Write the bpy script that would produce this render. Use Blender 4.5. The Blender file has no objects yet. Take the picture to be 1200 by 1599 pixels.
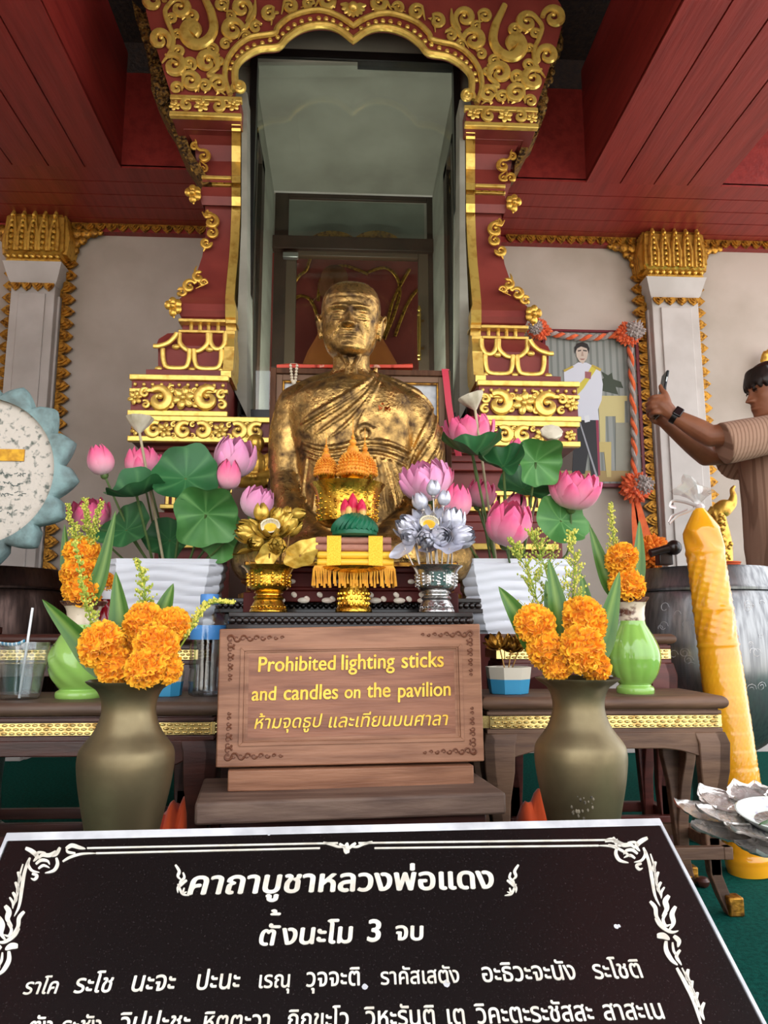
import bpy, math, random
from mathutils import Vector, Matrix, noise
random.seed(7)
SC = bpy.context.scene
COL = SC.collection
PI = math.pi
# ---------------------------------------------------------------- camera
F, HOR, CAMZ = 1160.0, 984.0, 0.70
PITCH = math.atan((HOR - 799.5) / F)
YAW = math.atan(60 / F * math.cos(PITCH))
cam_d = bpy.data.cameras.new('camera')
cam = bpy.data.objects.new('camera', cam_d)
COL.objects.link(cam)
cam.location = (0, 0, CAMZ)
cam.rotation_euler = (PI / 2 + PITCH, 0, -YAW)
cam_d.sensor_fit = 'VERTICAL'
cam_d.sensor_height = 36
cam_d.lens = F * 36 / 1599
cam_d.clip_start = 0.02
SC.camera = cam
CR = cam.rotation_euler.to_matrix()
CL = Vector((0, 0, CAMZ))
# ---------------------------------------------------------------- light
w = bpy.data.worlds.new('sky')
SC.world = w
w.use_nodes = True
bg = w.node_tree.nodes['Background']
bg.inputs[0].default_value = (0.93, 0.96, 1.0, 1)
bg.inputs[1].default_value = 2.2


def area(name, loc, rot, sx, sy, power, col=(1, 1, 1)):
    d = bpy.data.lights.new(name, 'AREA')
    d.shape = 'RECTANGLE'
    d.size, d.size_y, d.energy, d.color = sx, sy, power, col
    o = bpy.data.objects.new(name, d)
    COL.objects.link(o)
    o.location = loc
    o.rotation_euler = rot
    return o


sun_d = bpy.data.lights.new('sun', 'SUN')
sun_d.energy = 5.0
sun_d.angle = 0.03
sun_d.color = (1, 0.95, 0.88)
sun = bpy.data.objects.new('sun', sun_d)
COL.objects.link(sun)
sun.rotation_euler = (math.radians(-16), math.radians(20), 0)
vs = SC.view_settings
vs.view_transform = 'Standard'
vs.look = 'None'
vs.exposure = 0.55
vs.gamma = 1
vs.use_curve_mapping = False
SC.cycles.use_denoising = True
SC.cycles.max_bounces = 10
SC.cycles.transparent_max_bounces = 24
SC.cycles.caustics_reflective = False
SC.cycles.caustics_refractive = False


def ray(px, py):
    return CR @ Vector(((px - 600) / F, (799.5 - py) / F, -1))


def P(px, py, d):
    """the point of the place seen at this pixel of the photograph, d metres in front"""
    r = ray(px, py)
    return CL + r * (d / r.y)


def PZ(px, py, z):
    r = ray(px, py)
    return CL + r * ((z - CAMZ) / r.z)


# ---------------------------------------------------------------- mesh helpers
class MB:
    def __init__(s):
        s.v, s.f, s.t, s.ct, s.open = [], [], [], 0.0, False

    def add(s, vs, fs, t=None):
        o = len(s.v)
        s.v += [Vector(v) for v in vs]
        s.t += t if t else [s.ct] * len(vs)
        s.f += [tuple(i + o for i in f) for f in fs]

    def join(s, mb, M=None):
        s.add([(M @ v) if M else v for v in mb.v], mb.f, mb.t)

    def xform(s, M, start=0):
        for i in range(start, len(s.v)):
            s.v[i] = M @ s.v[i]
        return s

    def box(s, x0, x1, y0, y1, z0, z1):
        s.add([(x0, y0, z0), (x1, y0, z0), (x1, y1, z0), (x0, y1, z0), (x0, y0, z1), (x1, y0, z1), (x1, y1, z1), (x0, y1, z1)],
              [(3, 2, 1, 0), (4, 5, 6, 7), (0, 1, 5, 4), (1, 2, 6, 5), (2, 3, 7, 6), (3, 0, 4, 7)])

    def loft(s, rings, cap=True):
        n = len(rings[0])
        vs = [p for r in rings for p in r]
        fs = []
        for i in range(len(rings) - 1):
            for j in range(n):
                a, b = i * n + j, i * n + (j + 1) % n
                fs.append((a, b, b + n, a + n))
        if cap:
            fs.append(tuple(range(n - 1, -1, -1)))
            k = (len(rings) - 1) * n
            fs.append(tuple(range(k, k + n)))
        s.add(vs, fs)

    def tube(s, path, rad, n=8, flat=1.0, up=None, cap=True, tw=0):
        path = [Vector(p) for p in path]
        if not hasattr(rad, '__len__'):
            rad = [rad] * len(path)
        rings = []
        nrm = Vector(up) if up else None
        for i, p in enumerate(path):
            t = (path[min(i + 1, len(path) - 1)] - path[max(i - 1, 0)])
            if t.length < 1e-9:
                t = Vector((0, 0, 1))
            t.normalize()
            if nrm is None:
                nrm = t.orthogonal()
            nrm = nrm - t * nrm.dot(t)
            if nrm.length < 1e-6:
                nrm = t.orthogonal()
            nrm.normalize()
            b = t.cross(nrm)
            rings.append([p + (b * math.cos(2 * PI * k / n + tw) + nrm * flat * math.sin(2 * PI * k / n + tw)) * rad[i] for k in range(n)])
        s.loft(rings, cap)

    def lathe(s, prof, c=(0, 0, 0), n=32, fn=None, cap=True):
        """prof: (radius, z) from bottom to top; fn(angle, z, r) -> r"""
        c = Vector(c)
        rings = []
        for r, z in prof:
            ring = []
            for k in range(n):
                a = 2 * PI * k / n
                rr = fn(a, z, r) if fn else r
                ring.append(c + Vector((rr * math.cos(a), rr * math.sin(a), z)))
            rings.append(ring)
        s.loft(rings, cap)

    def ball(s, c, r, sc=(1, 1, 1), n=12, m=8, R=None):
        c = Vector(c)
        rings = []
        for i in range(1, m):
            a = PI * i / m
            ring = []
            for k in range(n):
                b = 2 * PI * k / n
                v = Vector((math.sin(a) * math.cos(b) * sc[0], math.sin(a) * math.sin(b) * sc[1], -math.cos(a) * sc[2])) * r
                ring.append(c + (R @ v if R else v))
            rings.append(ring)
        o = len(s.v)
        s.loft(rings, False)
        lo, hi = Vector((0, 0, -r * sc[2])), Vector((0, 0, r * sc[2]))
        if R:
            lo, hi = R @ lo, R @ hi
        k = len(s.v)
        s.v += [c + lo, c + hi]
        s.t += [s.ct, s.ct]
        e = o + (m - 2) * n
        for j in range(n):
            s.f.append((k, o + (j + 1) % n, o + j))
            s.f.append((k + 1, e + j, e + (j + 1) % n))

    def prism(s, poly, off):
        """extrude a closed 3-D polygon by a vector"""
        off = Vector(off)
        a = [Vector(p) for p in poly]
        n = len(a)
        s.add(a + [p + off for p in a], [tuple(range(n)), tuple(range(2 * n - 1, n - 1, -1))] + [(i, i + n, (i + 1) % n + n, (i + 1) % n) for i in range(n)])

    def mesh(s, name='m'):
        me = bpy.data.meshes.new(name)
        me.from_pydata([tuple(v) for v in s.v], [], s.f)
        me.update()
        return me


def fix_normals(me):
    import bmesh
    b = bmesh.new()
    b.from_mesh(me)
    bmesh.ops.recalc_face_normals(b, faces=b.faces)
    b.to_mesh(me)
    b.free()


def link(name, me, m, parent=None, sharp=40):
    o = bpy.data.objects.new(name, me)
    COL.objects.link(o)
    if m:
        me.materials.clear()
        me.materials.append(m)
    if len(me.polygons):
        me.polygons.foreach_set('use_smooth', [True] * len(me.polygons))
        if sharp is not None:
            me.set_sharp_from_angle(angle=math.radians(sharp))
    if parent:
        o.parent = parent
        o.matrix_parent_inverse = Matrix.Translation(-parent.location)
    return o


def obj(name, mb, m, parent=None, bevel=0, sharp=40, sub=0):
    """one mesh object; world coordinates in mb; the origin of a top-level mesh goes to its base"""
    me = mb.mesh(name)
    if not mb.open:
        fix_normals(me)
    if any(mb.t):
        at = me.attributes.new('tint', 'FLOAT', 'POINT')
        at.data.foreach_set('value', mb.t)
    o = link(name, me, m, parent, sharp)
    if parent is None and len(mb.v):
        n = len(mb.v)
        xs, ys, zs = [v.x for v in mb.v], [v.y for v in mb.v], [v.z for v in mb.v]
        c = Vector(((min(xs) + max(xs)) / 2, (min(ys) + max(ys)) / 2, min(zs)))
        me.transform(Matrix.Translation(-c))
        o.location = c
    if bevel:
        b = o.modifiers.new('bevel', 'BEVEL')
        b.width, b.segments, b.limit_method, b.angle_limit = bevel, 2, 'ANGLE', math.radians(35)
    if sub:
        b = o.modifiers.new('sub', 'SUBSURF')
        b.levels = b.render_levels = sub
    return o


def thing(name, label, cat, loc=(0, 0, 0), group=None):
    o = bpy.data.objects.new(name, None)
    o.empty_display_size = 0.05
    COL.objects.link(o)
    o.location = loc
    return tag(o, label, cat, group)


def tag(o, label=None, cat=None, group=None, kind=None):
    if label:
        o['label'] = label
    if cat:
        o['category'] = cat
    if group:
        o['group'] = group
    if kind:
        o['kind'] = kind
    return o


def struct(name, mb, m, parent=None, bevel=0, sharp=30):
    o = obj(name, mb, m, parent, bevel, sharp)
    if parent is None:
        o['kind'] = 'structure'
    return o


def baked(mb, mods, name='m'):
    """mesh data after modifiers: [(type, {settings})]"""
    me = mb.mesh('tmp')
    fix_normals(me)
    o = bpy.data.objects.new('tmp', me)
    COL.objects.link(o)
    for t, kw in mods:
        md = o.modifiers.new(t, t)
        for k, v in kw.items():
            setattr(md, k, v)
    dg = bpy.context.evaluated_depsgraph_get()
    dg.update()
    out = bpy.data.meshes.new_from_object(o.evaluated_get(dg))
    out.name = name
    bpy.data.objects.remove(o)
    bpy.data.meshes.remove(me)
    return out


def fused(mb, voxel, smooth=0, fac=0.5):
    mods = [('REMESH', dict(mode='VOXEL', voxel_size=voxel))]
    if smooth:
        mods.append(('SMOOTH', dict(iterations=smooth, factor=fac)))
    return baked(mb, mods)


def spline(pts, n=8, closed=False):
    """Catmull-Rom through points (tuples of any length)"""
    pts = [Vector(p) for p in pts]
    N = len(pts)
    out = []
    for i in range(N if closed else N - 1):
        if closed:
            p0, p1, p2, p3 = pts[i - 1], pts[i], pts[(i + 1) % N], pts[(i + 2) % N]
        else:
            p0, p1, p2, p3 = pts[max(i - 1, 0)], pts[i], pts[i + 1], pts[min(i + 2, N - 1)]
        for k in range(n):
            t = k / n
            out.append(0.5 * ((2 * p1) + (p2 - p0) * t + (2 * p0 - 5 * p1 + 4 * p2 - p3) * t * t + (3 * p1 - p0 - 3 * p2 + p3) * t ** 3))
    if not closed:
        out.append(pts[-1])
    return out


def lerp(a, b, t):
    return a + (b - a) * t


def interp(tab, x):
    """piecewise linear in a table of (x, y...)"""
    if x <= tab[0][0]:
        return tab[0][1]
    for a, b in zip(tab, tab[1:]):
        if x <= b[0]:
            t = (x - a[0]) / (b[0] - a[0])
            return lerp(a[1], b[1], t)
    return tab[-1][1]


# ---------------------------------------------------------------- materials
def lin(c):
    return tuple((v / 12.92 if v <= 0.04045 else ((v + 0.055) / 1.055) ** 2.4) for v in [x / 255 for x in c]) + (1,)


def mat(name, c, rough=0.5, metal=0.0, c2=None, ns=20, nlo=0.4, nhi=0.65, stretch=(1, 1, 1), bump=0, bs=60, bdist=0.002, spec=0.5,
        rough2=None, trans=0, coat=0, sss=0, detail=4, emit=0, alpha=1, ior=1.45, tex='noise', sheen=0, metal2=None, tint=None, stripe=None):
    m = bpy.data.materials.new(name)
    m.use_nodes = True
    nt = m.node_tree
    N, L = nt.nodes, nt.links
    b = N['Principled BSDF']
    b.inputs['Base Color'].default_value = lin(c)
    b.inputs['Roughness'].default_value = rough
    b.inputs['Metallic'].default_value = metal
    b.inputs['Specular IOR Level'].default_value = spec
    b.inputs['IOR'].default_value = ior
    b.inputs['Transmission Weight'].default_value = trans
    b.inputs['Coat Weight'].default_value = coat
    b.inputs['Coat Roughness'].default_value = 0.08
    b.inputs['Alpha'].default_value = alpha
    b.inputs['Sheen Weight'].default_value = sheen
    if sss:
        b.inputs['Subsurface Weight'].default_value = sss
        b.inputs['Subsurface Radius'].default_value = (0.02, 0.01, 0.005)
        b.inputs['Subsurface Scale'].default_value = 0.5
    if emit:
        b.inputs['Emission Color'].default_value = lin(c)
        b.inputs['Emission Strength'].default_value = emit
    tc = N.new('ShaderNodeTexCoord')
    mp = N.new('ShaderNodeMapping')
    mp.inputs['Scale'].default_value = stretch
    L.new(tc.outputs['Object'], mp.inputs['Vector'])

    def ntex(scale, kind='noise'):
        if kind == 'voronoi':
            t = N.new('ShaderNodeTexVoronoi')
            t.inputs['Scale'].default_value = scale
            L.new(mp.outputs[0], t.inputs['Vector'])
            return t.outputs['Distance']
        if kind == 'wave':
            t = N.new('ShaderNodeTexWave')
            t.inputs['Scale'].default_value = scale
            t.inputs['Distortion'].default_value = 6
            t.inputs['Detail'].default_value = 3
            L.new(mp.outputs[0], t.inputs['Vector'])
            return t.outputs['Fac']
        t = N.new('ShaderNodeTexNoise')
        t.inputs['Scale'].default_value = scale
        t.inputs['Detail'].default_value = detail
        L.new(mp.outputs[0], t.inputs['Vector'])
        return t.outputs['Fac']

    if c2 is not None or rough2 is not None:
        fac = ntex(ns, tex)
        rp = N.new('ShaderNodeMapRange')
        rp.inputs['From Min'].default_value = nlo
        rp.inputs['From Max'].default_value = nhi
        L.new(fac, rp.inputs['Value'])
        if c2 is not None:
            mx = N.new('ShaderNodeMix')
            mx.data_type = 'RGBA'
            mx.inputs['A'].default_value = lin(c)
            mx.inputs['B'].default_value = lin(c2)
            L.new(rp.outputs[0], mx.inputs['Factor'])
            L.new(mx.outputs['Result'], b.inputs['Base Color'])
        if rough2 is not None:
            r2 = N.new('ShaderNodeMapRange')
            r2.inputs['To Min'].default_value = rough
            r2.inputs['To Max'].default_value = rough2
            L.new(rp.outputs[0], r2.inputs['Value'])
            L.new(r2.outputs[0], b.inputs['Roughness'])
        if metal2 is not None:
            r2 = N.new('ShaderNodeMapRange')
            r2.inputs['To Min'].default_value = metal
            r2.inputs['To Max'].default_value = metal2
            L.new(rp.outputs[0], r2.inputs['Value'])
            L.new(r2.outputs[0], b.inputs['Metallic'])
    if tint is not None:                          # pigment that runs along a petal, a vein, a glaze
        at = N.new('ShaderNodeAttribute')
        at.attribute_name = 'tint'
        mx = N.new('ShaderNodeMix')
        mx.data_type = 'RGBA'
        mx.inputs['A'].default_value = lin(c)
        mx.inputs['B'].default_value = lin(tint)
        L.new(at.outputs['Fac'], mx.inputs['Factor'])
        if c2 is not None:
            L.new(b.inputs['Base Color'].links[0].from_socket, mx.inputs['A'])
        L.new(mx.outputs['Result'], b.inputs['Base Color'])
    if stripe is not None:                        # (colour, scale, axis) woven stripes
        sx = N.new('ShaderNodeSeparateXYZ')
        L.new(tc.outputs['Object'], sx.inputs[0])
        mu = N.new('ShaderNodeMath')
        mu.operation = 'MULTIPLY'
        mu.inputs[1].default_value = stripe[1]
        L.new(sx.outputs[stripe[2]], mu.inputs[0])
        si = N.new('ShaderNodeMath')
        si.operation = 'SINE'
        L.new(mu.outputs[0], si.inputs[0])
        r3 = N.new('ShaderNodeMapRange')
        r3.inputs['From Min'].default_value = 0.2
        r3.inputs['From Max'].default_value = 0.7
        L.new(si.outputs[0], r3.inputs['Value'])
        mx = N.new('ShaderNodeMix')
        mx.data_type = 'RGBA'
        mx.inputs['A'].default_value = lin(c)
        mx.inputs['B'].default_value = lin(stripe[0])
        L.new(r3.outputs[0], mx.inputs['Factor'])
        L.new(mx.outputs['Result'], b.inputs['Base Color'])
    if bump:
        bp = N.new('ShaderNodeBump')
        bp.inputs['Strength'].default_value = bump
        bp.inputs['Distance'].default_value = bdist
        L.new(ntex(bs, 'voronoi' if tex == 'voronoi' else 'noise'), bp.inputs['Height'])
        L.new(bp.outputs[0], b.inputs['Normal'])
    return m


def pane_mat(name, tint=(235, 242, 240), refl=1.0, f0=0.05):
    """thin clear glass: see-through with a fresnel reflection"""
    m = bpy.data.materials.new(name)
    m.use_nodes = True
    N, L = m.node_tree.nodes, m.node_tree.links
    N.clear()
    out = N.new('ShaderNodeOutputMaterial')
    tr = N.new('ShaderNodeBsdfTransparent')
    tr.inputs[0].default_value = lin(tint)
    gl = N.new('ShaderNodeBsdfGlossy')
    gl.inputs['Roughness'].default_value = 0.02
    lw = N.new('ShaderNodeLayerWeight')
    lw.inputs['Blend'].default_value = 0.5
    pw = N.new('ShaderNodeMath')
    pw.operation = 'POWER'
    pw.inputs[1].default_value = 4.5
    mu = N.new('ShaderNodeMath')
    mu.operation = 'MULTIPLY_ADD'
    mu.inputs[1].default_value = 0.7 * refl
    mu.inputs[2].default_value = f0 * refl
    mu.use_clamp = True
    mx = N.new('ShaderNodeMixShader')
    L.new(lw.outputs['Facing'], pw.inputs[0])
    L.new(pw.outputs[0], mu.inputs[0])
    L.new(mu.outputs[0], mx.inputs[0])
    L.new(tr.outputs[0], mx.inputs[1])
    L.new(gl.outputs[0], mx.inputs[2])
    L.new(mx.outputs[0], out.inputs[0])
    return m


M = {}
M['carpet'] = mat('green_carpet', (14, 92, 80), 0.95, c2=(8, 70, 62), ns=90, bump=0.8, bs=420, bdist=0.004, spec=0.1)
M['plaster'] = mat('plaster', (200, 185, 173), 0.8, c2=(180, 165, 151), ns=2.2, bump=0.15, bs=30, detail=6)
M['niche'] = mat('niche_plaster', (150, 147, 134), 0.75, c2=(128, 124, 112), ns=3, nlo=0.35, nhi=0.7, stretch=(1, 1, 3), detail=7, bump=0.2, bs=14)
M['stone_white'] = mat('painted_stone', (206, 196, 190), 0.6, c2=(190, 180, 173), ns=4)
M['beam'] = mat('red_painted_wood', (148, 48, 42), 0.42, c2=(128, 38, 34), ns=3, stretch=(8, 0.7, 8), bump=0.5, bs=9, bdist=0.004, detail=8)
M['shrine_red'] = mat('shrine_red_paint', (136, 58, 50), 0.45, c2=(116, 45, 40), ns=5, bump=0.2, bs=30)
M['gold'] = mat('gold_paint', (226, 178, 78), 0.3, 0.65, c2=(170, 112, 40), ns=35, nlo=0.5, nhi=0.75, bump=0.35, bs=70, bdist=0.003)
M['gold_pale'] = mat('pale_gold_leaf', (240, 202, 104), 0.28, 0.55, c2=(206, 154, 66), ns=28, nlo=0.5, nhi=0.75, bump=0.3, bs=60, bdist=0.003)
M['gold_old'] = mat('old_gilding', (196, 140, 52), 0.4, 0.75, c2=(96, 58, 24), ns=45, nlo=0.42, nhi=0.68, bump=0.5, bs=90, bdist=0.004)
M['gold_dark'] = mat('dark_gilt_carving', (134, 100, 44), 0.5, 0.6, c2=(48, 30, 16), ns=60, nlo=0.4, nhi=0.6, bump=1.0, bs=75, bdist=0.01)
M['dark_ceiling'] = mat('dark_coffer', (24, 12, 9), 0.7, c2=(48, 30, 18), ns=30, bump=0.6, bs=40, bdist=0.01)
M['frame_dark'] = mat('dark_door_frame', (58, 44, 34), 0.45, c2=(46, 36, 28), ns=8)
M['black'] = mat('black_metal', (18, 17, 16), 0.35)
M['glass'] = pane_mat('window_glass', refl=1.0)
M['brass_shiny'] = mat('polished_brass', (232, 190, 100), 0.2, 0.95)
M['silver_box'] = mat('brushed_steel', (180, 180, 176), 0.35, 0.9)
# ---------------------------------------------------------------- setting
WY = 4.4                                         # the back wall
CZ = P(540, 368, WY).z                           # underside of the beams
NX0, NX1 = P(385, 500, 4.3).x - 0.02, P(722, 500, 4.3).x + 0.02
mb = MB()
mb.box(-4.2, 4.2, -0.5, 8.6, -0.1, 0)
struct('floor', mb, M['carpet'])
mb = MB()
mb.box(-30, 30, -40, -0.5, -0.3, -0.12)
struct('ground', mb, mat('courtyard_paving', (196, 190, 180), 0.8, c2=(176, 170, 160), ns=1.5))
BTOP = P(540, 126, 3.76).z
for nm, bx in (('wall_back_left', (-4.2, NX0 - 0.16, 0, BTOP)), ('wall_back_right', (NX1 + 0.16, 4.2, 0, BTOP)), ('wall_back_top', (NX0 - 0.16, NX1 + 0.16, CZ + 0.4, BTOP))):
    mb = MB()
    mb.box(bx[0], bx[1], WY, WY + 0.2, bx[2], bx[3])
    struct(nm, mb, M['plaster'])
mb = MB()
mb.box(-2.75, -2.6, -1.2, WY - .01, 0, 3.0)
struct('shading_wall_left', mb, M['plaster'])  # unseen wall, moved in close to keep light off the left side
# beams: one along the wall, two running to the front, the coffers above them
YB = 3.76
XB = [P(190, 250, YB).x, P(915, 262, YB).x]
BW = 0.77
BT = P(540, 126, YB).z                            # top of the beam faces
FR = -0.1                                        # roof edge behind the photographer


def beam_plank(mb, x0, x1, y0, y1, z0, z1, n, along):
    """a boxed beam whose underside shows plank joints"""
    mb.box(x0, x1, y0, y1, z0 + 0.012, z1)
    g = 0.004
    for i in range(n):
        if along == 'x':
            a, b = lerp(y0, y1, i / n), lerp(y0, y1, (i + 1) / n)
            mb.box(x0, x1, a + (g if i else 0), b - (g if i < n - 1 else 0), z0, z0 + 0.02)
        else:
            a, b = lerp(x0, x1, i / n), lerp(x0, x1, (i + 1) / n)
            mb.box(a + (g if i else 0), b - (g if i < n - 1 else 0), y0, y1, z0, z0 + 0.02)


mb = MB()
beam_plank(mb, -4.2, NX0 - .12, YB, WY - 0.001, CZ, BT, 5, 'x')
struct('trim_1', mb, M['beam'])
mb = MB()
beam_plank(mb, NX1 + .12, 4.2, YB, WY - 0.001, CZ, BT, 5, 'x')
struct('trim_9', mb, M['beam'])
mb = MB()
beam_plank(mb, XB[0] - BW, XB[0], FR, YB + 0.001, CZ - 0.002, BT + 0.12, 4, 'y')
struct('trim_2', mb, M['beam'])
mb = MB()
beam_plank(mb, XB[1], XB[1] + BW, FR, YB + 0.001, CZ - 0.002, BT + 0.12, 4, 'y')
struct('trim_3', mb, M['beam'])
mb = MB()
mb.box(-4.2, NX0 - .12, WY - 0.05, WY - 0.001, P(540, 378, WY).z, CZ - 0.004)
mb.box(NX1 + .12, 4.2, WY - 0.05, WY - 0.001, P(540, 378, WY).z, CZ - 0.004)
struct('trim_4', mb, M['beam'])
mb = MB()
beam_plank(mb, -4.2, 4.2, FR - 0.12, FR, CZ - 0.05, 4.5, 1, 'x')
struct('trim_5', mb, M['beam'])
# coffer ceiling with rows of carved rosettes
CT = 4.5
mb = MB()
mb.box(-4.2, 4.2, FR - 0.1, WY + .2, CT, CT + 0.1)
for i in range(-8, 9):
    for j in range(11):
        x, y = i * 0.145 + 0.04, 2.2 + j * 0.16
        if abs(x) < 1.25:
            mb.lathe([(0.06, -0.03), (0.066, -0.02), (0.05, 0), (0.06, 0.01)], (x, y, CT), 10)
            mb.ball((x, y, CT - 0.035), 0.025, n=8, m=5)
for i in range(-3, 4):
    mb.box(i * 0.42 - 0.03, i * 0.42 + 0.03, 1.2, YB + 0.4, CT - 0.1, CT)
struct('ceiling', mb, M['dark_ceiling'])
mb = MB()
mb.box(-4.2, 4.2, WY, WY + .2, BT + .001, CT)
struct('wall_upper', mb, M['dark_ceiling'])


# gilt leaf ornament (a heart-shaped lotus leaf pointing along a direction)
def leaf_tab(mb, c, tip, side, out, L, W, T=0.02):
    """c base centre; tip, side, out unit vectors; L length, W width"""
    c, tip, side, out = Vector(c), Vector(tip), Vector(side), Vector(out)
    pts = [(-.5, 0), (-.5, .25), (-.36, .6), (0, 1), (.36, .6), (.5, .25), (.5, 0)]
    for sc, th in ((1, T * 0.5), (0.66, T * 0.85), (0.34, T * 1.25)):
        q = [c + side * (u * W * sc) + tip * ((v * sc + (1 - sc) * 0.22) * L) for u, v in pts]
        mb.prism(q, out * th)


def leaf_row(mb, a, b, tip, out, L, W, T=0.022):
    a, b = Vector(a), Vector(b)
    n = max(1, round((b - a).length / W))
    d = (b - a) / n
    for i in range(n):
        leaf_tab(mb, a + d * (i + 0.5), tip, d.normalized(), out, L, d.length * 0.98, T)


OUT = Vector((0, -1, 0))
z0 = P(540, 372, WY).z
for k, (p0, p1) in enumerate([((112, 372), (322, 372)), ((790, 378), (992, 382)), ((1092, 380), (1330, 380))]):
    a, b = P(p0[0], 368, WY - 0.055), P(p1[0], 368, WY - 0.055)
    a.z = b.z = z0 + 0.016
    mb = MB()
    mb.box(a.x, b.x, WY - 0.07, WY - 0.05, a.z - 0.004, a.z + 0.02)
    leaf_row(mb, a, b, (0, 0, -1), OUT, 0.05, 0.066)
    o = struct('trim_%d' % (6 + k), mb, M['gold_old'])


def pillar(x0, x1, ytop_cap, lab, front=4.27):
    """square white pillar in front of the wall, gilt lotus capital, gilt leaf edges on the wall beside it"""
    t = bpy.data.objects.new('pillar', None)
    COL.objects.link(t)
    cx = (x0 + x1) / 2
    t.location = (cx, front, 0)
    t['kind'] = 'structure'
    hw = (x1 - x0) / 2
    zc = P(540, 455, front).z                     # underside of the white collar
    mb = MB()
    mb.box(x0, x1, front, WY, 0, zc)
    mb.box(x0 - 0.012, x1 + 0.012, front + 0.05, WY, 0, zc - 0.05)
    mb.box(x0 + 0.05, x1 - 0.05, front - 0.012, front, 0.2, zc - 0.06)
    struct('shaft', mb, M['stone_white'], t, 0.004)
    z2 = P(540, 425, front).z
    mb = MB()
    mb.loft([[(cx - h, front - e, z), (cx + h, front - e, z), (cx + h, WY, z), (cx - h, WY, z)] for h, e, z in
             ((hw, 0, zc), (hw + .012, .012, zc + .02), (hw + .02, .02, zc + .045), (hw + .04, .04, z2 - .01), (hw + .045, .045, z2))])
    struct('collar', mb, M['stone_white'], t)
    mb = MB()
    leaf_row(mb, (x0, front - 0.01, zc), (x1, front - 0.01, zc), (0, 0, -1), OUT, 0.05, hw / 2.05)
    struct('leaf_trim', mb, M['gold_old'], t)
    # gilt capital: beaded base and tall pointed lotus petals
    z3 = P(540, 348, front).z
    mb = MB()
    mb.box(cx - hw - .03, cx + hw + .03, front - 0.03, WY, z2, z2 + 0.02)
    for i in range(9):
        mb.ball((lerp(cx - hw - .015, cx + hw + .015, i / 8), front - 0.035, z2 + 0.035), 0.015, n=8, m=6)
    mb.box(cx - hw - .02, cx + hw + .02, front - 0.02, WY, z2 + 0.02, z2 + 0.055)
    mb.loft([[(cx - h, front - e, z), (cx + h, front - e, z), (cx + h, WY, z), (cx - h, WY, z)] for h, e, z in
             ((hw + .02, .02, z2 + .05), (hw + .05, .05, z2 + .08), (hw + .04, .04, z3 - .04), (hw + .02, .02, z3 - 0.01))])
    for i in range(5):
        x = lerp(cx - hw + .005, cx + hw - .005, i / 4)
        for s in (-1, 1):
            mb.tube([(x + s * .022, front - .055, z2 + .06), (x + s * .024, front - .06, (z2 + z3) / 2), (x, front - .05, z3)], [.012, .013, .007], 6)
        for q in range(7):
            mb.ball((x, front - .062, lerp(z2 + .075, z3 - .04, q / 6)), 0.013, n=7, m=5)
        mb.tube([(x, front - .05, z3 - .03), (x, front - .05, z3 + .012)], [.014, .003], 6)
    for s in (-1, 1):
        for i in range(5):
            y = lerp(front, WY - .02, i / 4)
            mb.tube([(cx + s * (hw + .045), y, z2 + .06), (cx + s * (hw + .055), y, (z2 + z3) / 2), (cx + s * (hw + .03), y, z3)], [.02, .024, .008], 6)
    struct('capital', mb, M['gold'], t)
    # leaf edges running down the wall on both sides
    for s in (-1, 1):
        mb = MB()
        xe = cx + s * (hw + 0.012)
        leaf_row(mb, (xe, WY - .03, 0.15), (xe, WY - .03, z0 - .12), (s, 0, 0), OUT, 0.078, 0.078, 0.035)
        mb.box(min(xe, xe - s * .03), max(xe, xe - s * .03), WY - .05, WY, .15, z0)
        # corner bracket under the ceiling
        for q, (dx, dz, r) in enumerate([(.05, -.04, .05), (.11, -.035, .042), (.16, -.03, .034), (.05, -.1, .042), (.05, -.15, .032), (.09, -.08, .035), (.2, -.025, .024)]):
            mb.ball((xe + s * dx, WY - .04, z0 + dz), r, (1, .6, 1), 10, 7)
        struct('leaf_edge', mb, M['gold_old'], t)
    return t


def px_x(px, d):
    return P(px, 600, d).x


pillar(P(8, 560, 4.27).x, P(78, 560, 4.27).x, 0, 'l')
pillar(P(1024, 560, 4.27).x, P(1097, 560, 4.27).x, 0, 'r')
# white skirting at the foot of the back wall
mb = MB()
mb.box(NX1 + .4, 4.2, WY - .03, WY, 0, .62)
mb.box(NX1 + .4, 4.2, WY - .05, WY, .6, .66)
struct('baseboard_back', mb, M['stone_white'], None, .004)
# ---------------------------------------------------------------- shrine around the niche
CXP = 552.0                                       # its centre line in the photograph


def PS(px, py, d):
    """on the shrine: level rows, read off at its left post"""
    v = P(px, py, d)
    v.z = P(290, py, d).z
    return v


def mir(px, s):
    return px if s < 0 else 2 * CXP - px


SHX = PS(CXP, 600, 3.2).x
shrine = thing('shrine_surround', 'red and gilt carved shrine arch with scrollwork framing the niche behind the bust', 'shrine', (SHX, 3.3, 0))
FA = 3.06                                         # face of the arch panel
inner = [(368, 133), (367, 110), (372, 96), (387, 82), (407, 72), (435, 68), (447, 55), (467, 40), (490, 32), (513, 31), (533, 38), (552, 53)]
outer = [(360, 145), (352, 123), (353, 100), (360, 83), (373, 67), (393, 54), (428, 47), (434, 37), (453, 20), (483, 9), (508, 8), (533, 17), (552, 30)]


def both(pts):
    return pts + [(2 * CXP - x, y) for x, y in pts[::-1][1:]]


edge_l = [(268, 152), (262, 132), (254, 108), (244, 76), (234, 44), (228, 20), (224, -6), (232, -26), (252, -44), (300, -60), (380, -72), (470, -80), (552, -84)]
poly = both(edge_l) + list(reversed(both(inner[:-1] + [(552, 53)])))
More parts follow.
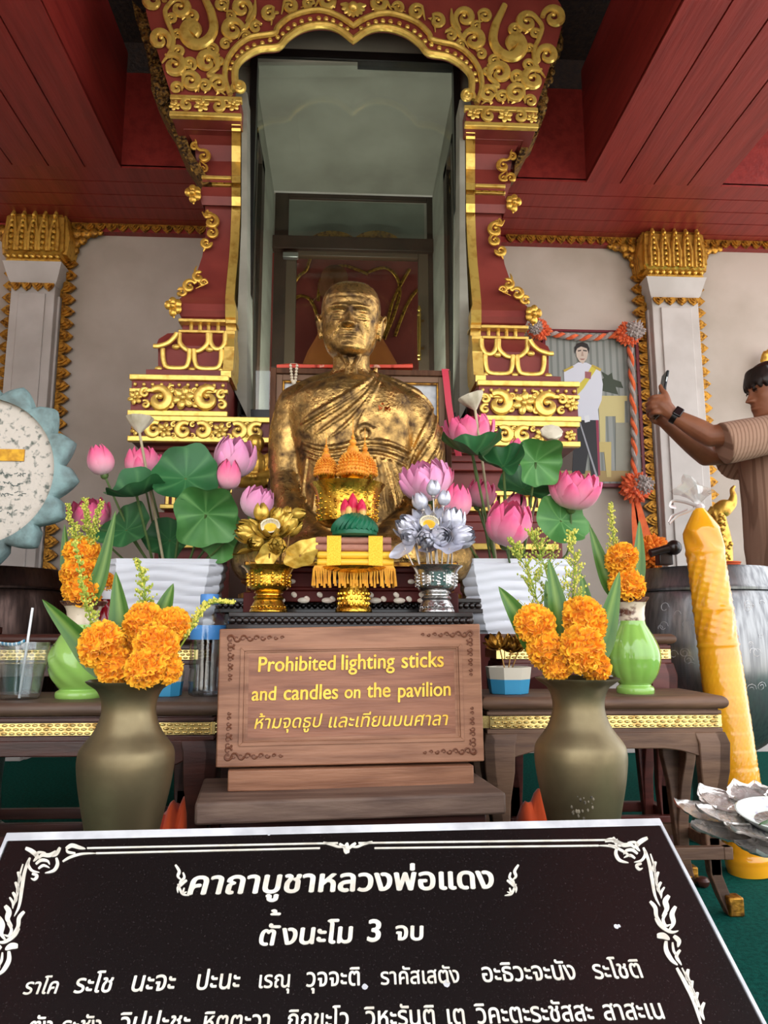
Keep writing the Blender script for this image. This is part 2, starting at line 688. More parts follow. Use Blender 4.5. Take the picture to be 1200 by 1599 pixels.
# the panel: outline down to the arch edge, given real thickness
lower = both(inner)
up = both(edge_l)
mb = MB()
UA = [PS(x, y, FA) for x, y in up]
LA = [PS(x, y, FA) for x, y in spline([(362, 152)] + inner, 3)] + [PS(2 * CXP - x, y, FA) for x, y in spline([(362, 152)] + inner, 3)[::-1][1:]]
nL = len(LA)
# resample the upper outline to the same count
UA2 = []
tot = [0]
for a, b in zip(UA, UA[1:]):
    tot.append(tot[-1] + (b - a).length)
for i in range(nL):
    t = tot[-1] * i / (nL - 1)
    for k in range(len(UA) - 1):
        if t <= tot[k + 1] + 1e-9:
            UA2.append(UA[k].lerp(UA[k + 1], (t - tot[k]) / (tot[k + 1] - tot[k])))
            break
TH = Vector((0, 0.22, 0))
vs = LA + UA2 + [p + TH * .14 for p in LA] + [p + TH for p in UA2]
fs = []
for i in range(nL - 1):
    fs += [(i, i + 1, nL + i + 1, nL + i), (2 * nL + i + 1, 2 * nL + i, 3 * nL + i, 3 * nL + i + 1),
           (i + 1, i, 2 * nL + i, 2 * nL + i + 1), (nL + i, nL + i + 1, 3 * nL + i + 1, 3 * nL + i)]
fs += [(0, nL, 3 * nL, 2 * nL), (nL - 1, 2 * nL - 1 + 0, 4 * nL - 1, 3 * nL - 1)]
mb.add(vs, fs)
obj('arch_panel', mb, M['shrine_red'], shrine, sharp=35)
# double gilt moulding with beads along the arch
mid = [((a[0] + b[0]) / 2, (a[1] + b[1]) / 2) for a, b in zip(spline(inner, 1), outer[:1] + outer[1:])]
mb = MB()
for path, r in ((inner, 0.0165), (outer, 0.0135)):
    q = both([tuple(v) for v in spline(path, 4)])
    mb.tube([PS(x, y, FA - 0.012) for x, y in q], r, 8, up=(0, -1, 0))
for s in (-1, 1):                                 # curled ends
    c = (mir(374, s), 134)
    mb.tube([PS(c[0] + s * -1 * 11 * (1 - k / 26) * math.cos(k * .42 + 2.6), c[1] + 11 * (1 - k / 26) * math.sin(k * .42 + 2.6), FA - .014) for k in range(22)], .011, 7)
    mb.ball(PS(c[0], c[1], FA - .01), .022, (1, .6, 1), 12, 8)
obj('arch_moulding', mb, M['gold_pale'], shrine)
mb, mb2 = MB(), MB()
gi, go = spline(inner[1:], 6), spline(outer[1:], 6)
pts = both([((a[0] + b[0]) / 2, (a[1] + b[1]) / 2) for a, b in zip(gi, go)])
acc = 0
lastp = Vector(pts[0])
for p in pts:
    acc += (Vector(p) - lastp).length
    lastp = Vector(p)
    if acc > 9.5:
        acc = 0
        (mb if p[0] < CXP else mb2).ball(PS(p[0], p[1], FA - .006), .0118, (1, .7, 1), 8, 6)
obj('bead_row', mb, M['gold_pale'], shrine)
obj('bead_row', mb2, M['gold_pale'], shrine)


def scroll_mb(mb, c, r, a0, dirn, stem=(), d=FA, turns=1.25, th=0.44, off=0.012, s=-1, flat=.8):
    """a tapering spiral of relief; c, r and stem in pixels of the face at distance d; a0 start angle"""
    path, rad = [], []
    n = int(22 * turns)
    k = d / F
    for p in stem:
        path.append(PS(mir(p[0], s), p[1], d - off))
        rad.append(r * k * th * 0.62)
    if stem:                                      # taper the root of the stem
        rad[0] *= .35
    for i in range(n + 1):
        t = i / n
        rr = r * (1 - .74 * t)
        a = a0 + dirn * t * turns * 2 * PI
        path.append(PS(mir(c[0] + rr * math.cos(a), s), c[1] - rr * math.sin(a), d - off))
        rad.append(r * k * th * (0.62 + .5 * math.sin(PI * min(1, t * 1.15)) - .25 * t))
    if stem:
        sp = spline([tuple(q) + (g,) for q, g in zip([tuple(v) for v in path[:len(stem) + 1]], rad)], 5)
        path = [Vector(q[:3]) for q in sp[:-1]] + path[len(stem):]
        rad = [q[3] for q in sp[:-1]] + rad[len(stem):]
    mb.tube(path, rad, 8, flat, up=(0, -1, 0))
    mb.ball(path[-1], r * k * th * .62, (1, .8, 1), 9, 6)


Vector4 = None
SCR = [  # centre, radius, start angle, direction, stem points
    ((240, 3), 15, 0, 1, ()),
    ((281, 13), 14, 2.6, -1, [(253, 100), (268, 78), (270, 56), (262, 36), (258, 18)]),
    ((250, 64), 14, -0.6, 1, [(268, 80)]),
    ((268, 30), 7, 3.1, -1, [(266, 44)]),
    ((278, 54), 6.5, 3.4, -1, [(270, 68)]),
    ((272, 103), 15, 2.2, -1, [(258, 86)]),
    ((279, 81), 8, 3.5, -1, [(268, 94)]),
    ((296, 100), 9, -1.0, 1, [(283, 88)]),
    ((324, 96), 15, -.5, 1, [(344, 120), (334, 117), (326, 116)]),
    ((298, 127), 13, 2.4, -1, [(284, 142)]),
    ((320, 133), 8.5, 2.8, -1, [(310, 143)]),
    ((343, 92), 7.5, 1.6, 1, [(338, 80)]),
    ((353, 66), 7.5, 0.6, 1, [(354, 54)]),
    ((364, 44), 15, 0.0, 1, [(399, -4), (397, 17), (389, 32)]),
    ((378, 9), 13, -0.4, 1, [(384, 30)]),
    ((400, 38), 8, .4, 1, [(396, 22)]),
    ((300, 26), 9, 3.0, -1, [(303, 42)]),
    ((347, 5), 9, 0.4, 1, [(354, 24)]),
    ((360, 22), 7, 2.0, -1, [(350, 14)]),
    ((421, 16), 10, 1.0, 1, [(424, 34)]),
    ((453, 3), 10, 2.4, -1, [(440, 16)]),
    ((482, -2), 8, 0.2, 1, [(470, 4)]),
    ((384, 52), 7, 2.6, -1, [(372, 58)]),
    ((332, 76), 8, 2.2, -1, [(322, 84)]),
    ((342, 130), 12, 3.0, -1, [(352, 146)]),
    ((276, 138), 8, 0, 1, ()),
    ((510, -8), 12, 2.0, -1, [(490, 6)]),
]
for s in (-1, 1):
    for c, r, a0, dr, stem in SCR:
        mb = MB()
        r *= 1.14
        scroll_mb(mb, c, r, a0, dr, stem, s=s)
        # a little leaf springing from the back of the scroll
        p = PS(mir(c[0], s), c[1], FA - .012)
        k = FA / F * r
        q = Vector((s * math.cos(a0 + 1.9), 0, math.sin(a0 + 1.9)))
        mb.tube([p + q * k * .9, p + q * k * 1.25 + Vector((k * .2, 0, 0)), p + q * k * 1.5], [k * .3, k * .22, k * .04], 7, .7, up=(0, -1, 0))
        obj('scroll_ornament', mb, M['gold_pale'], shrine)
    # the large open hook at each shoulder of the arch
    mb = MB()
    hook = [(316, -14), (322, 0), (330, 18), (334, 42), (326, 60), (311, 69), (298, 66), (290, 54), (293, 42), (301, 40), (305, 47), (300, 54)]
    sp = spline(hook, 5)
    n = len(sp)
    mb.tube([PS(mir(v[0], s), v[1], FA - .014) for v in sp], [.015 + .017 * min(1, i / n * 1.6) for i in range(n)], 8, .7, up=(0, -1, 0))
    obj('hook_ornament', mb, M['gold_pale'], shrine)
# hanging lotus at the point of the arch
mb = MB()
for k in range(9):
    a = PI + PI * k / 8
    p0, p1 = PS(552, 0, FA - .014), PS(552 + 20 * math.cos(a), -20 * math.sin(a) - 4, FA - .012)
    mb.tube([p0, p0.lerp(p1, .6), p1], [.012, .017, .005], 7, .6, up=(0, -1, 0))
mb.ball(PS(552, 0, FA - .02), .024, n=12, m=8)
obj('arch_rosette', mb, M['gold_pale'], shrine)


def flower_mb(mb, px, py, r, d, n=6):
    k = d / F * r * 1.08
    c = PS(px, py, d - .012)
    for i in range(n):
        a = 2 * PI * i / n + .3
        q = Vector((math.cos(a), 0, math.sin(a)))
        mb.ball(c + q * k * .60, k * .37, (1.18, .42, .92), 10, 7, Matrix.Rotation(-a, 3, 'Y'))
        mb.tube([c + q * k * .3 + Vector((0, -.004, 0)), c + q * k * .85 + Vector((0, -.008, 0))], [k * .05, k * .03], 5)
    mb.ball(c + Vector((0, -.006, 0)), k * .25, (1, .8, 1), 9, 6)


def frieze(px0, px1, py0, py1, d, motifs, s, beads=0, back=.3, sides=True):
    """a red band with gilt rims and a relief of flowers and scrolls"""
    a, b = sorted((mir(px0, s), mir(px1, s)))
    p, q = PS(a, py1, d), PS(b, py0, d)
    mb = MB()
    mb.box(p.x, q.x, d, d + back, p.z, q.z)
    obj('frieze', mb, M['shrine_red'], shrine, .002)
    mb = MB()
    h = .02
    mb.box(p.x - .008, q.x + .008, d - .014, d + .012, p.z - .003, p.z + h)
    mb.box(p.x - .008, q.x + .008, d - .014, d + .012, q.z - h, q.z + .003)
    if beads:
        zb = q.z - .021 - .017
        mb.box(p.x - .006, q.x + .006, d - .012, d + .01, zb - .034, zb - .017)
        n = int((q.x - p.x) / .033)
        for i in range(n):
            mb.ball((lerp(p.x + .015, q.x - .015, i / (n - 1)), d - .006, zb), .0085, n=8, m=6)
    obj('frieze_rim', mb, M['gold_pale'], shrine, .003)
    mb = MB()
    for kind, x, y, r in motifs:
        X = mir(x, s)
        if kind == 'f':
            flower_mb(mb, X, y, r, d)
        else:
            dr = 1 if kind == 's' else -1
            scroll_mb(mb, (x, y), r * 1.08, 2.2 if dr < 0 else .9, dr, (), d=d, turns=1.15, th=.46, s=s)
    obj('frieze_ornament', mb, M['gold_pale'], shrine)


for s in (-1, 1):
    # posts: levels of (photo row, outer edge, inner edge, distance of the front)
    lv = [(152, 268, 362, 3.06), (184, 268, 362, 3.06), (184.5, 273, 362, 3.08), (193, 276, 362, 3.09), (194, 284, 362, 3.11), (202, 287, 362, 3.12),
          (203, 292, 362, 3.14), (225, 303, 362, 3.2), (250, 307, 362, 3.22), (271, 306, 362, 3.2), (272, 316, 362, 3.17), (283, 316, 362, 3.17),
          (284, 320, 362, 3.21), (290, 318, 362, 3.21), (291, 316, 362, 3.18), (305, 311, 362, 3.165), (319, 316, 362, 3.18), (320, 320, 362, 3.21), (345, 323, 361, 3.22),
          (370, 321, 360, 3.22), (400, 316, 358, 3.21), (430, 306, 355, 3.18), (452, 294, 353, 3.15), (464, 284, 352, 3.12), (466, 281, 352, 3.10),
          (474, 278, 352, 3.07), (484, 278, 352, 3.065), (494, 282, 352, 3.08), (497, 284, 352, 3.09), (498, 279, 353, 3.06), (503, 279, 353, 3.06),
          (503.5, 285, 353, 3.09), (515, 285, 353, 3.09), (515.5, 279, 351, 3.06), (520, 279, 351, 3.06), (521, 262, 351, 3.05), (530, 248, 350, 3.02), (540, 244, 350, 3.0),
          (545, 247, 350, 3.0), (577, 247, 348, 2.99), (578, 228, 345, 2.97), (588, 228, 345, 2.97)]
    rings = []
    for py, xo, xi, d in lv:
        a, b = PS(mir(xo, s), py, d), PS(mir(xi, s), py, d)
        rings.append([a, b, Vector((b.x, 3.36, b.z)), Vector((a.x, 3.42, a.z))])
    mb = MB()
    mb.loft(rings)
    obj('post', mb, M['shrine_red'], shrine, sharp=25)
    # gilt strip following the inner edge of the post
    rings = []
    for py, xo, xi, d in lv[1:]:
        w = 14 if py < 470 else 16
        a, b = PS(mir(xi, s), py, d - .012), PS(mir(xi + w, s), py, d - .012)
        rings.append([a, b, Vector((b.x, d + .16, b.z)), Vector((a.x, d + .16, a.z))])
    mb = MB()
    mb.loft(rings)
    obj('gilt_strip', mb, M['gold_pale'], shrine, sharp=25)
    # gilt bands and their little pillars
    for yb, yt, xo, xi, d in ((279, 274, 315, 362, 3.165), (289, 285, 315, 362, 3.2), (503, 498, 279, 353, 3.055), (520, 515.5, 279, 351, 3.055)):
        mb = MB()
        a, b = sorted((mir(xo, s), mir(xi, s)))
        p, q = PS(a, yb, d), PS(b, yt, d)
        mb.box(p.x, q.x, d - .008, d + .1, p.z, q.z)
        obj('gilt_band', mb, M['gold_pale'], shrine, .003)
    mb = MB()
    for x in (327, 339, 351):
        mb.tube([PS(mir(x, s), 279, 3.19), PS(mir(x, s), 286, 3.19)], .006, 8)
    obj('baluster_row', mb, M['gold_pale'], shrine)
    mb = MB()
    for x in (299, 313, 326, 341):
        mb.tube([PS(mir(x, s), 503, 3.085), PS(mir(x, s), 516, 3.085)], .009, 8)
    obj('baluster_row', mb, M['gold_pale'], shrine)
    # gilt outlines of the big petals
    mb = MB()
    for x0, x1, y0, y1, d in ((280, 325, 520, 548, 3.02), (328, 352, 520, 544, 3.025), (240, 276, 521, 541, 3.0)):
        q = [(x0, y0), (x0 + 1, y0 + (y1 - y0) * .55), (lerp(x0, x1, .25), y1 - 2), (lerp(x0, x1, .5), y1), (lerp(x0, x1, .75), y1 - 2), (x1 - 1, y0 + (y1 - y0) * .55), (x1, y0)]
        if x0 == 240:
            q = [(240, 541), (247, 541), (262, 536), (272, 527), (276, 520)]
        mb.tube([PS(mir(x, s), y, d - .03) for x, y in spline(q, 4)], .0105, 8, .8, up=(0, -1, 0))
    for x0, x1 in ((254, 296), (303, 346)):
        q = [(x0, 545), (x0 + 1, 562), (x0 + 6, 573), (lerp(x0, x1, .5), 575), (x1 - 6, 573), (x1 - 1, 562), (x1, 545)]
        mb.tube([PS(mir(x, s), y, 2.985) for x, y in spline(q, 4)], .0105, 8, .8, up=(0, -1, 0))
    for x, y in ((275, 542), (300, 577), (327, 545), (248, 577), (345, 577)):
        mb.ball(PS(mir(x, s), y, 2.995), .018, (1, .6, .7), 10, 7)
    obj('petal_outline', mb, M['gold_pale'], shrine)
    # corner ornaments of the post
    for grp in ([((318, 243), 8, 2.0, -1, [(305, 218), (308, 230)]), ((306, 262), 6, 0, 1, [(312, 252)]), ((318, 262), 5, 1, -1, [(312, 250)]), ((304, 228), 5, 1, 1, [(304, 215)])],
                [((330, 345), 9, 2.0, -1, [(316, 330), (322, 338)]), ((331, 362), 7, 1, -1, [(322, 352)]), ((322, 378), 7, 0, -1, [(318, 392), (321, 386)]), ((327, 333), 5, 2, 1, [(331, 342)])],
                [((310, 432), 7, 1.0, 1, [(307, 415), (305, 424)]), ((296, 447), 8, .5, 1, [(320, 444), (308, 438)]), ((284, 457), 6, 2.5, -1, [(296, 452)]), ((318, 441), 5, 0, 1, [(306, 450)])]):
        mb = MB()
        for c, r, a0, dr, stem in grp:
            scroll_mb(mb, c, r * 1.25, a0, dr, stem, d=3.19 if c[1] < 300 else (3.2 if c[1] < 400 else 3.13), s=s, th=.42, turns=1.1)
        for c, r, a0, dr, stem in grp:
            mb.ball(PS(mir(c[0] - 3, s), c[1] + 2, 3.2 if c[1] < 400 else 3.14), .014, (1, .6, 1), 8, 6)
        obj('corner_ornament', mb, M['gold'], shrine)
    for x, y, d in ((302, 303, 3.15), (271, 480, 3.06)):
        mb = MB()
        c = PS(mir(x, s), y, d)
        for k in range(5):
            a = PI * .1 + 1.1 * k
            mb.ball(c + Vector((-s * -.018 * math.cos(a) * 1.2, -.004, .024 * math.sin(a))), .018, (1, .7, 1.2), 9, 6)
        mb.ball(c + Vector((0, -.014, 0)), .013, n=8, m=6)
        mb.tube([c + Vector((0, 0, -.015)), c + Vector((-s * .004, 0, -.05))], [.013, .003], 7)
        obj('corner_flower', mb, M['gold'], shrine)
    # friezes
    frieze(268, 376, 152, 183, 3.04, [('s', 292, 163, 9), ('f', 315, 163, 12), ('z', 341, 163, 10), ('f', 364, 161, 11), ('f', 273, 165, 9)] , s)
    frieze(203, 355, 588, 650, 2.94, [('f', 211, 622, 11), ('z', 249, 624, 17), ('f', 286, 621, 18), ('s', 324, 622, 17), ('s', 346, 615, 7), ('z', 346, 631, 7),
                                      ('s', 226, 614, 7), ('z', 227, 632, 6), ('s', 268, 608, 6), ('z', 305, 630, 6), ('s', 304, 611, 5), ('z', 266, 633, 5)], s, beads=1)
    # dark gilt flanks of the arch
    mb = MB()
    wing = [(232, 30), (206, 4), (212, 34), (226, 74), (236, 120), (236, 142), (250, 172), (262, 190), (280, 232), (316, 288), (330, 284), (300, 240), (268, 152), (254, 108), (244, 76)]
    if s > 0:
        wing = [(232, 30), (224, 4), (228, 34), (240, 74), (250, 120), (250, 150), (264, 190), (270, 196), (292, 240), (300, 250), (300, 240), (268, 152), (254, 108), (244, 76)]
    mb.prism([PS(mir(x, s), y, 3.17) for x, y in wing], (0, .16, 0))
    for i in range(60):
        t = random.random()
        x, y = (lerp(222, 262, t) + random.uniform(-7, 7), lerp(20, 178, t))
        if s > 0:
            x += 9
        mb.ball(PS(mir(x, s), y, 3.165), random.uniform(.01, .024), (1, .7, 1.5), 7, 5)
    obj('carved_flank', mb, M['gold_dark'], shrine)
# the long frieze below both posts and the mouldings under it
mb = MB()
mot = []
for i, x in enumerate((213, 240, 257, 287, 316, 344, 372, 400)):
    mot.append(('f' if i in (2, 5, 0) else ('s' if i % 2 else 'z'), x, 672, 12 if i not in (0,) else 9))
for x in (271, 301, 330, 358, 386):
    mot += [('s', x, 663, 4), ('z', x, 681, 4)]
frieze(203, 2 * CXP - 203, 652, 690, 2.92, mot + [(k, 2 * CXP - x, y, r) for k, x, y, r in mot], -1, back=.4)
DS = 2.96
mb = MB()
for y0, y1, dd, xe in ((690, 703, .03, 226), (703, 716, .06, 236), (716, 730, .08, 244), (730, 800, .12, 256), (800, 812, .08, 246), (812, 826, .04, 236), (826, 1170, .02, 226)):
    p, q = PS(xe, y1, DS + dd), PS(2 * CXP - xe, y0, DS + dd)
    mb.box(p.x, q.x, DS + dd, 3.45, max(p.z, 0.0), q.z)
obj('pedestal', mb, M['shrine_red'], shrine, .004)
for y0, y1, dd, xe in ((762, 770, .09, 250), (788, 795, .09, 250), (846, 856, .0, 232)):
    mb = MB()
    p, q = PS(xe, y1, DS + dd), PS(2 * CXP - xe, y0, DS + dd)
    mb.box(p.x, q.x, DS + dd - .01, DS + .2, p.z, q.z)
    obj('gilt_band', mb, M['gold_pale'], shrine, .003)
mb = MB()
for i in range(60):
    x = lerp(262, 842, i / 59)
    mb.box(PS(x, 780, DS + .11).x - .006, PS(x, 780, DS + .11).x + .006, DS + .1, DS + .13, PS(x, 788, DS + .11).z, PS(x, 770, DS + .11).z)
obj('baluster_row', mb, M['gold_pale'], shrine)
# ---------------------------------------------------------------- the glazed niche
FG = 3.30                                         # front pane
nb = MB()
zf = P(CXP, 96, FG).z
xl, xr = P(386, 400, FG).x, P(720, 400, FG).x
zs = P(540, 655, FG).z
zt = P(540, 304, WY).z
t_w = .05
nb.box(xl - .1, xl, FG, WY - .002, zs - .2, zf + .16)
nb.box(xr, xr + .1, FG, WY - .002, zs - .2, zf + .16)
nb.add([(xl - .1, FG, zf), (xr + .1, FG, zf), (xr + .1, WY, zt), (xl - .1, WY, zt), (xl - .1, FG, zf + .5), (xr + .1, FG, zf + .5), (xr + .1, WY, zt + .3), (xl - .1, WY, zt + .3)],
       [(3, 2, 1, 0), (4, 5, 6, 7), (0, 1, 5, 4), (1, 2, 6, 5), (2, 3, 7, 6), (3, 0, 4, 7)])
nb.box(xl - .1, xr + .1, FG, WY, zs - .25, zs - .01)
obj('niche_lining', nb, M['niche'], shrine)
# back wall of the niche around the door (white reveal)
dx0, dx1 = P(424, 400, WY).x, P(679, 400, WY).x
nb = MB()
nb.box(xl - .05, dx0, WY - .03, WY, 0.4, zt + .1)
nb.box(dx1, xr + .05, WY - .03, WY, 0.4, zt + .1)
nb.box(xl - .1, xr + .1, WY - .02, WY, zt, zt + .4)
obj('niche_back', nb, M['stone_white'], shrine)
# light strip of plaster on the flanks, between gilding and pane
nb = MB()
for s in (-1, 1):
    pts = [(378, 140), (386, 140), (386, 650), (362, 600), (366, 540), (372, 470), (377, 350)]
    nb.prism([PS(mir(x, s), y, 3.13) for x, y in pts], (0, .2, 0))
nb.prism([P(x, y, 3.27) for x, y in ((360, 20), (744, 20), (744, 97), (360, 97))], (0, .1, 0))
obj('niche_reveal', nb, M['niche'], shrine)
win = bpy.data.objects.new('window_1', None)
COL.objects.link(win)
win.location = ((xl + xr) / 2, FG, zs)
win['kind'] = 'structure'
mb = MB()
fw = .028
mb.box(xl - .005, xl + fw, FG - .045, FG + .02, zs, zf + .02)
mb.box(xr - fw, xr + .005, FG - .045, FG + .02, zs, zf + .02)
mb.box(xl, xr, FG - .045, FG + .02, zf - fw, zf + .02)
mb.box(xl, xr, FG - .045, FG + .02, zs - .02, zs + fw)
struct('window_frame', mb, M['black'], win, .002)
mb = MB()
mb.box(xl + .01, xr - .01, FG - .012, FG - .006, zs + .01, zf - .01)
struct('pane', mb, M['glass'], win)
# side windows of the niche
for n, (x, s) in enumerate(((xl, 1), (xr, -1))):
    wn = bpy.data.objects.new('window_%d' % (n + 2), None)
    COL.objects.link(wn)
    wn.location = (x, 3.7, zs)
    wn['kind'] = 'structure'
    ya, yb, zt2 = FG + .025, 3.66, P(540, 268, 3.66).z
    mb = MB()
    X0, X1 = sorted((x - s * .002, x + s * .03))
    mb.box(X0, X1, ya, ya + .05, zs, zt2)
    mb.box(X0, X1, yb - .12, yb, zs, zt2)
    mb.box(X0, X1, ya, yb, zt2 - .05, zt2)
    struct('window_frame', mb, M['frame_dark'], wn)
    mb = MB()
    X0, X1 = sorted((x + s * .008, x + s * .012))
    mb.box(X0, X1, ya + .04, yb - .04, zs, zt2 - .04)
    struct('pane', mb, M['glass'], wn)
# ---------------------------------------------------------------- door at the back of the niche
door = bpy.data.objects.new('door_1', None)
COL.objects.link(door)
door.location = ((dx0 + dx1) / 2, WY, 0.5)
door['kind'] = 'structure'
DY = WY + .02


def rectring(mb, x0, x1, y0, y1, w, d, th=.05, bottom=True, wt=None):
    a, b = P(x0, y1, d), P(x1, y0, d)
    k = d / F
    wt = wt or w
    mb.box(a.x, a.x + w * k, d - th, d, a.z, b.z)
    mb.box(b.x - w * k, b.x, d - th, d, a.z, b.z)
    mb.box(a.x + w * k, b.x - w * k, d - th, d, b.z - wt * k, b.z)
    if bottom:
        mb.box(a.x + w * k, b.x - w * k, d - th, d, a.z, a.z + w * k)


mb = MB()
rectring(mb, 416, 687, 298, 900, 23, DY, .018, False, 24)
a, b = P(424, 393, DY), P(679, 380, DY)
mb.box(a.x, b.x, DY - .055, DY, a.z, b.z)
struct('door_frame', mb, M['frame_dark'], door, .003)
mb = MB()
rectring(mb, 437, 668, 393, 900, 17, DY + .03, .05, True, 19)
struct('door_leaf', mb, mat('brown_door_leaf', (84, 70, 56), .4), door, .003)
mb = MB()
for x0, x1, y0, y1 in ((440, 662, 322, 381), (452, 652, 411, 890)):
    a, b = P(x0, y1, DY + .01), P(x1, y0, DY + .01)
    mb.box(a.x, b.x, DY - .012, DY - .006, a.z, b.z)
struct('pane', mb, M['glass'], door)
mb = MB()
a, b = P(442, 402, DY - .06), P(466, 395, DY - .06)
mb.box(a.x, b.x, DY - .07, DY - .03, a.z, b.z)
struct('door_closer', mb, M['silver_box'], door, .003)
mb = MB()
mb.tube([P(655, y, DY - .11) for y in (478, 500, 530, 563)], [.008, .012, .012, .008], 8)
for y in (501, 544):
    mb.tube([P(655, y, DY - .11), P(661, y, DY - .04)], .008, 8)
for y in (484, 492, 554, 560):
    mb.ball(P(655, y, DY - .11), .014, n=8, m=6)
struct('door_handle', mb, M['brass_shiny'], door)
# ---------------------------------------------------------------- room behind the door
mb = MB()
IY = 6.6
mb.box(-2.6, 2.6, IY, IY + .1, 0, 4.2)
mb.box(-2.6, -2.5, WY + .2, IY, 0, 4.2)
mb.box(2.5, 2.6, WY + .2, IY, 0, 4.2)
mb.box(-2.6, 2.6, WY + .2, IY + .1, 4.1, 4.2)
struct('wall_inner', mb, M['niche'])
rp = thing('throne_back', 'red painted backboard with gilt ogee lines behind the seated robed figure', 'throne', (P(550, 500, 5.9).x, 5.95, 0))
mb = MB()
D = 5.9
mb.prism([P(x, y, D) for x, y in ((420, 395), (690, 395), (690, 700), (420, 700))], (0, .08, 0))
obj('backboard', mb, M['shrine_red'], rp)
mb = MB()
for pts in ([(455, 470), (470, 462), (486, 470), (497, 500), (503, 540)], [(452, 455), (466, 432), (478, 422), (486, 400)], [(497, 470), (502, 436), (520, 420), (540, 415), (575, 428)],
            [(575, 425), (600, 418), (618, 430), (625, 455), (616, 490), (600, 530)], [(600, 530), (614, 470), (640, 420)], [(617, 525), (634, 480), (650, 455), (668, 445)]):
    mb.tube([P(x, y, D - .01) for x, y in spline(pts, 5)], .014, 6, .6, up=(0, -1, 0))
obj('gilt_line', mb, M['gold_old'], rp)
mb = MB()
for c in (519, 588):
    pts = [(c - 38, 382)] + [(c + 38 * math.cos(PI - PI * k / 10), 381 - 21 * math.sin(PI * k / 10)) for k in range(1, 10)] + [(c + 38, 382)]
    mb.prism([P(x, y, D - .2) for x, y in pts], (0, .06, 0))
    for q in range(5):
        scroll_mb(mb, (c - 24 + 12 * q, 373 - (5 if 0 < q < 4 else 0)), 6, q, 1 if q % 2 else -1, (), d=D - .2, off=.012)
obj('carved_crest', mb, M['gold_old'], rp)
area('niche_fill_light', ((xl + xr) / 2, 3.5, zs + .02), (PI - .6, 0, 0), .7, .2, 21, (1, .95, .86))  # added fill light without a fixture, brightens the niche from below
for x_ in (-1.7, 1.8):
    area('inner_room_fill_light', (x_, 5.1, 3.3), (0, math.radians(-75 if x_ > 0 else 75) * -1, 0), .5, .3, 9, (1, .95, .86))  # added pair of fill lights, no fixtures, to brighten the inner room
# ---------------------------------------------------------------- heads and bodies
from mathutils.bvhtree import BVHTree
HEAD_TAB = [  # height, half width, front, back (in head heights; ears at y = 0)
    (-.50, .06, .20, .00), (-.485, .12, .262, .02), (-.46, .18, .30, .05), (-.42, .222, .325, .09), (-.36, .256, .333, .14), (-.28, .282, .335, .20), (-.2, .296, .34, .27),
    (-.12, .302, .345, .32), (-.04, .312, .345, .37), (.05, .322, .362, .40), (.15, .328, .366, .412), (.25, .318, .35, .405), (.33, .293, .31, .375), (.40, .25, .25, .32),
    (.45, .195, .18, .25), (.48, .135, .115, .18), (.495, .07, .05, .10), (.5, .02, .0, .05)]


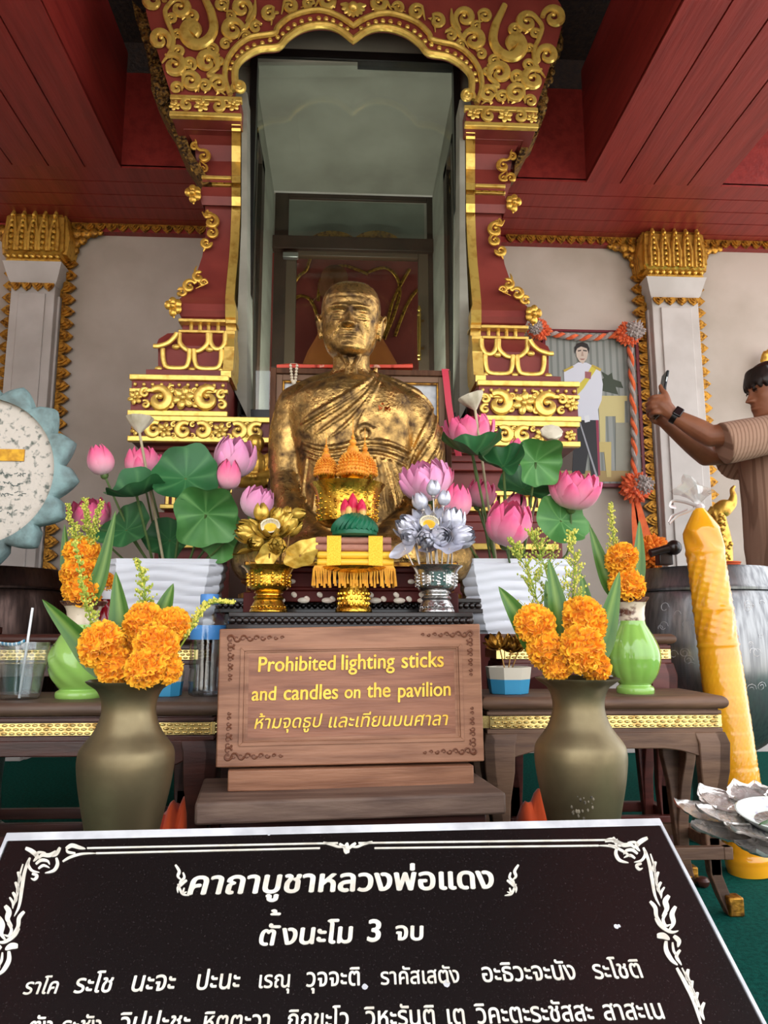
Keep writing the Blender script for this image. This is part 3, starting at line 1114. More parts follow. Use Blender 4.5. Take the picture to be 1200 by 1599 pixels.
def head_mb(M4, H, wide=1.0, eyes='closed', nose=1.0, ears=True, lips=1.0, age=1.0):
    """a head of height H facing -Y in its own frame, carried into place by M4"""
    mb = MB()
    NZ, NA = 130, 120

    def row(z):
        for a, b in zip(HEAD_TAB, HEAD_TAB[1:]):
            if z <= b[0] + 1e-9:
                t = (z - a[0]) / (b[0] - a[0])
                t = max(0, min(1, t))
                return [lerp(a[k], b[k], t) for k in (1, 2, 3)]
        return HEAD_TAB[-1][1:]

    def g(x, c, s):
        return math.exp(-((x - c) / s) ** 2)

    def feat(x, z):
        ax = abs(x)
        d = 0
        d += .032 * g(ax, .12, .10) * g(z, .07, .026)                      # brow
        d += .012 * g(x, 0, .05) * g(z, .06, .04)
        d -= .040 * g(ax, .135, .07) * g(z, -.005, .042)                    # socket
        d -= .02 * g(ax, .05, .025) * g(z, .01, .03)
        if eyes == 'closed':
            d += .050 * g(ax, .138, .060) * g(z, -.014, .034)
            d -= .028 * g(ax, .137, .066) * g(z, -.036 + .25 * (ax - .137) ** 2 * 8, .007)
            d -= .010 * g(ax, .137, .062) * g(z, .022, .008)
            d += .010 * g(ax, .14, .06) * g(z, -.052, .01)
            d -= .012 * age * g(ax, .14, .07) * g(z, -.075, .014)             # bag under the eye
        else:
            d += .036 * g(ax, .135, .05) * g(z, -.012, .03)
            d += .010 * g(ax, .137, .06) * g(z, .012, .009)
            d -= .008 * g(ax, .137, .06) * g(z, -.03, .008)
        # nose
        if -.21 < z < .07:
            t = (.05 - z) / .22
            if z > -.165:
                k = .022 + .105 * max(0, min(1, t)) ** 1.25
                wd = .030 + .020 * max(0, min(1, t))
            else:
                k = .127 * max(0, 1 - ((-.165 - z) / .036) ** 1.5)
                wd = .05
            if z > .05:
                k = .022 * (1 - (z - .05) / .02)
            d += nose * k * g(x, 0, wd)
        d += nose * .055 * g(ax, .058, .026) * g(z, -.152, .028)             # nostrils
        d -= .02 * g(ax, .03, .012) * g(z, -.19, .01)
        d += .020 * g(ax, .2, .07) * g(z, -.1, .06)                          # cheekbone
        d -= .018 * age * g(ax, .185, .06) * g(z, -.24, .06)                 # hollow cheek
        xl = .075 + (-.15 - z) * .55                                        # nasolabial fold
        if -.31 < z < -.13:
            d -= .010 * age * g(ax, xl, .016)
            d += .008 * age * g(ax, xl + .03, .02)
        d += .018 * g(x, 0, .15) * g(z, -.26, .09)
        d -= .009 * g(x, 0, .013) * g(z, -.215, .022)
        d += lips * .012 * g(x, 0, .10) * g(z, -.240, .022)
        d -= .018 * g(x, 0, .12) * g(z, -.2675 - ax * ax * 0.9, .010)
        d += lips * .016 * g(x, 0, .085) * g(z, -.298, .026)
        d -= .006 * g(x, 0, .09) * g(z, -.352, .02)
        d += .030 * g(x, 0, .09) * g(z, -.425, .05)
        d -= .006 * age * g(z, .2, .008) * g(x, 0, .16) + .006 * age * g(z, .255, .008) * g(x, 0, .14)   # furrows
        return d

    rings = []
    for i in range(NZ + 1):
        z = -.5 + i / NZ
        w, f, b = row(z)
        ring = []
        for j in range(NA):
            # more points towards the face
            u = j / NA
            a = 2 * PI * u + .55 * math.sin(2 * PI * u)
            # a = 0 at the back, PI at the face
            c, s_ = math.cos(a), math.sin(a)
            e = .9
            x = w * math.copysign(abs(s_) ** e, s_)
            if c > 0:
                y = b * c
            else:
                y = -f * abs(c) ** e
                y -= feat(x, z) * min(1, abs(c) * 1.6)
            ring.append(M4 @ Vector((x * H * wide, y * H, z * H)))
        rings.append(ring)
    mb.loft(rings)
    if ears:
        for s in (-1, 1):
            X = .305 * wide
            pts = spline([(X + .01, -.03, -.15), (X + .03, -.05, -.06), (X + .055, -.045, .03), (X + .08, .0, .075), (X + .09, .055, .06), (X + .08, .085, .0), (X + .055, .07, -.09), (X + .03, .02, -.19), (X + .01, -.02, -.22)], 5)
            mb.tube([M4 @ (Vector((s * p.x, p.y, p.z)) * H) for p in pts], [.020 * H] * len(pts), 8)
            mb.tube([M4 @ (Vector((s * (p.x * .3 + (X + .015) * .7), p.y * .55 + .008, p.z * .6 - .03)) * H) for p in pts], [.02 * H] * len(pts), 8)
            mb.ball(M4 @ (Vector((s * (X + .035), .02, -.05)) * H), .07 * H, (.45, 1, 2.1), 12, 10, M4.to_3x3().normalized())
            mb.ball(M4 @ (Vector((s * (X + .025), -.005, -.19)) * H), .042 * H, (.6, .9, 1.2), 10, 8, M4.to_3x3().normalized())
    return mb


def limb(mb, pts, rad, n=14, sub=5):
    q = spline([tuple(p) + (r,) for p, r in zip(pts, rad)], sub)
    path, rr = [Vector(v[:3]) for v in q], [v[3] for v in q]
    mb.tube(path, rr, n)
    mb.ball(path[0], rr[0], n=n, m=8)
    mb.ball(path[-1], rr[-1], n=n, m=8)


def ell_rings(rows, cx, d, n=36, p=.82):
    """body cross-sections: (photo row, left px, right px, front depth, back depth) at distance d"""
    out = []
    for py, x0, x1, f, b in rows:
        A, B = P(x0, py, d), P(x1, py, d)
        c, w = (A + B) / 2, (B.x - A.x) / 2
        ring = []
        for k in range(n):
            a = 2 * PI * k / n
            ca, sa = math.cos(a), math.sin(a)
            ring.append(Vector((c.x + w * math.copysign(abs(ca) ** p, ca), d + (b if sa > 0 else f) * math.copysign(abs(sa) ** p, sa), A.z)))
        out.append(ring)
    return out


BD = 2.42
statue = thing('monk_statue', 'gold-leafed bust of a seated bald monk with closed eyes before the glazed niche', 'statue', (P(550, 900, BD).x, BD, .79))
crown, chin = P(549, 437, BD), P(549, 560, BD - .06)
Hh = (crown.z - chin.z) * .90
HM = Matrix.Translation(((crown.x + chin.x) / 2 - .002, BD - .0, crown.z - Hh * .5 - .016)) @ Matrix.Rotation(math.radians(2), 4, 'Y') @ Matrix.Rotation(math.radians(-3), 4, 'Z') @ Matrix.Rotation(math.radians(3), 4, 'X')
body = MB()
# neck, trapezius, shoulders
limb(body, [P(549, 640, BD + .03), P(549, 590, BD + .02), P(549, 530, BD + .015)], [.085, .066, .062], 20)
for s, xs in ((-1, 463), (1, 637)):
    limb(body, [P(549 + s * 22, 596, BD + .03), P(549 + s * 52, 610, BD + .03), P(xs, 632, BD + .02)], [.042, .054, .066], 16)
body.loft(ell_rings([(586, 526, 572, .045, .05), (595, 508, 590, .075, .085), (605, 480, 618, .1, .11), (622, 456, 640, .115, .12), (650, 450, 650, .125, .13), (685, 455, 646, .128, .13),
                     (720, 464, 640, .125, .125), (760, 468, 640, .13, .125), (800, 466, 645, .14, .13), (850, 460, 650, .15, .14), (890, 455, 655, .15, .14)], 550, BD))
limb(body, [P(461, 640, BD + .015), P(448, 690, BD + .01), P(446, 745, BD + .0)], [.069, .062, .052], 18)          # bare arm
limb(body, [P(446, 745, BD), P(455, 800, BD - .08), P(500, 842, BD - .2)], [.053, .05, .038], 18)
limb(body, [P(640, 640, BD + .015), P(662, 690, BD + .01), P(668, 745, BD)], [.07, .068, .06], 18)
limb(body, [P(668, 745, BD), P(655, 800, BD - .08), P(600, 842, BD - .2)], [.06, .055, .042], 18)
# crossed legs
limb(body, [P(480, 880, BD + .05), P(400, 872, BD - .05), P(480, 875, BD - .22), P(600, 875, BD - .22)], [.1, .085, .075, .06], 18)
limb(body, [P(625, 880, BD + .05), P(705, 872, BD - .05), P(620, 868, BD - .20), P(500, 868, BD - .20)], [.1, .085, .07, .05], 18)
for s, x in ((-1, 530), (1, 570)):                                                                                # hands resting in the lap
    limb(body, [P(x - s * -30, 842, BD - .2), P(x, 850, BD - .235), P(x + s * 25, 852, BD - .24)], [.034, .03, .02], 12)
base0 = fused(body, .008, 4)
bvh = BVHTree.FromPolygons([v.co.copy() for v in base0.vertices], [tuple(p.vertices) for p in base0.polygons])


def hit(px, py, back=0.0):
    r = ray(px, py).normalized()
    h = bvh.ray_cast(CL, r)
    if h[0] is None:
        return P(px, py, BD)
    return h[0] + r * back


full = MB()
full.add([v.co.copy() for v in base0.vertices], [tuple(p.vertices) for p in base0.polygons])
# the robe over one shoulder: its rolled edge, the folds and the chest band
folds = [
    ([(588, 574), (583, 586), (566, 602), (540, 620), (510, 637), (484, 652), (470, 662)], .013),
    ([(590, 584), (572, 606), (545, 626), (515, 645), (488, 662), (474, 674)], .009),
    ([(588, 592), (572, 616), (548, 640), (520, 660), (494, 678)], .009),
    ([(586, 600), (574, 624), (556, 648), (536, 668), (514, 684)], .008),
    ([(596, 590), (578, 626), (564, 656), (552, 682)], .008),
    ([(610, 592), (640, 606), (664, 622), (678, 640)], .008),
    ([(676, 640), (668, 660), (655, 690), (640, 716), (634, 740)], .010),
    ([(682, 650), (676, 680), (660, 708), (642, 735)], .009),
    ([(690, 668), (684, 700), (668, 728), (648, 752)], .009),
    ([(692, 700), (684, 728), (668, 752), (652, 768)], .009),
    ([(690, 725), (676, 752), (660, 768)], .009),
    ([(472, 690), (500, 700), (530, 698), (556, 692), (585, 690), (612, 694), (640, 706)], .012),
    ([(474, 700), (500, 710), (530, 709), (556, 702), (585, 700), (612, 706), (640, 718)], .010),
    ([(476, 710), (502, 719), (530, 719), (558, 713), (586, 712), (612, 718), (638, 730)], .010),
    ([(566, 690), (558, 676), (570, 666), (582, 676), (574, 690)], .012),
    ([(586, 668), (580, 680), (584, 692)], .010),
    ([(588, 708), (596, 740), (600, 770), (604, 800)], .010), ([(600, 712), (610, 745), (618, 775), (622, 800)], .009),
    ([(612, 716), (624, 748), (634, 776), (640, 795)], .009), ([(578, 708), (582, 740), (584, 772), (586, 800)], .009),
    ([(566, 706), (566, 745), (566, 790)], .008), ([(500, 716), (496, 750), (490, 800)], .008), ([(530, 716), (528, 750), (524, 790)], .007), ([(480, 716), (476, 750), (472, 800)], .008),
]
for pts, r in folds:
    sp = spline(pts, 4)
    path = [hit(v[0], v[1], .002) for v in sp]
    # keep the fold on one continuous surface
    path = [p for i, p in enumerate(path) if i == 0 or (p - path[i - 1]).length < .09]
    if len(path) > 3:
        m_ = len(path)
        full.tube(path, [r * (.35 + .65 * math.sin(PI * min(1, max(0, (i + .6) / m_))) ** .6) for i in range(m_)], 8)
# layered cloth: a thin shell where the robe lies
full.join(head_mb(HM, Hh, 1.12, 'closed', 1.05, True, .9, 1.25))
# collar bones and throat
for s in (-1, 1):
    full.tube([P(549 + s * 6, 598, BD - .075), P(549 + s * 5, 570, BD - .06), P(549 + s * 18, 545, BD - .03)], [.012, .010, .008], 8)
me = fused(full, .0029, 2, .5)
M['leaf_gold'] = mat('worn_gold_leaf', (204, 162, 94), 0.22, 0.95, c2=(80, 58, 36), ns=24, nlo=0.36, nhi=0.66, rough2=.46, bump=.8, bs=90, bdist=.004, detail=9, metal2=.72)
link('body', me, M['leaf_gold'], statue, 180)
# pedestal of the bust
mb = MB()
c = P(548, 900, BD)
zb = .79
prof = [(.36, 0), (.36, .022), (.335, .03), (.33, .05), (.345, .06), (.35, .085), (.325, .1), (.30, .108)]
mb.lathe(prof, (c.x, BD, zb), 64, lambda a, z, r: r * (1 + (.02 * abs(math.sin(12 * a)) if .04 < z < .095 else 0)))
mb.xform(Matrix.Translation((0, BD, 0)) @ Matrix.Diagonal((1, .72, 1, 1)) @ Matrix.Translation((0, -BD, 0)))
obj('pedestal', mb, M['gold_old'], statue)
# flakes of leaf lifting from the chest
mb = MB()
for px, py in ((600, 630), (606, 634), (595, 636), (603, 641), (612, 638)):
    p = hit(px, py, -.006)
    q = [p + Vector((random.uniform(-.012, .012), random.uniform(-.012, .002), random.uniform(-.012, .012))) for _ in range(5)]
    mb.add(q, [(0, 1, 2), (0, 2, 3), (0, 3, 4), (1, 2, 4)])
obj('leaf_flakes', mb, mat('copper_flake', (170, 82, 30), .4, .7), statue)
# ---------------------------------------------------------------- tables
M['wood_dark'] = mat('dark_varnished_wood', (74, 38, 30), .35, c2=(52, 26, 22), ns=5, stretch=(1.2, 8, 8), bump=.25, bs=20, detail=7, coat=.2)
M['wood_worn'] = mat('worn_brown_wood', (116, 86, 66), .55, c2=(88, 62, 48), ns=5, stretch=(1.2, 9, 9), bump=.4, bs=22, detail=8)
M['wood_top'] = mat('dusty_table_top', (100, 78, 64), .5, c2=(74, 54, 44), ns=4, stretch=(1.2, 7, 7), bump=.3, bs=25, detail=8)
M['gilt_strip'] = mat('stamped_gilt_strip', (236, 210, 140), .25, .85, c2=(150, 110, 50), ns=30, nlo=.5, nhi=.75)


def gilt_pattern(mb, x0, x1, y, z0, z1):
    """a stamped strip: rims and small bricks"""
    mb.box(x0, x1, y - .004, y + .02, z0, z1)
    h = z1 - z0
    n = max(4, int((x1 - x0) / (h * .62)))
    w = (x1 - x0) / n
    for k in range(3):
        za, zb_ = z0 + h * (k + .08) / 3, z0 + h * (k + .92) / 3
        for i in range(n):
            o = w * .5 if k == 1 else 0
            mb.ball((x0 + w * (i + .5) + (o if i < n - 1 else 0), y - .004, (za + zb_) / 2), w * .45, (1, .5, (zb_ - za) / w), 6, 5)


def altar_table(name, label, x0, x1, d0, d1, z, lip, strip, apron, mats, legw=.082, group=None, feet=True, floor=0.0, goldfoot=False):
    """low Thai altar table: rounded top, gilt strip, scalloped apron, cabriole legs with outturned feet"""
    mt, ma = mats
    t = thing(name, label, 'table', ((x0 + x1) / 2, (d0 + d1) / 2, floor), group)
    mb = MB()
    prof = [(.012, 0), (.004, lip * .15), (0, lip * .45), (.003, lip * .8), (.012, lip)]
    mb.loft([[(x0 + e, d0 + e, z - lip + h), (x1 - e, d0 + e, z - lip + h), (x1 - e, d1 - e, z - lip + h), (x0 + e, d1 - e, z - lip + h)] for e, h in prof])
    obj('top', mb, mt, t, .004)
    i = .022
    za = z - lip
    mb = MB()
    mb.box(x0 + i, x1 - i, d0 + i, d1 - i, za - strip - .022, za)
    mb.box(x0 + i - .006, x1 - i + .006, d0 + i - .006, d1 - i + .006, za - .014, za - .004)
    mb.box(x0 + i - .006, x1 - i + .006, d0 + i - .006, d1 - i + .006, za - strip - .026, za - strip - .014)
    obj('frieze', mb, ma, t, .002)
    mb = MB()
    gilt_pattern(mb, x0 + i + .002, x1 - i - .002, d0 + i - .003, za - strip - .012, za - .016)
    mb2 = MB()
    gilt_pattern(mb2, d0 + i, d1 - i, 0, za - strip - .012, za - .016)
    for s, xx in ((1, x1 - i), (-1, x0 + i)):
        mb.join(mb2, Matrix.Translation((xx + s * .003, 0, 0)) @ Matrix.Rotation(PI / 2, 4, 'Z'))
    obj('gilt_strip', mb, M['gilt_strip'], t)
    zb = za - strip - .024
    # scalloped apron
    W = x1 - x0
    e = .012

    def ap(u0, u1, drop):
        c = []
        L = u1 - u0
        for f, h in ((0, 1), (.03, 1.15), (.05, 1.0), (.062, .80), (.075, .9), (.10, 1.14), (.135, 1.02), (.19, .84), (.26, .74), (.5, .72), (.74, .74), (.81, .84), (.865, 1.02), (.90, 1.14), (.925, .9), (.938, .80), (.95, 1.0), (.97, 1.15), (1, 1)):
            c.append((u0 + L * f, zb - drop * h))
        return c
    mb = MB()
    c = ap(x0 + e, x1 - e, apron)
    mb.prism([(x0 + e, d0 + e, zb)] + [(x, d0 + e, zz) for x, zz in c] + [(x1 - e, d0 + e, zb)], (0, .026, 0))
    mb.prism([(x0 + e, d1 - e - .026, zb)] + [(x, d1 - e - .026, zz) for x, zz in c] + [(x1 - e, d1 - e - .026, zb)], (0, .026, 0))
    c = ap(d0 + e, d1 - e, apron * .8)
    for xx in (x0 + e, x1 - e - .026):
        mb.prism([(xx, d0 + e, zb)] + [(xx, y, zz) for y, zz in c] + [(xx, d1 - e, zb)], (.026, 0, 0))
    obj('apron', mb, ma, t, .003)
    for sx in (-1, 1):
        for sy in (-1, 1):
            X = x0 + e if sx < 0 else x1 - e
            Y = d0 + e if sy < 0 else d1 - e
            H = zb - floor
            mb = MB()
            # L-shaped leg: a flange along each side of the table, thinning and turning out at the foot
            lv = [(0, .0, 1.0), (.06, .008, 1.0), (.22, .004, .92), (.38, -.008, .66), (.6, -.022, .46), (.8, -.022, .36), (.92, -.008, .36), (1.0, .006, .38)]
            r1, r2 = [], []
            for f, o, w in lv:
                zz = zb - H * f
                th = .03
                ox, oy = X + sx * o, Y + sy * o
                r1.append([(ox, oy, zz), (ox - sx * legw * w, oy, zz), (ox - sx * legw * w, oy - sy * th, zz), (ox, oy - sy * th, zz)])
                r2.append([(ox, oy, zz), (ox - sx * th, oy, zz), (ox - sx * th, oy - sy * legw * w, zz), (ox, oy - sy * legw * w, zz)])
            mb.loft(r1)
            mb.loft(r2)
            lg = obj('leg', mb, ma, t, .003)
            if goldfoot:
                mb = MB()
                ox, oy = X + sx * .008, Y + sy * .008
                xa, xb = sorted((ox + sx * .004, ox - sx * .034))
                ya, yb = sorted((oy + sy * .004, oy - sy * .034))
                mb.loft([[(xa, ya, zz), (xb, ya, zz), (xb, yb, zz), (xa, yb, zz)] for zz in (floor, floor + .045)])
                obj('foot_cap', mb, M['gold_old'], lg, .004)
    mb = MB()
    zr = floor + .13
    mb.box(x0 + e, x1 - e, d0 + e + .002, d0 + e + .024, zr, zr + .03)
    mb.box(x0 + e, x1 - e, d1 - e - .024, d1 - e - .002, zr, zr + .03)
    for xx in (x0 + e + .002, x1 - e - .024):
        mb.box(xx, xx + .022, d0 + e, d1 - e, zr, zr + .03)
    obj('stretcher', mb, ma, t, .002)
    return t


TL0, TR0 = 1.83, 1.92
XL1, XR0, XR1 = P(345, 1095, TL0).x, P(752, 1090, TR0).x, P(1141, 1098, TR0).x
ZL, ZT = P(300, 1096, TL0).z, P(900, 1088, TR0).z
ZT = ZL = (ZL + ZT) / 2
LIP = .033
altar_table('altar_table', 'dark wooden altar table under the glass of water, gilt strip along its edge', XL1 - .92, XL1, TL0, 2.16, ZL, LIP, .032, .05, (M['wood_top'], M['wood_dark']), goldfoot=True)
altar_table('altar_table', 'worn brown altar table carrying the blue and white pot and the right green vase', XR0, XR1, TR0, 2.2, ZT, LIP, .034, .055, (M['wood_worn'], M['wood_worn']), goldfoot=True)
# second tier
D2 = 2.24
Z2 = P(1000, 990, D2).z
X2R = P(1059, 1000, D2).x
altar_table('altar_table', 'higher brown altar table behind, under the right white lotus planter', P(778, 1000, D2).x, X2R, D2, 2.47, Z2, .03, .032, .05, (M['wood_worn'], mat('red_brown_wood', (104, 48, 40), .4, c2=(84, 38, 32), ns=6, stretch=(2, 9, 9))), goldfoot=False)
altar_table('altar_table', 'higher dark altar table behind, under the left white lotus planter', P(-110, 1000, D2).x, P(316, 1000, D2).x, D2, 2.47, Z2, .03, .032, .05, (M['wood_dark'], M['wood_dark']), goldfoot=False)
# middle tables: beaded black edge
M['wood_black'] = mat('black_lacquered_wood', (38, 26, 22), .3, c2=(24, 16, 14), ns=8, coat=.3)


def beaded_table(label, x0, x1, d0, d1, z):
    t = thing('beaded_table', label, 'table', ((x0 + x1) / 2, (d0 + d1) / 2, 0))
    mb = MB()
    mb.box(x0, x1, d0, d1, z - .012, z)
    mb.box(x0 - .004, x1 + .004, d0 - .004, d1 + .004, z - .042, z - .030)
    mb.box(x0 + .006, x1 - .006, d0 + .006, d1 - .006, z - .034, z - .008)
    obj('top', mb, M['wood_black'], t, .002)
    mb = MB()
    n = int((x1 - x0) / .0165)
    for i in range(n):
        mb.ball((lerp(x0 + .01, x1 - .01, i / (n - 1)), d0 + .004, z - .021), .0088, (1, .9, 1), 8, 6)
    m_ = int((d1 - d0) / .0165)
    for xx in (x0 + .004, x1 - .004):
        for i in range(m_):
            mb.ball((xx, lerp(d0 + .012, d1 - .01, i / (m_ - 1)), z - .021), .0088, (.9, 1, 1), 6, 5)
    obj('bead_edge', mb, M['wood_black'], t)
    mb = MB()
    mb.box(x0 + .02, x1 - .02, d0 + .02, d1 - .02, z - .14, z - .042)
    obj('apron', mb, M['wood_black'], t, .003)
    for sx in (0, 1):
        for sy in (0, 1):
            X = x1 - .075 if sx else x0 + .02
            Y = d1 - .075 if sy else d0 + .02
            mb = MB()
            mb.loft([[(X, Y, zz), (X + w, Y, zz), (X + w, Y + w, zz), (X, Y + w, zz)] for zz, w in ((0, .055), (.1, .045), (z - .14, .055))])
            obj('leg', mb, M['wood_black'], t, .003)
    return t


DM = 1.88
ZM = P(540, 956, DM).z
XM0, XM1 = P(357, 960, DM).x, P(739, 956, DM).x
beaded_table('black beaded-edge table holding the gold and silver pedestal bowls in the middle', XM0, XM1, DM, 2.1, ZM)
DB = 2.13
beaded_table('black beaded-edge table further back, beneath the gold bust', P(338, 940, DB).x, P(752, 940, DB).x, DB, 2.78, .79)
# the inlaid low table with mother-of-pearl
t = thing('inlaid_table', 'small dark red table inlaid with mother-of-pearl behind the pedestal bowls', 'table', (P(548, 950, 2.0).x, 2.02, ZM))
DI = 1.985
xa, xb = P(381, 900, DI).x, P(716, 900, DI).x
zi = P(548, 877, DI).z
ZI = zi
mi = mat('inlaid_red_wood', (88, 28, 24), .6, c2=(58, 20, 18), ns=6, spec=.25)
H = zi - ZM
mb = MB()
DIB = 2.1
mb.box(xa, xb, DI, DIB, zi - .014, zi)
mb.box(xa + .012, xb - .012, DI + .012, DIB, zi - .028, zi - .014)
mb.box(xa + .02, xb - .02, DI + .02, DIB, ZM + H * .5, zi - .028)
mb.box(xa + .008, xb - .008, DI + .008, DIB, ZM + H * .44, ZM + H * .5)
mb.box(xa + .016, xb - .016, DI + .016, DIB, ZM + .03, ZM + H * .44)
mb.box(xa, xa + .05, DI, DI + .05, ZM, ZM + H * .4)
mb.box(xb - .05, xb, DI, DI + .05, ZM, ZM + H * .4)
mb.box(xa, xa + .05, DIB - .05, DIB, ZM, ZM + H * .4)
mb.box(xb - .05, xb, DIB - .05, DIB, ZM, ZM + H * .4)
obj('body', mb, mi, t, .003)
mb = MB()
mb.box(xa + .004, xb - .004, DI - .003, DI + .01, zi - .012, zi - .002)
obj('gilt_edge', mb, M['gold_old'], t)
pearl = mat('mother_of_pearl', (214, 204, 186), .2, c2=(236, 214, 196), ns=40, coat=.5)
mb = MB()
for k, n in ((0, 9), (1, 8), (2, 9)):
    for i in range(n):
        x = lerp(xa + .03, xb - .03, (i + (.5 if k == 1 else 0)) / (n - 1 if k != 1 else n))
        if k == 0:
            mb.ball((x, DI + .013, ZM + .034), .016, (1, .3, .5), 8, 6)
        elif k == 1:
            mb.ball((x, DI + .017, ZM + H * .62), .010, (1, .3, .7), 7, 5)
        else:
            mb.ball((x + .012, DI + .017, ZM + H * .84), .010, (1.1, .3, .6), 7, 5)
for i in range(16):
    x = lerp(xa + .03, xb - .03, i / 15)
    mb.ball((x, DI + .013, ZM + H * (.36 if i % 2 else .28)), .009, (1, .3, .8), 7, 5, Matrix.Rotation(.7, 3, 'Y'))
obj('pearl_inlay', mb, pearl, t)
# orange cloths stored below the front tables
mc = mat('orange_robe_cloth', (206, 74, 22), .85, c2=(170, 54, 16), ns=5, sheen=.3)


def cloth_heap(label, x0, x1, d0, d1, z1):
    mb = MB()
    nx, ny = 26, 16
    vs, fs = [], []
    for j in range(ny + 1):
        for i in range(nx + 1):
            u, v = i / nx, j / ny
            h = math.sin(PI * min(1, u * 1.02)) ** .5 * math.sin(PI * min(1, max(0, v))) ** .5 if 0 < u < 1 and 0 < v < 1 else 0
            h *= z1 * (.85 + .2 * noise.noise((u * 3, v * 3, x0)))
            h += .03 * abs(math.sin(u * 17 + 3 * v)) * (h > 0)
            vs.append((lerp(x0, x1, u), lerp(d0, d1, v), h))
    for j in range(ny):
        for i in range(nx):
            a = j * (nx + 1) + i
            fs.append((a, a + 1, a + nx + 2, a + nx + 1))
    mb.add(vs, fs)
    tag(obj('folded_robe', mb, mc, None, sharp=70), label, 'robe')


cloth_heap('orange monk robe heaped on the carpet under the left altar table', P(225, 1250, 2.0).x, P(338, 1250, 2.0).x, 1.9, 2.12, .3)
cloth_heap('orange monk robe heaped on the carpet under the right altar table', P(790, 1250, 2.05).x, P(925, 1250, 2.05).x, 1.98, 2.16, .3)
# ---------------------------------------------------------------- inscribed stone tablet
SA, SB = P(10, 1303, 1.16), P(1032, 1282, 1.235)          # its top edge
SCn = P(-90, 1599, .93)
Zd = (SB - SA)
su = Zd.normalized()
sc_ = PZ(1139, 1599, P(1139, 1599, .985).z)
sv = ((sc_ - SB) - su * (sc_ - SB).dot(su))
SLOPE = sv.normalized()                                    # down the face
SN = su.cross(SLOPE)
if SN.y > 0:
    SN = -SN                                               # out of the face


def SPt(px, py, off=0.0):
    """point on the face of the tablet seen at a pixel"""
    r = ray(px, py)
    k = (SA - CL).dot(SN) / r.dot(SN)
    return CL + r * k + SN * off


tl, tr = SPt(12, 1312), SPt(1031, 1288)
WID = (tr - tl).length
ux = (tr - tl).normalized()
uv = -(ux.cross(SN)) if (ux.cross(SN)).z > 0 else ux.cross(SN)
uv = uv.normalized()
LEN = .62
M['granite'] = mat('black_granite', (22, 17, 17), .22, c2=(46, 40, 40), ns=420, nlo=.62, nhi=.72, spec=.5, coat=.15)
M['granite_edge'] = mat('polished_stone_edge', (184, 184, 188), .3, c2=(222, 222, 224), ns=14, spec=.6)
M['engraved'] = mat('silver_white_paint', (226, 220, 208), .55, c2=(200, 192, 178), ns=40)
tablet = thing('stone_tablet', 'black granite tablet engraved with white Thai verses, propped slanting in front of the altar', 'tablet', (tl.x + WID / 2, tl.y, 0))
mb = MB()
q = [tl, tr, tr + uv * LEN, tl + uv * LEN]
mb.prism(q, -SN * .028)
obj('slab', mb, M['granite'], tablet, .0015, sharp=20)
mb = MB()
mb.prism([tl - uv * .0135 - ux * .006, tr - uv * .0135 + ux * .006, tr + ux * .006 + uv * .001, tl - ux * .006 + uv * .001], -SN * .03)
for p, s in ((tl, -1), (tr, 1)):
    a = p + ux * s * .0005
    b_ = p + ux * s * .006
    mb.prism([a, b_, b_ + uv * LEN, a + uv * LEN], -SN * .03)
obj('edge_band', mb, M['granite_edge'], tablet, .001, sharp=20)
# its prop on the floor
mb = MB()
for s in (.08, WID - .11):
    p = tl + ux * s - SN * .03
    a, b_ = p + uv * .01, p + uv * (LEN - .02)
    mb.prism([a, Vector((a.x, a.y + .03, 0)), Vector((b_.x, b_.y, 0)), b_], ux * .03)
obj('support', mb, M['black'], tablet)


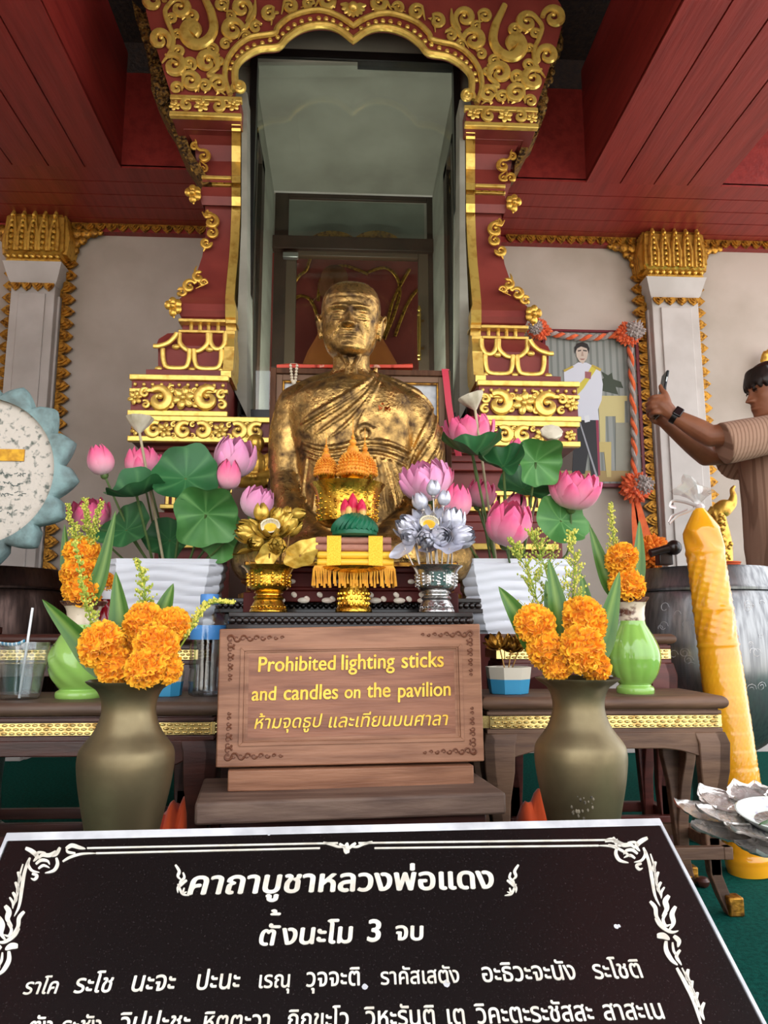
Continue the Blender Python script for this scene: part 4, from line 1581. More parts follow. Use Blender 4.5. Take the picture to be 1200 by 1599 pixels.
def text_mesh(s, bold=0.0, shear=0.0):
    """letters as solid faces: every outer contour filled by itself with its own holes"""
    from mathutils.geometry import delaunay_2d_cdt
    cu = bpy.data.curves.new('text', 'FONT')
    cu.body = s
    cu.size = 1
    cu.shear = shear
    o = bpy.data.objects.new('text', cu)
    COL.objects.link(o)
    dg = bpy.context.evaluated_depsgraph_get()
    dg.update()
    cv = o.evaluated_get(dg).to_curve(dg)
    loops = []
    for sp in cv.splines:
        pts = []
        bp = sp.bezier_points
        n = len(bp)
        for i in range(n):
            a, b_ = bp[i], bp[(i + 1) % n]
            straight = (a.handle_right - a.co).length < 1e-5 and (b_.handle_left - b_.co).length < 1e-5
            for k in range(1 if straight else 5):
                t = k / 5
                p = a.co * (1 - t) ** 3 + 3 * a.handle_right * t * (1 - t) ** 2 + 3 * b_.handle_left * t * t * (1 - t) + b_.co * t ** 3
                q = Vector((p.x, p.y))
                if not pts or (q - pts[-1]).length > 1e-4:
                    pts.append(q)
        if len(pts) > 2 and (pts[0] - pts[-1]).length < 1e-4:
            pts.pop()
        if len(pts) > 2:
            loops.append(pts)
    o.to_mesh_clear()
    bpy.data.objects.remove(o)

    def sarea(p):
        return sum(p[i - 1].x * p[i].y - p[i].x * p[i - 1].y for i in range(len(p))) / 2

    def inside(pt, poly):
        c = False
        for i in range(len(poly)):
            a, b_ = poly[i - 1], poly[i]
            if (a.y > pt.y) != (b_.y > pt.y) and pt.x < (b_.x - a.x) * (pt.y - a.y) / (b_.y - a.y) + a.x:
                c = not c
        return c
    big = max(loops, key=lambda p: abs(sarea(p)))
    sg = 1 if sarea(big) > 0 else -1
    if s.isascii():                               # this face winds its contours both ways: a hole is what lies within another contour
        hole = [any(q is not p and all(inside(v, q) for v in p) for q in loops) for p in loops]
    else:
        hole = [sarea(p) * sg <= 0 for p in loops]
    outs = [[p] for p, h in zip(loops, hole) if not h]
    for h in (p for p, h in zip(loops, hole) if h):
        own = [q for q in outs if inside(h[0], q[0])]
        if own:
            min(own, key=lambda q: abs(sarea(q[0]))).append(h)
    mb = MB()
    tn = 0
    shifts = [(0, 0)] if not bold else [(0, 0), (bold, 0), (-bold, 0), (0, bold * .6), (0, -bold * .6)]
    for group in outs:
        vs, es = [], []
        for lp in group:
            k = len(vs)
            vs += lp
            es += [(k + i, k + (i + 1) % len(lp)) for i in range(len(lp))]
        r = delaunay_2d_cdt(vs, es, [], 0, 1e-7)
        ov = r[0]
        of = [f for f in r[2] if sum(inside(sum((ov[i] for i in f), Vector((0, 0))) / len(f), lp) for lp in group) % 2 == 1]
        for dx, dy in shifts:
            tn += 1
            tz = 1 + .012 * (tn % 60)
            mb.add([(v.x + dx, v.y + dy, tz) for v in ov], [tuple(f) for f in of])
            for lp in group:
                n = len(lp)
                mb.add([(v.x + dx, v.y + dy, 0) for v in lp] + [(v.x + dx, v.y + dy, tz) for v in lp], [(i, (i + 1) % n, n + (i + 1) % n, n + i) for i in range(n)])
    return mb.mesh('letters')


def put_text(name, s, A, B, nrm, m, parent, bold=.012, shear=0.0, depth=.0016, hk=1.0):
    """letters from point A to point B on a face with normal nrm, standing proud by depth"""
    me = text_mesh(s, bold, shear)
    xs = [v.co.x for v in me.vertices]
    x0, x1 = min(xs), max(xs)
    d = B - A
    k = d.length / (x1 - x0)
    X = d.normalized()
    Y = nrm.cross(X).normalized()
    for v in me.vertices:
        c = v.co.copy()
        v.co = A + X * ((c.x - x0) * k) + Y * (c.y * k * hk) + nrm * (c.z * depth)
    me.update()
    return link(name, me, m, parent, 30)


def slab_word(s, x0, x1, y0, y1=None, bold=.02, shear=.0, hk=1.0, name='verse'):
    put_text(name, s, SPt(x0, y0), SPt(x1, y1 if y1 else y0), SN, M['engraved'], tablet, bold, shear, .0007, hk)


slab_word('คาถาบูชาหลวงพ่อแดง', 292, 775, 1397, 1387, .03, .12, 1.0, 'title')
# the stacked marks of this word are set one above the other
slab_word('ตั', 404, 437, 1476, None, .03, .12, 1.0)
slab_word('้', 420, 437, 1454, 1454, .03, .12, .95)
slab_word('งนะโม', 440, 553, 1475, 1472, .03, .12, 1.0)
slab_word('3', 573, 597, 1470, None, .03, .12, 1.0)
slab_word('จบ', 619, 664, 1468, None, .03, .12, 1.0)
for s, x0, x1 in (('ราโค', 35, 88), ('ระโช', 114, 173), ('นะจะ', 204, 272), ('ปะนะ', 306, 374), ('เรณุ', 404, 453), ('วุจจะติ', 478, 563), ('ราคัสเสตัง', 595, 719), ('อะธิวะจะนัง', 755, 902), ('ระโชติ', 930, 1006)):
    slab_word(s, x0, x1, 1553 - (x0 - 35) * .027, 1553 - (x1 - 35) * .027, .015, .04, 1.15)
for s, x0, x1 in (('ตัง', 40, 78), ('ระชัง', 92, 155), ('วิปปะชะ', 182, 295), ('หิตตะวา', 316, 421), ('ภิกขะโว', 447, 545), ('วิหะรันติ', 570, 681), ('เต', 700, 728), ('วิคะตะระชัสสะ', 745, 930), ('สาสะเน', 946, 1040)):
    slab_word(s, x0, x1, 1618 - (x0 - 35) * .027, 1618 - (x1 - 35) * .027, .015, .04, 1.15)


def flat_leaf(mb, pts, w, taper=1, wide=.4):
    """a flat curved kanok leaf along slab pixels"""
    sp = spline(pts, 6)
    n = len(sp)
    L, R = [], []
    for i, v in enumerate(sp):
        a, b = sp[max(i - 1, 0)], sp[min(i + 1, n - 1)]
        t = Vector((b[0] - a[0], b[1] - a[1]))
        t.normalize()
        nn = Vector((-t.y, t.x))
        f = i / (n - 1)
        ww = .8 * w * (math.sin(PI * min(1, (f * .85 + .15))) ** .7 if taper else 1) * .5
        L.append(SPt(v[0] + nn.x * ww, v[1] + nn.y * ww, .0003))
        R.append(SPt(v[0] - nn.x * ww, v[1] - nn.y * ww, .0003))
    vs = L + R
    vs2 = [v + SN * .0009 for v in vs]
    fs = []
    for i in range(n - 1):
        fs += [(2 * n + i, 2 * n + i + 1, 3 * n + i + 1, 3 * n + i), (i + 1, i, 2 * n + i, 2 * n + i + 1) if 0 else (i, i + 1, 2 * n + i + 1, 2 * n + i), (n + i + 1, n + i, 3 * n + i, 3 * n + i + 1)]
    fs += [(0, 2 * n, 3 * n, n), (n - 1, 2 * n - 1, 4 * n - 1, 3 * n - 1)]
    mb.add(vs + vs2, fs)


# border: double rule along the top with a small crest, scrollwork corners and sides
mb = MB()
for a, b, yy in (((136, 1325), (528, 1317), 0), ((560, 1317), (965, 1312), 0), ((150, 1333), (500, 1325), 0), ((585, 1325), (935, 1321), 0)):
    flat_leaf(mb, [a, ((a[0] + b[0]) / 2, (a[1] + b[1]) / 2), b], 3.2, 0)
for pts, w in (([(98, 1346), (110, 1339), (128, 1334), (152, 1333)], 5), ([(985, 1338), (972, 1329), (955, 1322), (932, 1321)], 5), ([(505, 1316), (520, 1320), (530, 1323), (543, 1322)], 5), ([(582, 1315), (567, 1319), (557, 1323), (543, 1322)], 5),
               ([(543, 1333), (541, 1326), (543, 1316)], 12), ([(530, 1318), (537, 1323), (543, 1328)], 6), ([(556, 1317), (549, 1322), (543, 1328)], 6),
               ([(103, 1326), (112, 1321), (124, 1324), (134, 1326)], 8), ([(118, 1333), (106, 1331), (104, 1325)], 5), ([(945, 1314), (955, 1312), (966, 1316), (974, 1318)], 8), ([(950, 1320), (960, 1322), (968, 1318)], 5)):
    flat_leaf(mb, pts, w)
obj('top_border', mb, M['engraved'], tablet, sharp=30)
for s in (-1, 1):
    mb = MB()

    def X(x, y):
        """left-hand layout carried to the right edge"""
        if s < 0:
            return (x, y)
        xl_e = 12 - (y - 1312) * .335
        xr_e = 1031 + (y - 1288) * .352
        y2 = y - 16
        return (xr_e - (x - xl_e) * 1.0, y2)

    L = [([(40, 1325), (50, 1330), (58, 1338), (52, 1346)], 9), ([(88, 1330), (78, 1336), (66, 1336), (60, 1342)], 8), ([(47, 1340), (44, 1350), (50, 1360), (62, 1363)], 6), ([(88, 1340), (90, 1350), (84, 1360), (70, 1364)], 7),
         ([(56, 1350), (64, 1344), (74, 1345), (78, 1351)], 6), ([(60, 1357), (68, 1352), (78, 1356)], 5), ([(94, 1324), (88, 1334), (80, 1338)], 7), ([(54, 1338), (60, 1332), (72, 1332)], 5), ([(50, 1365), (58, 1368), (54, 1374), (48, 1372)], 6),
         ([(44, 1345), (38, 1365), (34, 1390), (30, 1415), (22, 1432)], 7), ([(36, 1350), (30, 1372), (28, 1395), (22, 1415)], 4),
         ([(28, 1362), (31, 1372), (28, 1382)], 7), ([(24, 1378), (28, 1388), (26, 1397)], 7), ([(20, 1394), (25, 1403), (22, 1412)], 7), ([(15, 1402), (20, 1410), (20, 1420)], 5),
         ([(8, 1415), (14, 1424), (12, 1436), (20, 1448)], 11), ([(38, 1424), (30, 1434), (28, 1448), (18, 1462)], 8), ([(-2, 1432), (4, 1444), (2, 1458), (10, 1470)], 10), ([(30, 1450), (22, 1462), (6, 1472), (-6, 1470)], 7),
         ([(12, 1442), (18, 1452), (14, 1462), (6, 1460)], 6), ([(28, 1478), (18, 1478), (8, 1484)], 12), ([(2, 1478), (-6, 1486), (-4, 1496)], 9), ([(14, 1486), (14, 1500), (6, 1515), (-4, 1524)], 9), ([(4, 1488), (2, 1502), (-6, 1514)], 5),
         ([(-8, 1500), (-2, 1510), (-10, 1524)], 7), ([(-2, 1528), (-14, 1550), (-26, 1575), (-34, 1600), (-42, 1630)], 8), ([(-10, 1528), (-22, 1552), (-34, 1580), (-42, 1605)], 4),
         ([(-20, 1530), (-18, 1542), (-24, 1552)], 8), ([(-26, 1548), (-24, 1560), (-30, 1570)], 8), ([(-34, 1566), (-31, 1578), (-36, 1590)], 8), ([(-44, 1582), (-39, 1596), (-44, 1610)], 8)]
    for pts, w in L:
        flat_leaf(mb, [X(*p) for p in pts], w)
    obj('side_scrollwork', mb, M['engraved'], tablet, sharp=30)
for cx, s in ((284, 1), (800, -1)):
    mb = MB()
    for pts, w in (([(-10, -26), (-4, -16), (-6, -8), (0, -2)], 6), ([(2, -14), (4, -6), (-2, 0), (-4, 6)], 5), ([(8, -2), (0, 4), (-6, 10), (-6, 18)], 6), ([(-6, 4), (-2, 14), (2, 20), (12, 22)], 5), ([(4, 10), (2, 18), (8, 16)], 4)):
        flat_leaf(mb, [(cx + s * x, 1377 + y) for x, y in pts], w)
    obj('title_flourish', mb, M['engraved'], tablet, sharp=30)
# white paint specks on the stone
for px, py, r in ((963, 1447, 3.2), (967, 1446, 2.2), (420, 1303, 2.4), (570, 1541, 3.5), (698, 1536, 4.5)):
    c = SPt(px, py, .0005)
    mb = MB()
    mb.open = True
    mb.add([c + ux * (.0011 * r * (.7 + .5 * random.random()) * math.cos(k * PI / 4)) + uv * (.0011 * r * math.sin(k * PI / 4)) for k in range(8)], [tuple(range(8))])
    obj('paint_speck', mb, M['granite_edge'], tablet)
# ---------------------------------------------------------------- carved wooden notice
M['sign_wood'] = mat('carved_teak', (160, 112, 84), .5, c2=(126, 82, 58), ns=4, stretch=(1, 6, 14), bump=.5, bs=16, detail=9, bdist=.002)
M['sign_inner'] = mat('teak_panel', (150, 98, 72), .45, c2=(122, 74, 52), ns=4, stretch=(1.2, 6, 16), bump=.5, bs=16, detail=9, bdist=.002)
M['sign_dark'] = mat('carved_groove', (112, 66, 44), .6)
M['plank'] = mat('weathered_plank', (122, 98, 84), .6, c2=(92, 70, 60), ns=5, stretch=(1, 8, 8), bump=.6, bs=22, detail=9)
BL, BR = P(337, 1199, 1.665), P(757, 1189, 1.735)
bx = (BR - BL)
bx.z = 0
WS = (BR - BL).length
bx.normalize()
bzu = Vector((-bx.y * .10, bx.x * .10, 1)).normalized()    # leaning back a little
BN = bx.cross(bzu)
if BN.y > 0:
    BN = -BN


def BP(px, py, off=0.0):
    r = ray(px, py)
    k = (BL - CL).dot(BN) / r.dot(BN)
    return CL + r * k + BN * off


sign = thing('wooden_notice', 'carved wooden notice in gold lettering prohibiting lighting sticks and candles', 'sign', (BL.x + WS / 2, BL.y + .05, .3))
BL2, BR2, TR2, TL2 = BP(337, 1199), BP(757, 1189), BP(750, 974), BP(343, 982)
mb = MB()
mb.prism([BL2, BR2, TR2, TL2], -BN * .032)
obj('board', mb, M['sign_wood'], sign, .003, sharp=20)


def inset(t0, b0):
    """a point of the board by fractions of width and height"""
    lo, hi = BL2.lerp(BR2, t0), TL2.lerp(TR2, t0)
    return lo.lerp(hi, b0)


mb = MB()
for k, (ix, iy, w, h) in enumerate(((.078, .145, .014, .0035), (.094, .172, .006, .002))):
    pts = [(ix, iy), (1 - ix, iy), (1 - ix, 1 - iy), (ix, 1 - iy)]
    wy = w * 1.9
    inn = [(ix + w, iy + wy), (1 - ix - w, iy + wy), (1 - ix - w, 1 - iy - wy), (ix + w, 1 - iy - wy)]
    for i in range(4):
        a, b_ = pts[i], pts[(i + 1) % 4]
        c, d_ = inn[(i + 1) % 4], inn[i]
        mb.prism([inset(*a) + BN * .0002, inset(*b_) + BN * .0002, inset(*c) + BN * .0002, inset(*d_) + BN * .0002], BN * h)
obj('frame_moulding', mb, M['sign_wood'], sign, .0008, sharp=20)
mb = MB()
mb.prism([inset(.11, .2) + BN * .0002, inset(.89, .2) + BN * .0002, inset(.89, .8) + BN * .0002, inset(.11, .8) + BN * .0002], BN * .0006)
obj('panel', mb, M['sign_inner'], sign, sharp=20)
for cx, cy, sx, sy in ((.02, .03, 1, 1), (.98, .03, -1, 1), (.02, .97, 1, -1), (.98, .97, -1, -1)):
    A = WS / (TL2 - BL2).length
    mb = MB()
    for arm in range(2):
        for i in range(9):
            t = i / 8
            n_ = .035 * (1 - t * .55)
            if arm == 0:
                c = inset(cx + sx * (.02 + .19 * t), cy + sy * .045)
            else:
                c = inset(cx + sx * .022, cy + sy * (.05 + .30 * t))
            path = []
            dirn = 1 if i % 2 else -1
            for k in range(12):
                a = k * .55
                rr = n_ * (1 - k / 15) * WS * .42
                path.append(c + bx * (rr * math.cos(a) * sx) + bzu * (dirn * rr * math.sin(a) * sy) + BN * .001)
            mb.tube(path, [.0026 * (1 - k / 18) * (1.1 - .4 * t) for k in range(12)], 5)
    obj('corner_carving', mb, M['sign_dark'], sign)
gl = mat('gold_lettering', (232, 190, 72), .38, .3, c2=(214, 166, 52), ns=60)
dk = M['sign_dark']
for s, x0, x1, y0, y1, b_, hk in (('Prohibited', 403, 525, 1049, 1046, .018, 1.12), ('lighting', 533, 617, 1046, 1043, .018, 1.12), ('sticks', 627, 693, 1043, 1041, .018, 1.12),
                                  ('and', 393, 432, 1094, 1093, .018, 1.12), ('candles', 443, 528, 1093, 1091, .018, 1.12), ('on', 538, 563, 1090, 1090, .018, 1.12), ('the', 573, 610, 1089, 1088, .018, 1.12), ('pavilion', 621, 704, 1089, 1086, .018, 1.12),
                                  ('ห้ามจุดธูป', 397, 504, 1138, 1135, .008, 1.0), ('และเทียนบนศาลา', 513, 700, 1136, 1132, .008, 1.0)):
    put_text('lettering', s, BP(x0, y0, .0009), BP(x1, y1, .0009), BN, gl, sign, b_, .06 if hk > 1 else .22, .0022, hk)
mb = MB()
p0, p1 = P(355, 1237, 1.655), P(741, 1229, 1.72)
mb.prism([p0, p1, p1 + Vector((0, 0, P(741, 1195, 1.72).z - p1.z)), p0 + Vector((0, 0, P(355, 1204, 1.655).z - p0.z))], Vector((bx.y * -.085, .085, 0)))
obj('base_block', mb, M['sign_wood'], sign, .003, sharp=20)
mb = MB()
f0, f1 = P(303, 1290, 1.56), P(792, 1278, 1.62)
zt_ = p0.z
f0.z = f1.z = f0.z
mb.prism([f0, f1, Vector((f1.x, f1.y, zt_)), Vector((f0.x, f0.y, zt_))], Vector((-bx.y * .25, .25, 0)))
obj('base_plank', mb, M['plank'], sign, .006, sharp=20)
ZPB = f0.z
# low bench that carries the notice and the brass vases, mostly behind the tablet
ZV = .235
bench = thing('low_bench', 'low dark bench behind the granite tablet, under the two brass vases', 'bench', (0.0, 1.55, 0))
mb = MB()
bx0, bx1 = P(130, 1300, 1.5).x - .02, P(975, 1290, 1.5).x + .02
mb.box(bx0, bx1, 1.36, 1.63, ZV - .03, ZV)
obj('top', mb, M['wood_dark'], bench, .003)
for X_ in (bx0 + .02, bx1 - .06):
    for Y_ in (1.37, 1.58):
        mb = MB()
        mb.box(X_, X_ + .04, Y_, Y_ + .04, 0, ZV - .03)
        obj('leg', mb, M['wood_dark'], bench, .002)
bench = thing('low_stand', 'low dark stand beneath the base plank of the wooden notice', 'stand', (0.0, 1.7, 0))
mb = MB()
mb.box(f0.x + .04, f1.x - .04, 1.64, 1.80, ZPB - .03, ZPB - .0005)
obj('top', mb, M['wood_dark'], bench, .003)
for X_ in (f0.x + .07, f1.x - .11):
    for Y_ in (1.645, 1.755):
        mb = MB()
        mb.box(X_, X_ + .04, Y_, Y_ + .04, 0, ZPB - .03)
        obj('leg', mb, M['wood_dark'], bench, .002)
# ---------------------------------------------------------------- vases, bowls, pots
M['brass_old'] = mat('dull_brass', (132, 118, 88), .40, .8, c2=(92, 80, 58), ns=7, nlo=.4, nhi=.7, rough2=.55, bump=.15, bs=40, detail=7)
M['brass_gold'] = mat('embossed_gold_brass', (236, 186, 70), .2, .95, c2=(150, 96, 30), ns=40, nlo=.5, nhi=.72, bump=.5, bs=110, bdist=.003)
M['silver'] = mat('embossed_silver', (212, 210, 208), .2, .95, c2=(130, 128, 128), ns=40, nlo=.5, nhi=.72, bump=.5, bs=110, bdist=.003)
M['white_ceramic'] = mat('white_glazed_plastic', (232, 234, 242), .3, spec=.5)
M['green_glaze'] = mat('green_glaze', (146, 190, 92), .1, c2=(128, 176, 76), ns=5, tint=(206, 192, 170), coat=.6)
M['maroon'] = mat('maroon_glaze', (84, 30, 28), .12, c2=(120, 84, 70), ns=30, coat=.6)


def brass_vase(label, pxc, wpx, ytop, d, z0, dent=False):
    k = d / F
    top = P(pxc, ytop, d)
    t = thing('brass_vase', label, 'vase', (top.x, d, z0))
    H = top.z - z0
    W = wpx * k / 2
    prof = [(.60, 0), (.62, .015), (.60, .05), (.68, .16), (.82, .32), (.94, .46), (.995, .56), (1.0, .61), (.97, .65), (.86, .69), (.72, .735), (.64, .775), (.58, .82), (.565, .86), (.60, .91), (.70, .955), (.86, .985), (.90, .995), (.91, 1.0),
            (.87, .995), (.66, .95), (.55, .88), (.5, .80), (.5, .5)]
    sp = spline(prof[:19], 3) + [Vector(p) for p in prof[19:]]
    mb = MB()
    mb.lathe([(r * W, z * H) for r, z in sp], (top.x, d, z0), 56, lambda a, z, r: r * (1 + (.035 * math.sin(9 * a) if z > .965 * H else 0)))
    obj('vase_body', mb, M['brass_old'], t, sharp=60)
    if dent:
        mb = MB()
        for i in range(60):
            a = -PI / 2 - .25 + random.uniform(-.3, .25)
            zz = random.uniform(.12, .44) * H
            r = interp([(q[1] * H, q[0] * W) for q in prof[:10]], zz)
            mb.ball((top.x + r * math.cos(a), d + r * math.sin(a), z0 + zz), random.uniform(.001, .0032), (1, .5, 1.5), 6, 5)
        obj('corrosion', mb, mat('brass_corrosion', (132, 120, 100), .7, c2=(52, 44, 34), ns=90), t)
    return t, top, H


bv1, bv1t, bv1h = brass_vase('left brass vase with flared rim holding orange marigolds, beside the notice', 204, 138, 1062, 1.50, ZV)
bv2, bv2t, bv2h = brass_vase('right brass vase with a corroded patch low on its belly', 902, 138, 1058, 1.50, ZV, True)


def green_vase(label, pxc, wpx, ytop, ybase, d, z0, ribs):
    k = d / F
    t = thing('ceramic_vase', label, 'vase', (P(pxc, ybase, d).x, d, z0))
    H = P(pxc, ytop, d).z - z0
    W = wpx * k / 2
    prof = [(.70, 0), (.72, .02), (.71, .06), (.60, .09), (.68, .12), (.88, .22), (1.0, .36), (.97, .46), (.80, .58), (.56, .70), (.50, .76)]
    mb = MB()
    sp = spline(prof, 4)
    c = (P(pxc, ybase, d).x, d, z0)
    if ribs == 'lobes':
        fn = lambda a, z, r: r * (1 + .035 * abs(math.sin(6 * a)) * (.12 * H < z < .72 * H))
    else:
        fn = lambda a, z, r: r * (1 + .022 * math.sin(9 * (a + 3.2 * z / H)) * (.12 * H < z < .74 * H))
    n0 = 96
    mb.lathe([(r * W, z * H) for r, z in sp], c, n0, fn)
    obj('vase_body', mb, M['green_glaze'], t, sharp=60)
    mb = MB()
    mb.lathe([(r * W, z * H) for r, z in ((.50, .755), (.515, .78), (.50, .83), (.53, .90), (.60, .96), (.70, 1.0), (.66, .99), (.5, .9), (.44, .80))], c, 40, lambda a, z, r: r * (1 + (.05 * math.sin(6 * a) if z > .97 * H else 0)))
    obj('vase_neck', mb, mat('drip_glaze', (214, 196, 172), .15, c2=(104, 66, 52), ns=22, nlo=.52, nhi=.6, stretch=(1, 1, 1.5), coat=.5), t)
    mb = MB()
    mb.lathe([(r * W, z * H) for r, z in ((.612, .955), (.66, .975), (.72, 1.004), (.70, 1.008), (.64, .985), (.56, .95))], c, 40, lambda a, z, r: r * (1 + .05 * math.sin(6 * a) * (z > .97 * H)))
    obj('vase_rim', mb, M['maroon'], t)
    return c, H


gvl = green_vase('left green ceramic vase with swirling ribs behind the left brass vase', 122, 92, 940, 1092, 1.96, ZL, 'swirl')
gvr = green_vase('right green ceramic vase with vertical lobes on the right altar table', 993, 79, 934, 1083, 2.02, ZT, 'lobes')


def planter(label, px0, px1, ytop, d, z0, rot=0):
    A, B = P(px0, ytop, d), P(px1, ytop, d)
    w = (B.x - A.x) / 2
    c = Vector(((A.x + B.x) / 2, d + .07, z0))
    t = thing('white_planter', label, 'planter', c)
    H = A.z - z0
    mb = MB()
    # tapered eight-sided box with an embossed wave on the walls
    def ring(f, zz, ins=0):
        ww, dd, ch = w * f - ins, 0.075 * f - ins, .035
        return [(-ww, -dd + ch), (-ww + ch, -dd), (ww - ch, -dd), (ww, -dd + ch), (ww, dd - ch), (ww - ch, dd), (-ww + ch, dd), (-ww, dd - ch)], zz
    N = 40
    rings = []
    def dense(r2, zz, amp):
        out = []
        for i in range(8):
            a, b = Vector(r2[i]), Vector(r2[(i + 1) % 8])
            for k in range(7):
                p = a.lerp(b, k / 7)
                u = (p.x * 1.3 + p.y) * 17
                ph = zz / H * 7.5 + .35 * math.sin(u)
                e = amp * .0075 * abs(math.sin(ph * PI)) ** .6
                n = Vector((p.x / w, p.y / 0.075)).normalized()
                out.append(Vector((c.x + p.x + n.x * e, c.y + p.y + n.y * e, z0 + zz)))
        return out
    for i in range(N + 1):
        f = i / N
        r2, zz = ring(.74 + .26 * f ** .8, H * f)
        rings.append(dense(r2, zz, 1 if .03 < f < .93 else 0))
    r2, zz = ring(1.0, H, .008)
    rings.append(dense(r2, H, 0))
    r2, zz = ring(.97, H * .86, .008)
    rings.append(dense(r2, H * .86, 0))
    mb.loft(rings)
    obj('pot', mb, M['white_ceramic'], t, sharp=30)
    mb = MB()
    r2, zz = ring(.965, H * .86, .009)
    mb.prism([Vector((c.x + p[0], c.y + p[1], z0 + H * .86)) for p in r2], (0, 0, .012))
    obj('gravel_fill', mb, mat('foam_filler', (92, 84, 66), .9, c2=(60, 56, 44), ns=60, bump=.8, bs=60), t)
    return c, H


DP = 2.31
pl1, ph1 = planter('left white planter with embossed waves holding artificial lotus', 164, 346, 872, DP, Z2)
pl2, ph2 = planter('right white planter with embossed waves holding artificial lotus', 722, 898, 872, DP, Z2)


def pedestal_bowl(name, label, pxc, wpx, ytop, d, z0, m, foot=.62, rim=1.12, seal=None):
    k = d / F
    top = P(pxc, ytop, d)
    H = top.z - z0
    W = wpx * k / 2
    t = thing(name, label, 'bowl', (top.x, d, z0))
    c = (top.x, d, z0)
    mb = MB()
    fo = [(.66, 0), (.68, .02), (.66, .06), (.60, .10), (.62, .13), (.56, .2), (.50, .26), (.54, .29), (.56, .31), (.52, .34), (.46, .37), (.46, .40)]
    mb.lathe([(r * W, z * H) for r, z in fo], c, 48)
    obj('foot', mb, m, t, sharp=35)
    mb = MB()
    bo = [(.44, .39), (.54, .41), (.50, .44), (.62, .47), (.72, .53), (.75, .62), (.76, .74), (.79, .86), (.88, .94), (.99, .985), (1.0, 1.0), (.96, .99), (.76, .92), (.70, .8), (.66, .6), (.5, .5)]
    mb.lathe([(r * W, z * H) for r, z in bo], c, 56)
    b = obj('bowl_body', mb, m, t, sharp=35)
    mb = MB()
    for a in range(12):
        an = a * PI / 6 + .26
        for zz, r, s in ((.58, .75, .052), (.66, .765, .065), (.74, .77, .06), (.81, .785, .045)):
            mb.ball((c[0] + r * W * math.cos(an), c[1] + r * W * math.sin(an), z0 + zz * H), s * W, (1, 1, 1.1), 7, 5)
        an += PI / 12
        for q in range(5):
            mb.ball((c[0] + .765 * W * math.cos(an), c[1] + .765 * W * math.sin(an), z0 + (.56 + .055 * q) * H), .03 * W, n=6, m=4)
    for a in range(28):
        an = a * PI / 14
        mb.ball((c[0] + .6 * W * math.cos(an), c[1] + .6 * W * math.sin(an), z0 + .115 * H), .045 * W, (1, 1, .8), 6, 4)
    obj('embossing', mb, m, t)
    if seal:
        mb = MB()
        q = []
        for i in range(5):
            for j in range(4):
                pass
        pts = []
        for j, zz in enumerate((.56, .84)):
            row = [Vector((c[0] + .80 * W * math.cos(-PI / 2 + u), c[1] + .80 * W * math.sin(-PI / 2 + u), z0 + zz * H)) for u in (-.34, -.17, 0, .17, .34)]
            pts.append(row)
        mb.loft([[a_, b_, b_ + Vector((0, .01, 0)), a_ + Vector((0, .01, 0))] for a_, b_ in zip(*pts)])
        obj('emblem_panel', mb, mat('green_enamel', (38, 74, 66), .3), t)
        mb = MB()
        for x, zz, r in ((0, .64, .06), (-.08, .66, .04), (.07, .7, .045), (0, .72, .05), (.02, .78, .035), (-.05, .74, .03), (0, .59, .07)):
            mb.ball((c[0] + x * W, c[1] - .815 * W, z0 + zz * H), r * W, (1, .4, .8), 7, 5)
        obj('emblem', mb, m, t)
    return c, H, W


gb = pedestal_bowl('pedestal_bowl', 'embossed gold pedestal bowl holding gold artificial lotus, left of the candles', 421, 86, 884, 1.935, ZM, M['brass_gold'])
sb = pedestal_bowl('pedestal_bowl', 'embossed silver pedestal bowl holding silver artificial lotus, right of the candles', 681, 84, 884, 1.935, ZM, M['silver'], seal=1)
# large embossed bowl on a stand behind the candles
bigc = P(543, 758, 2.045)
t = thing('offering_bowl', 'large embossed gold bowl behind the green lotus, carrying three small flower domes', 'bowl', (bigc.x, 2.045, ZI))
W = 60 * 2.045 / F
H = bigc.z - ZI
mb = MB()
mb.lathe([(r * W, z * H) for r, z in ((.62, 0), (.64, .03), (.5, .1), (.36, .2), (.30, .34), (.34, .44), (.4, .47))], (bigc.x, 2.045, ZI), 40)
obj('foot', mb, M['brass_gold'], t)
mb = MB()
mb.lathe([(r * W, z * H) for r, z in ((.36, .46), (.6, .47), (.76, .52), (.80, .62), (.80, .76), (.86, .9), (.98, .985), (1, 1), (.96, .995), (.86, .975), (.2, .975))], (bigc.x, 2.045, ZI), 56)
obj('bowl_body', mb, M['brass_gold'], t)
mb = MB()
for a in range(16):
    an = a * PI / 8 + .2
    for q in range(6):
        r = (.80 if q < 4 else .84) * W
        mb.ball((bigc.x + r * math.cos(an), 2.045 + r * math.sin(an), ZI + (.55 + .06 * q) * H), .028 * W, n=7, m=5)
    an += PI / 16
    for q in range(3):
        mb.ball((bigc.x + .8 * W * math.cos(an), 2.045 + .8 * W * math.sin(an), ZI + (.58 + .08 * q) * H), .045 * W, (1, 1, .8), 7, 5)
obj('embossing', mb, M['brass_gold'], t)
ZBB = ZI + .99 * H
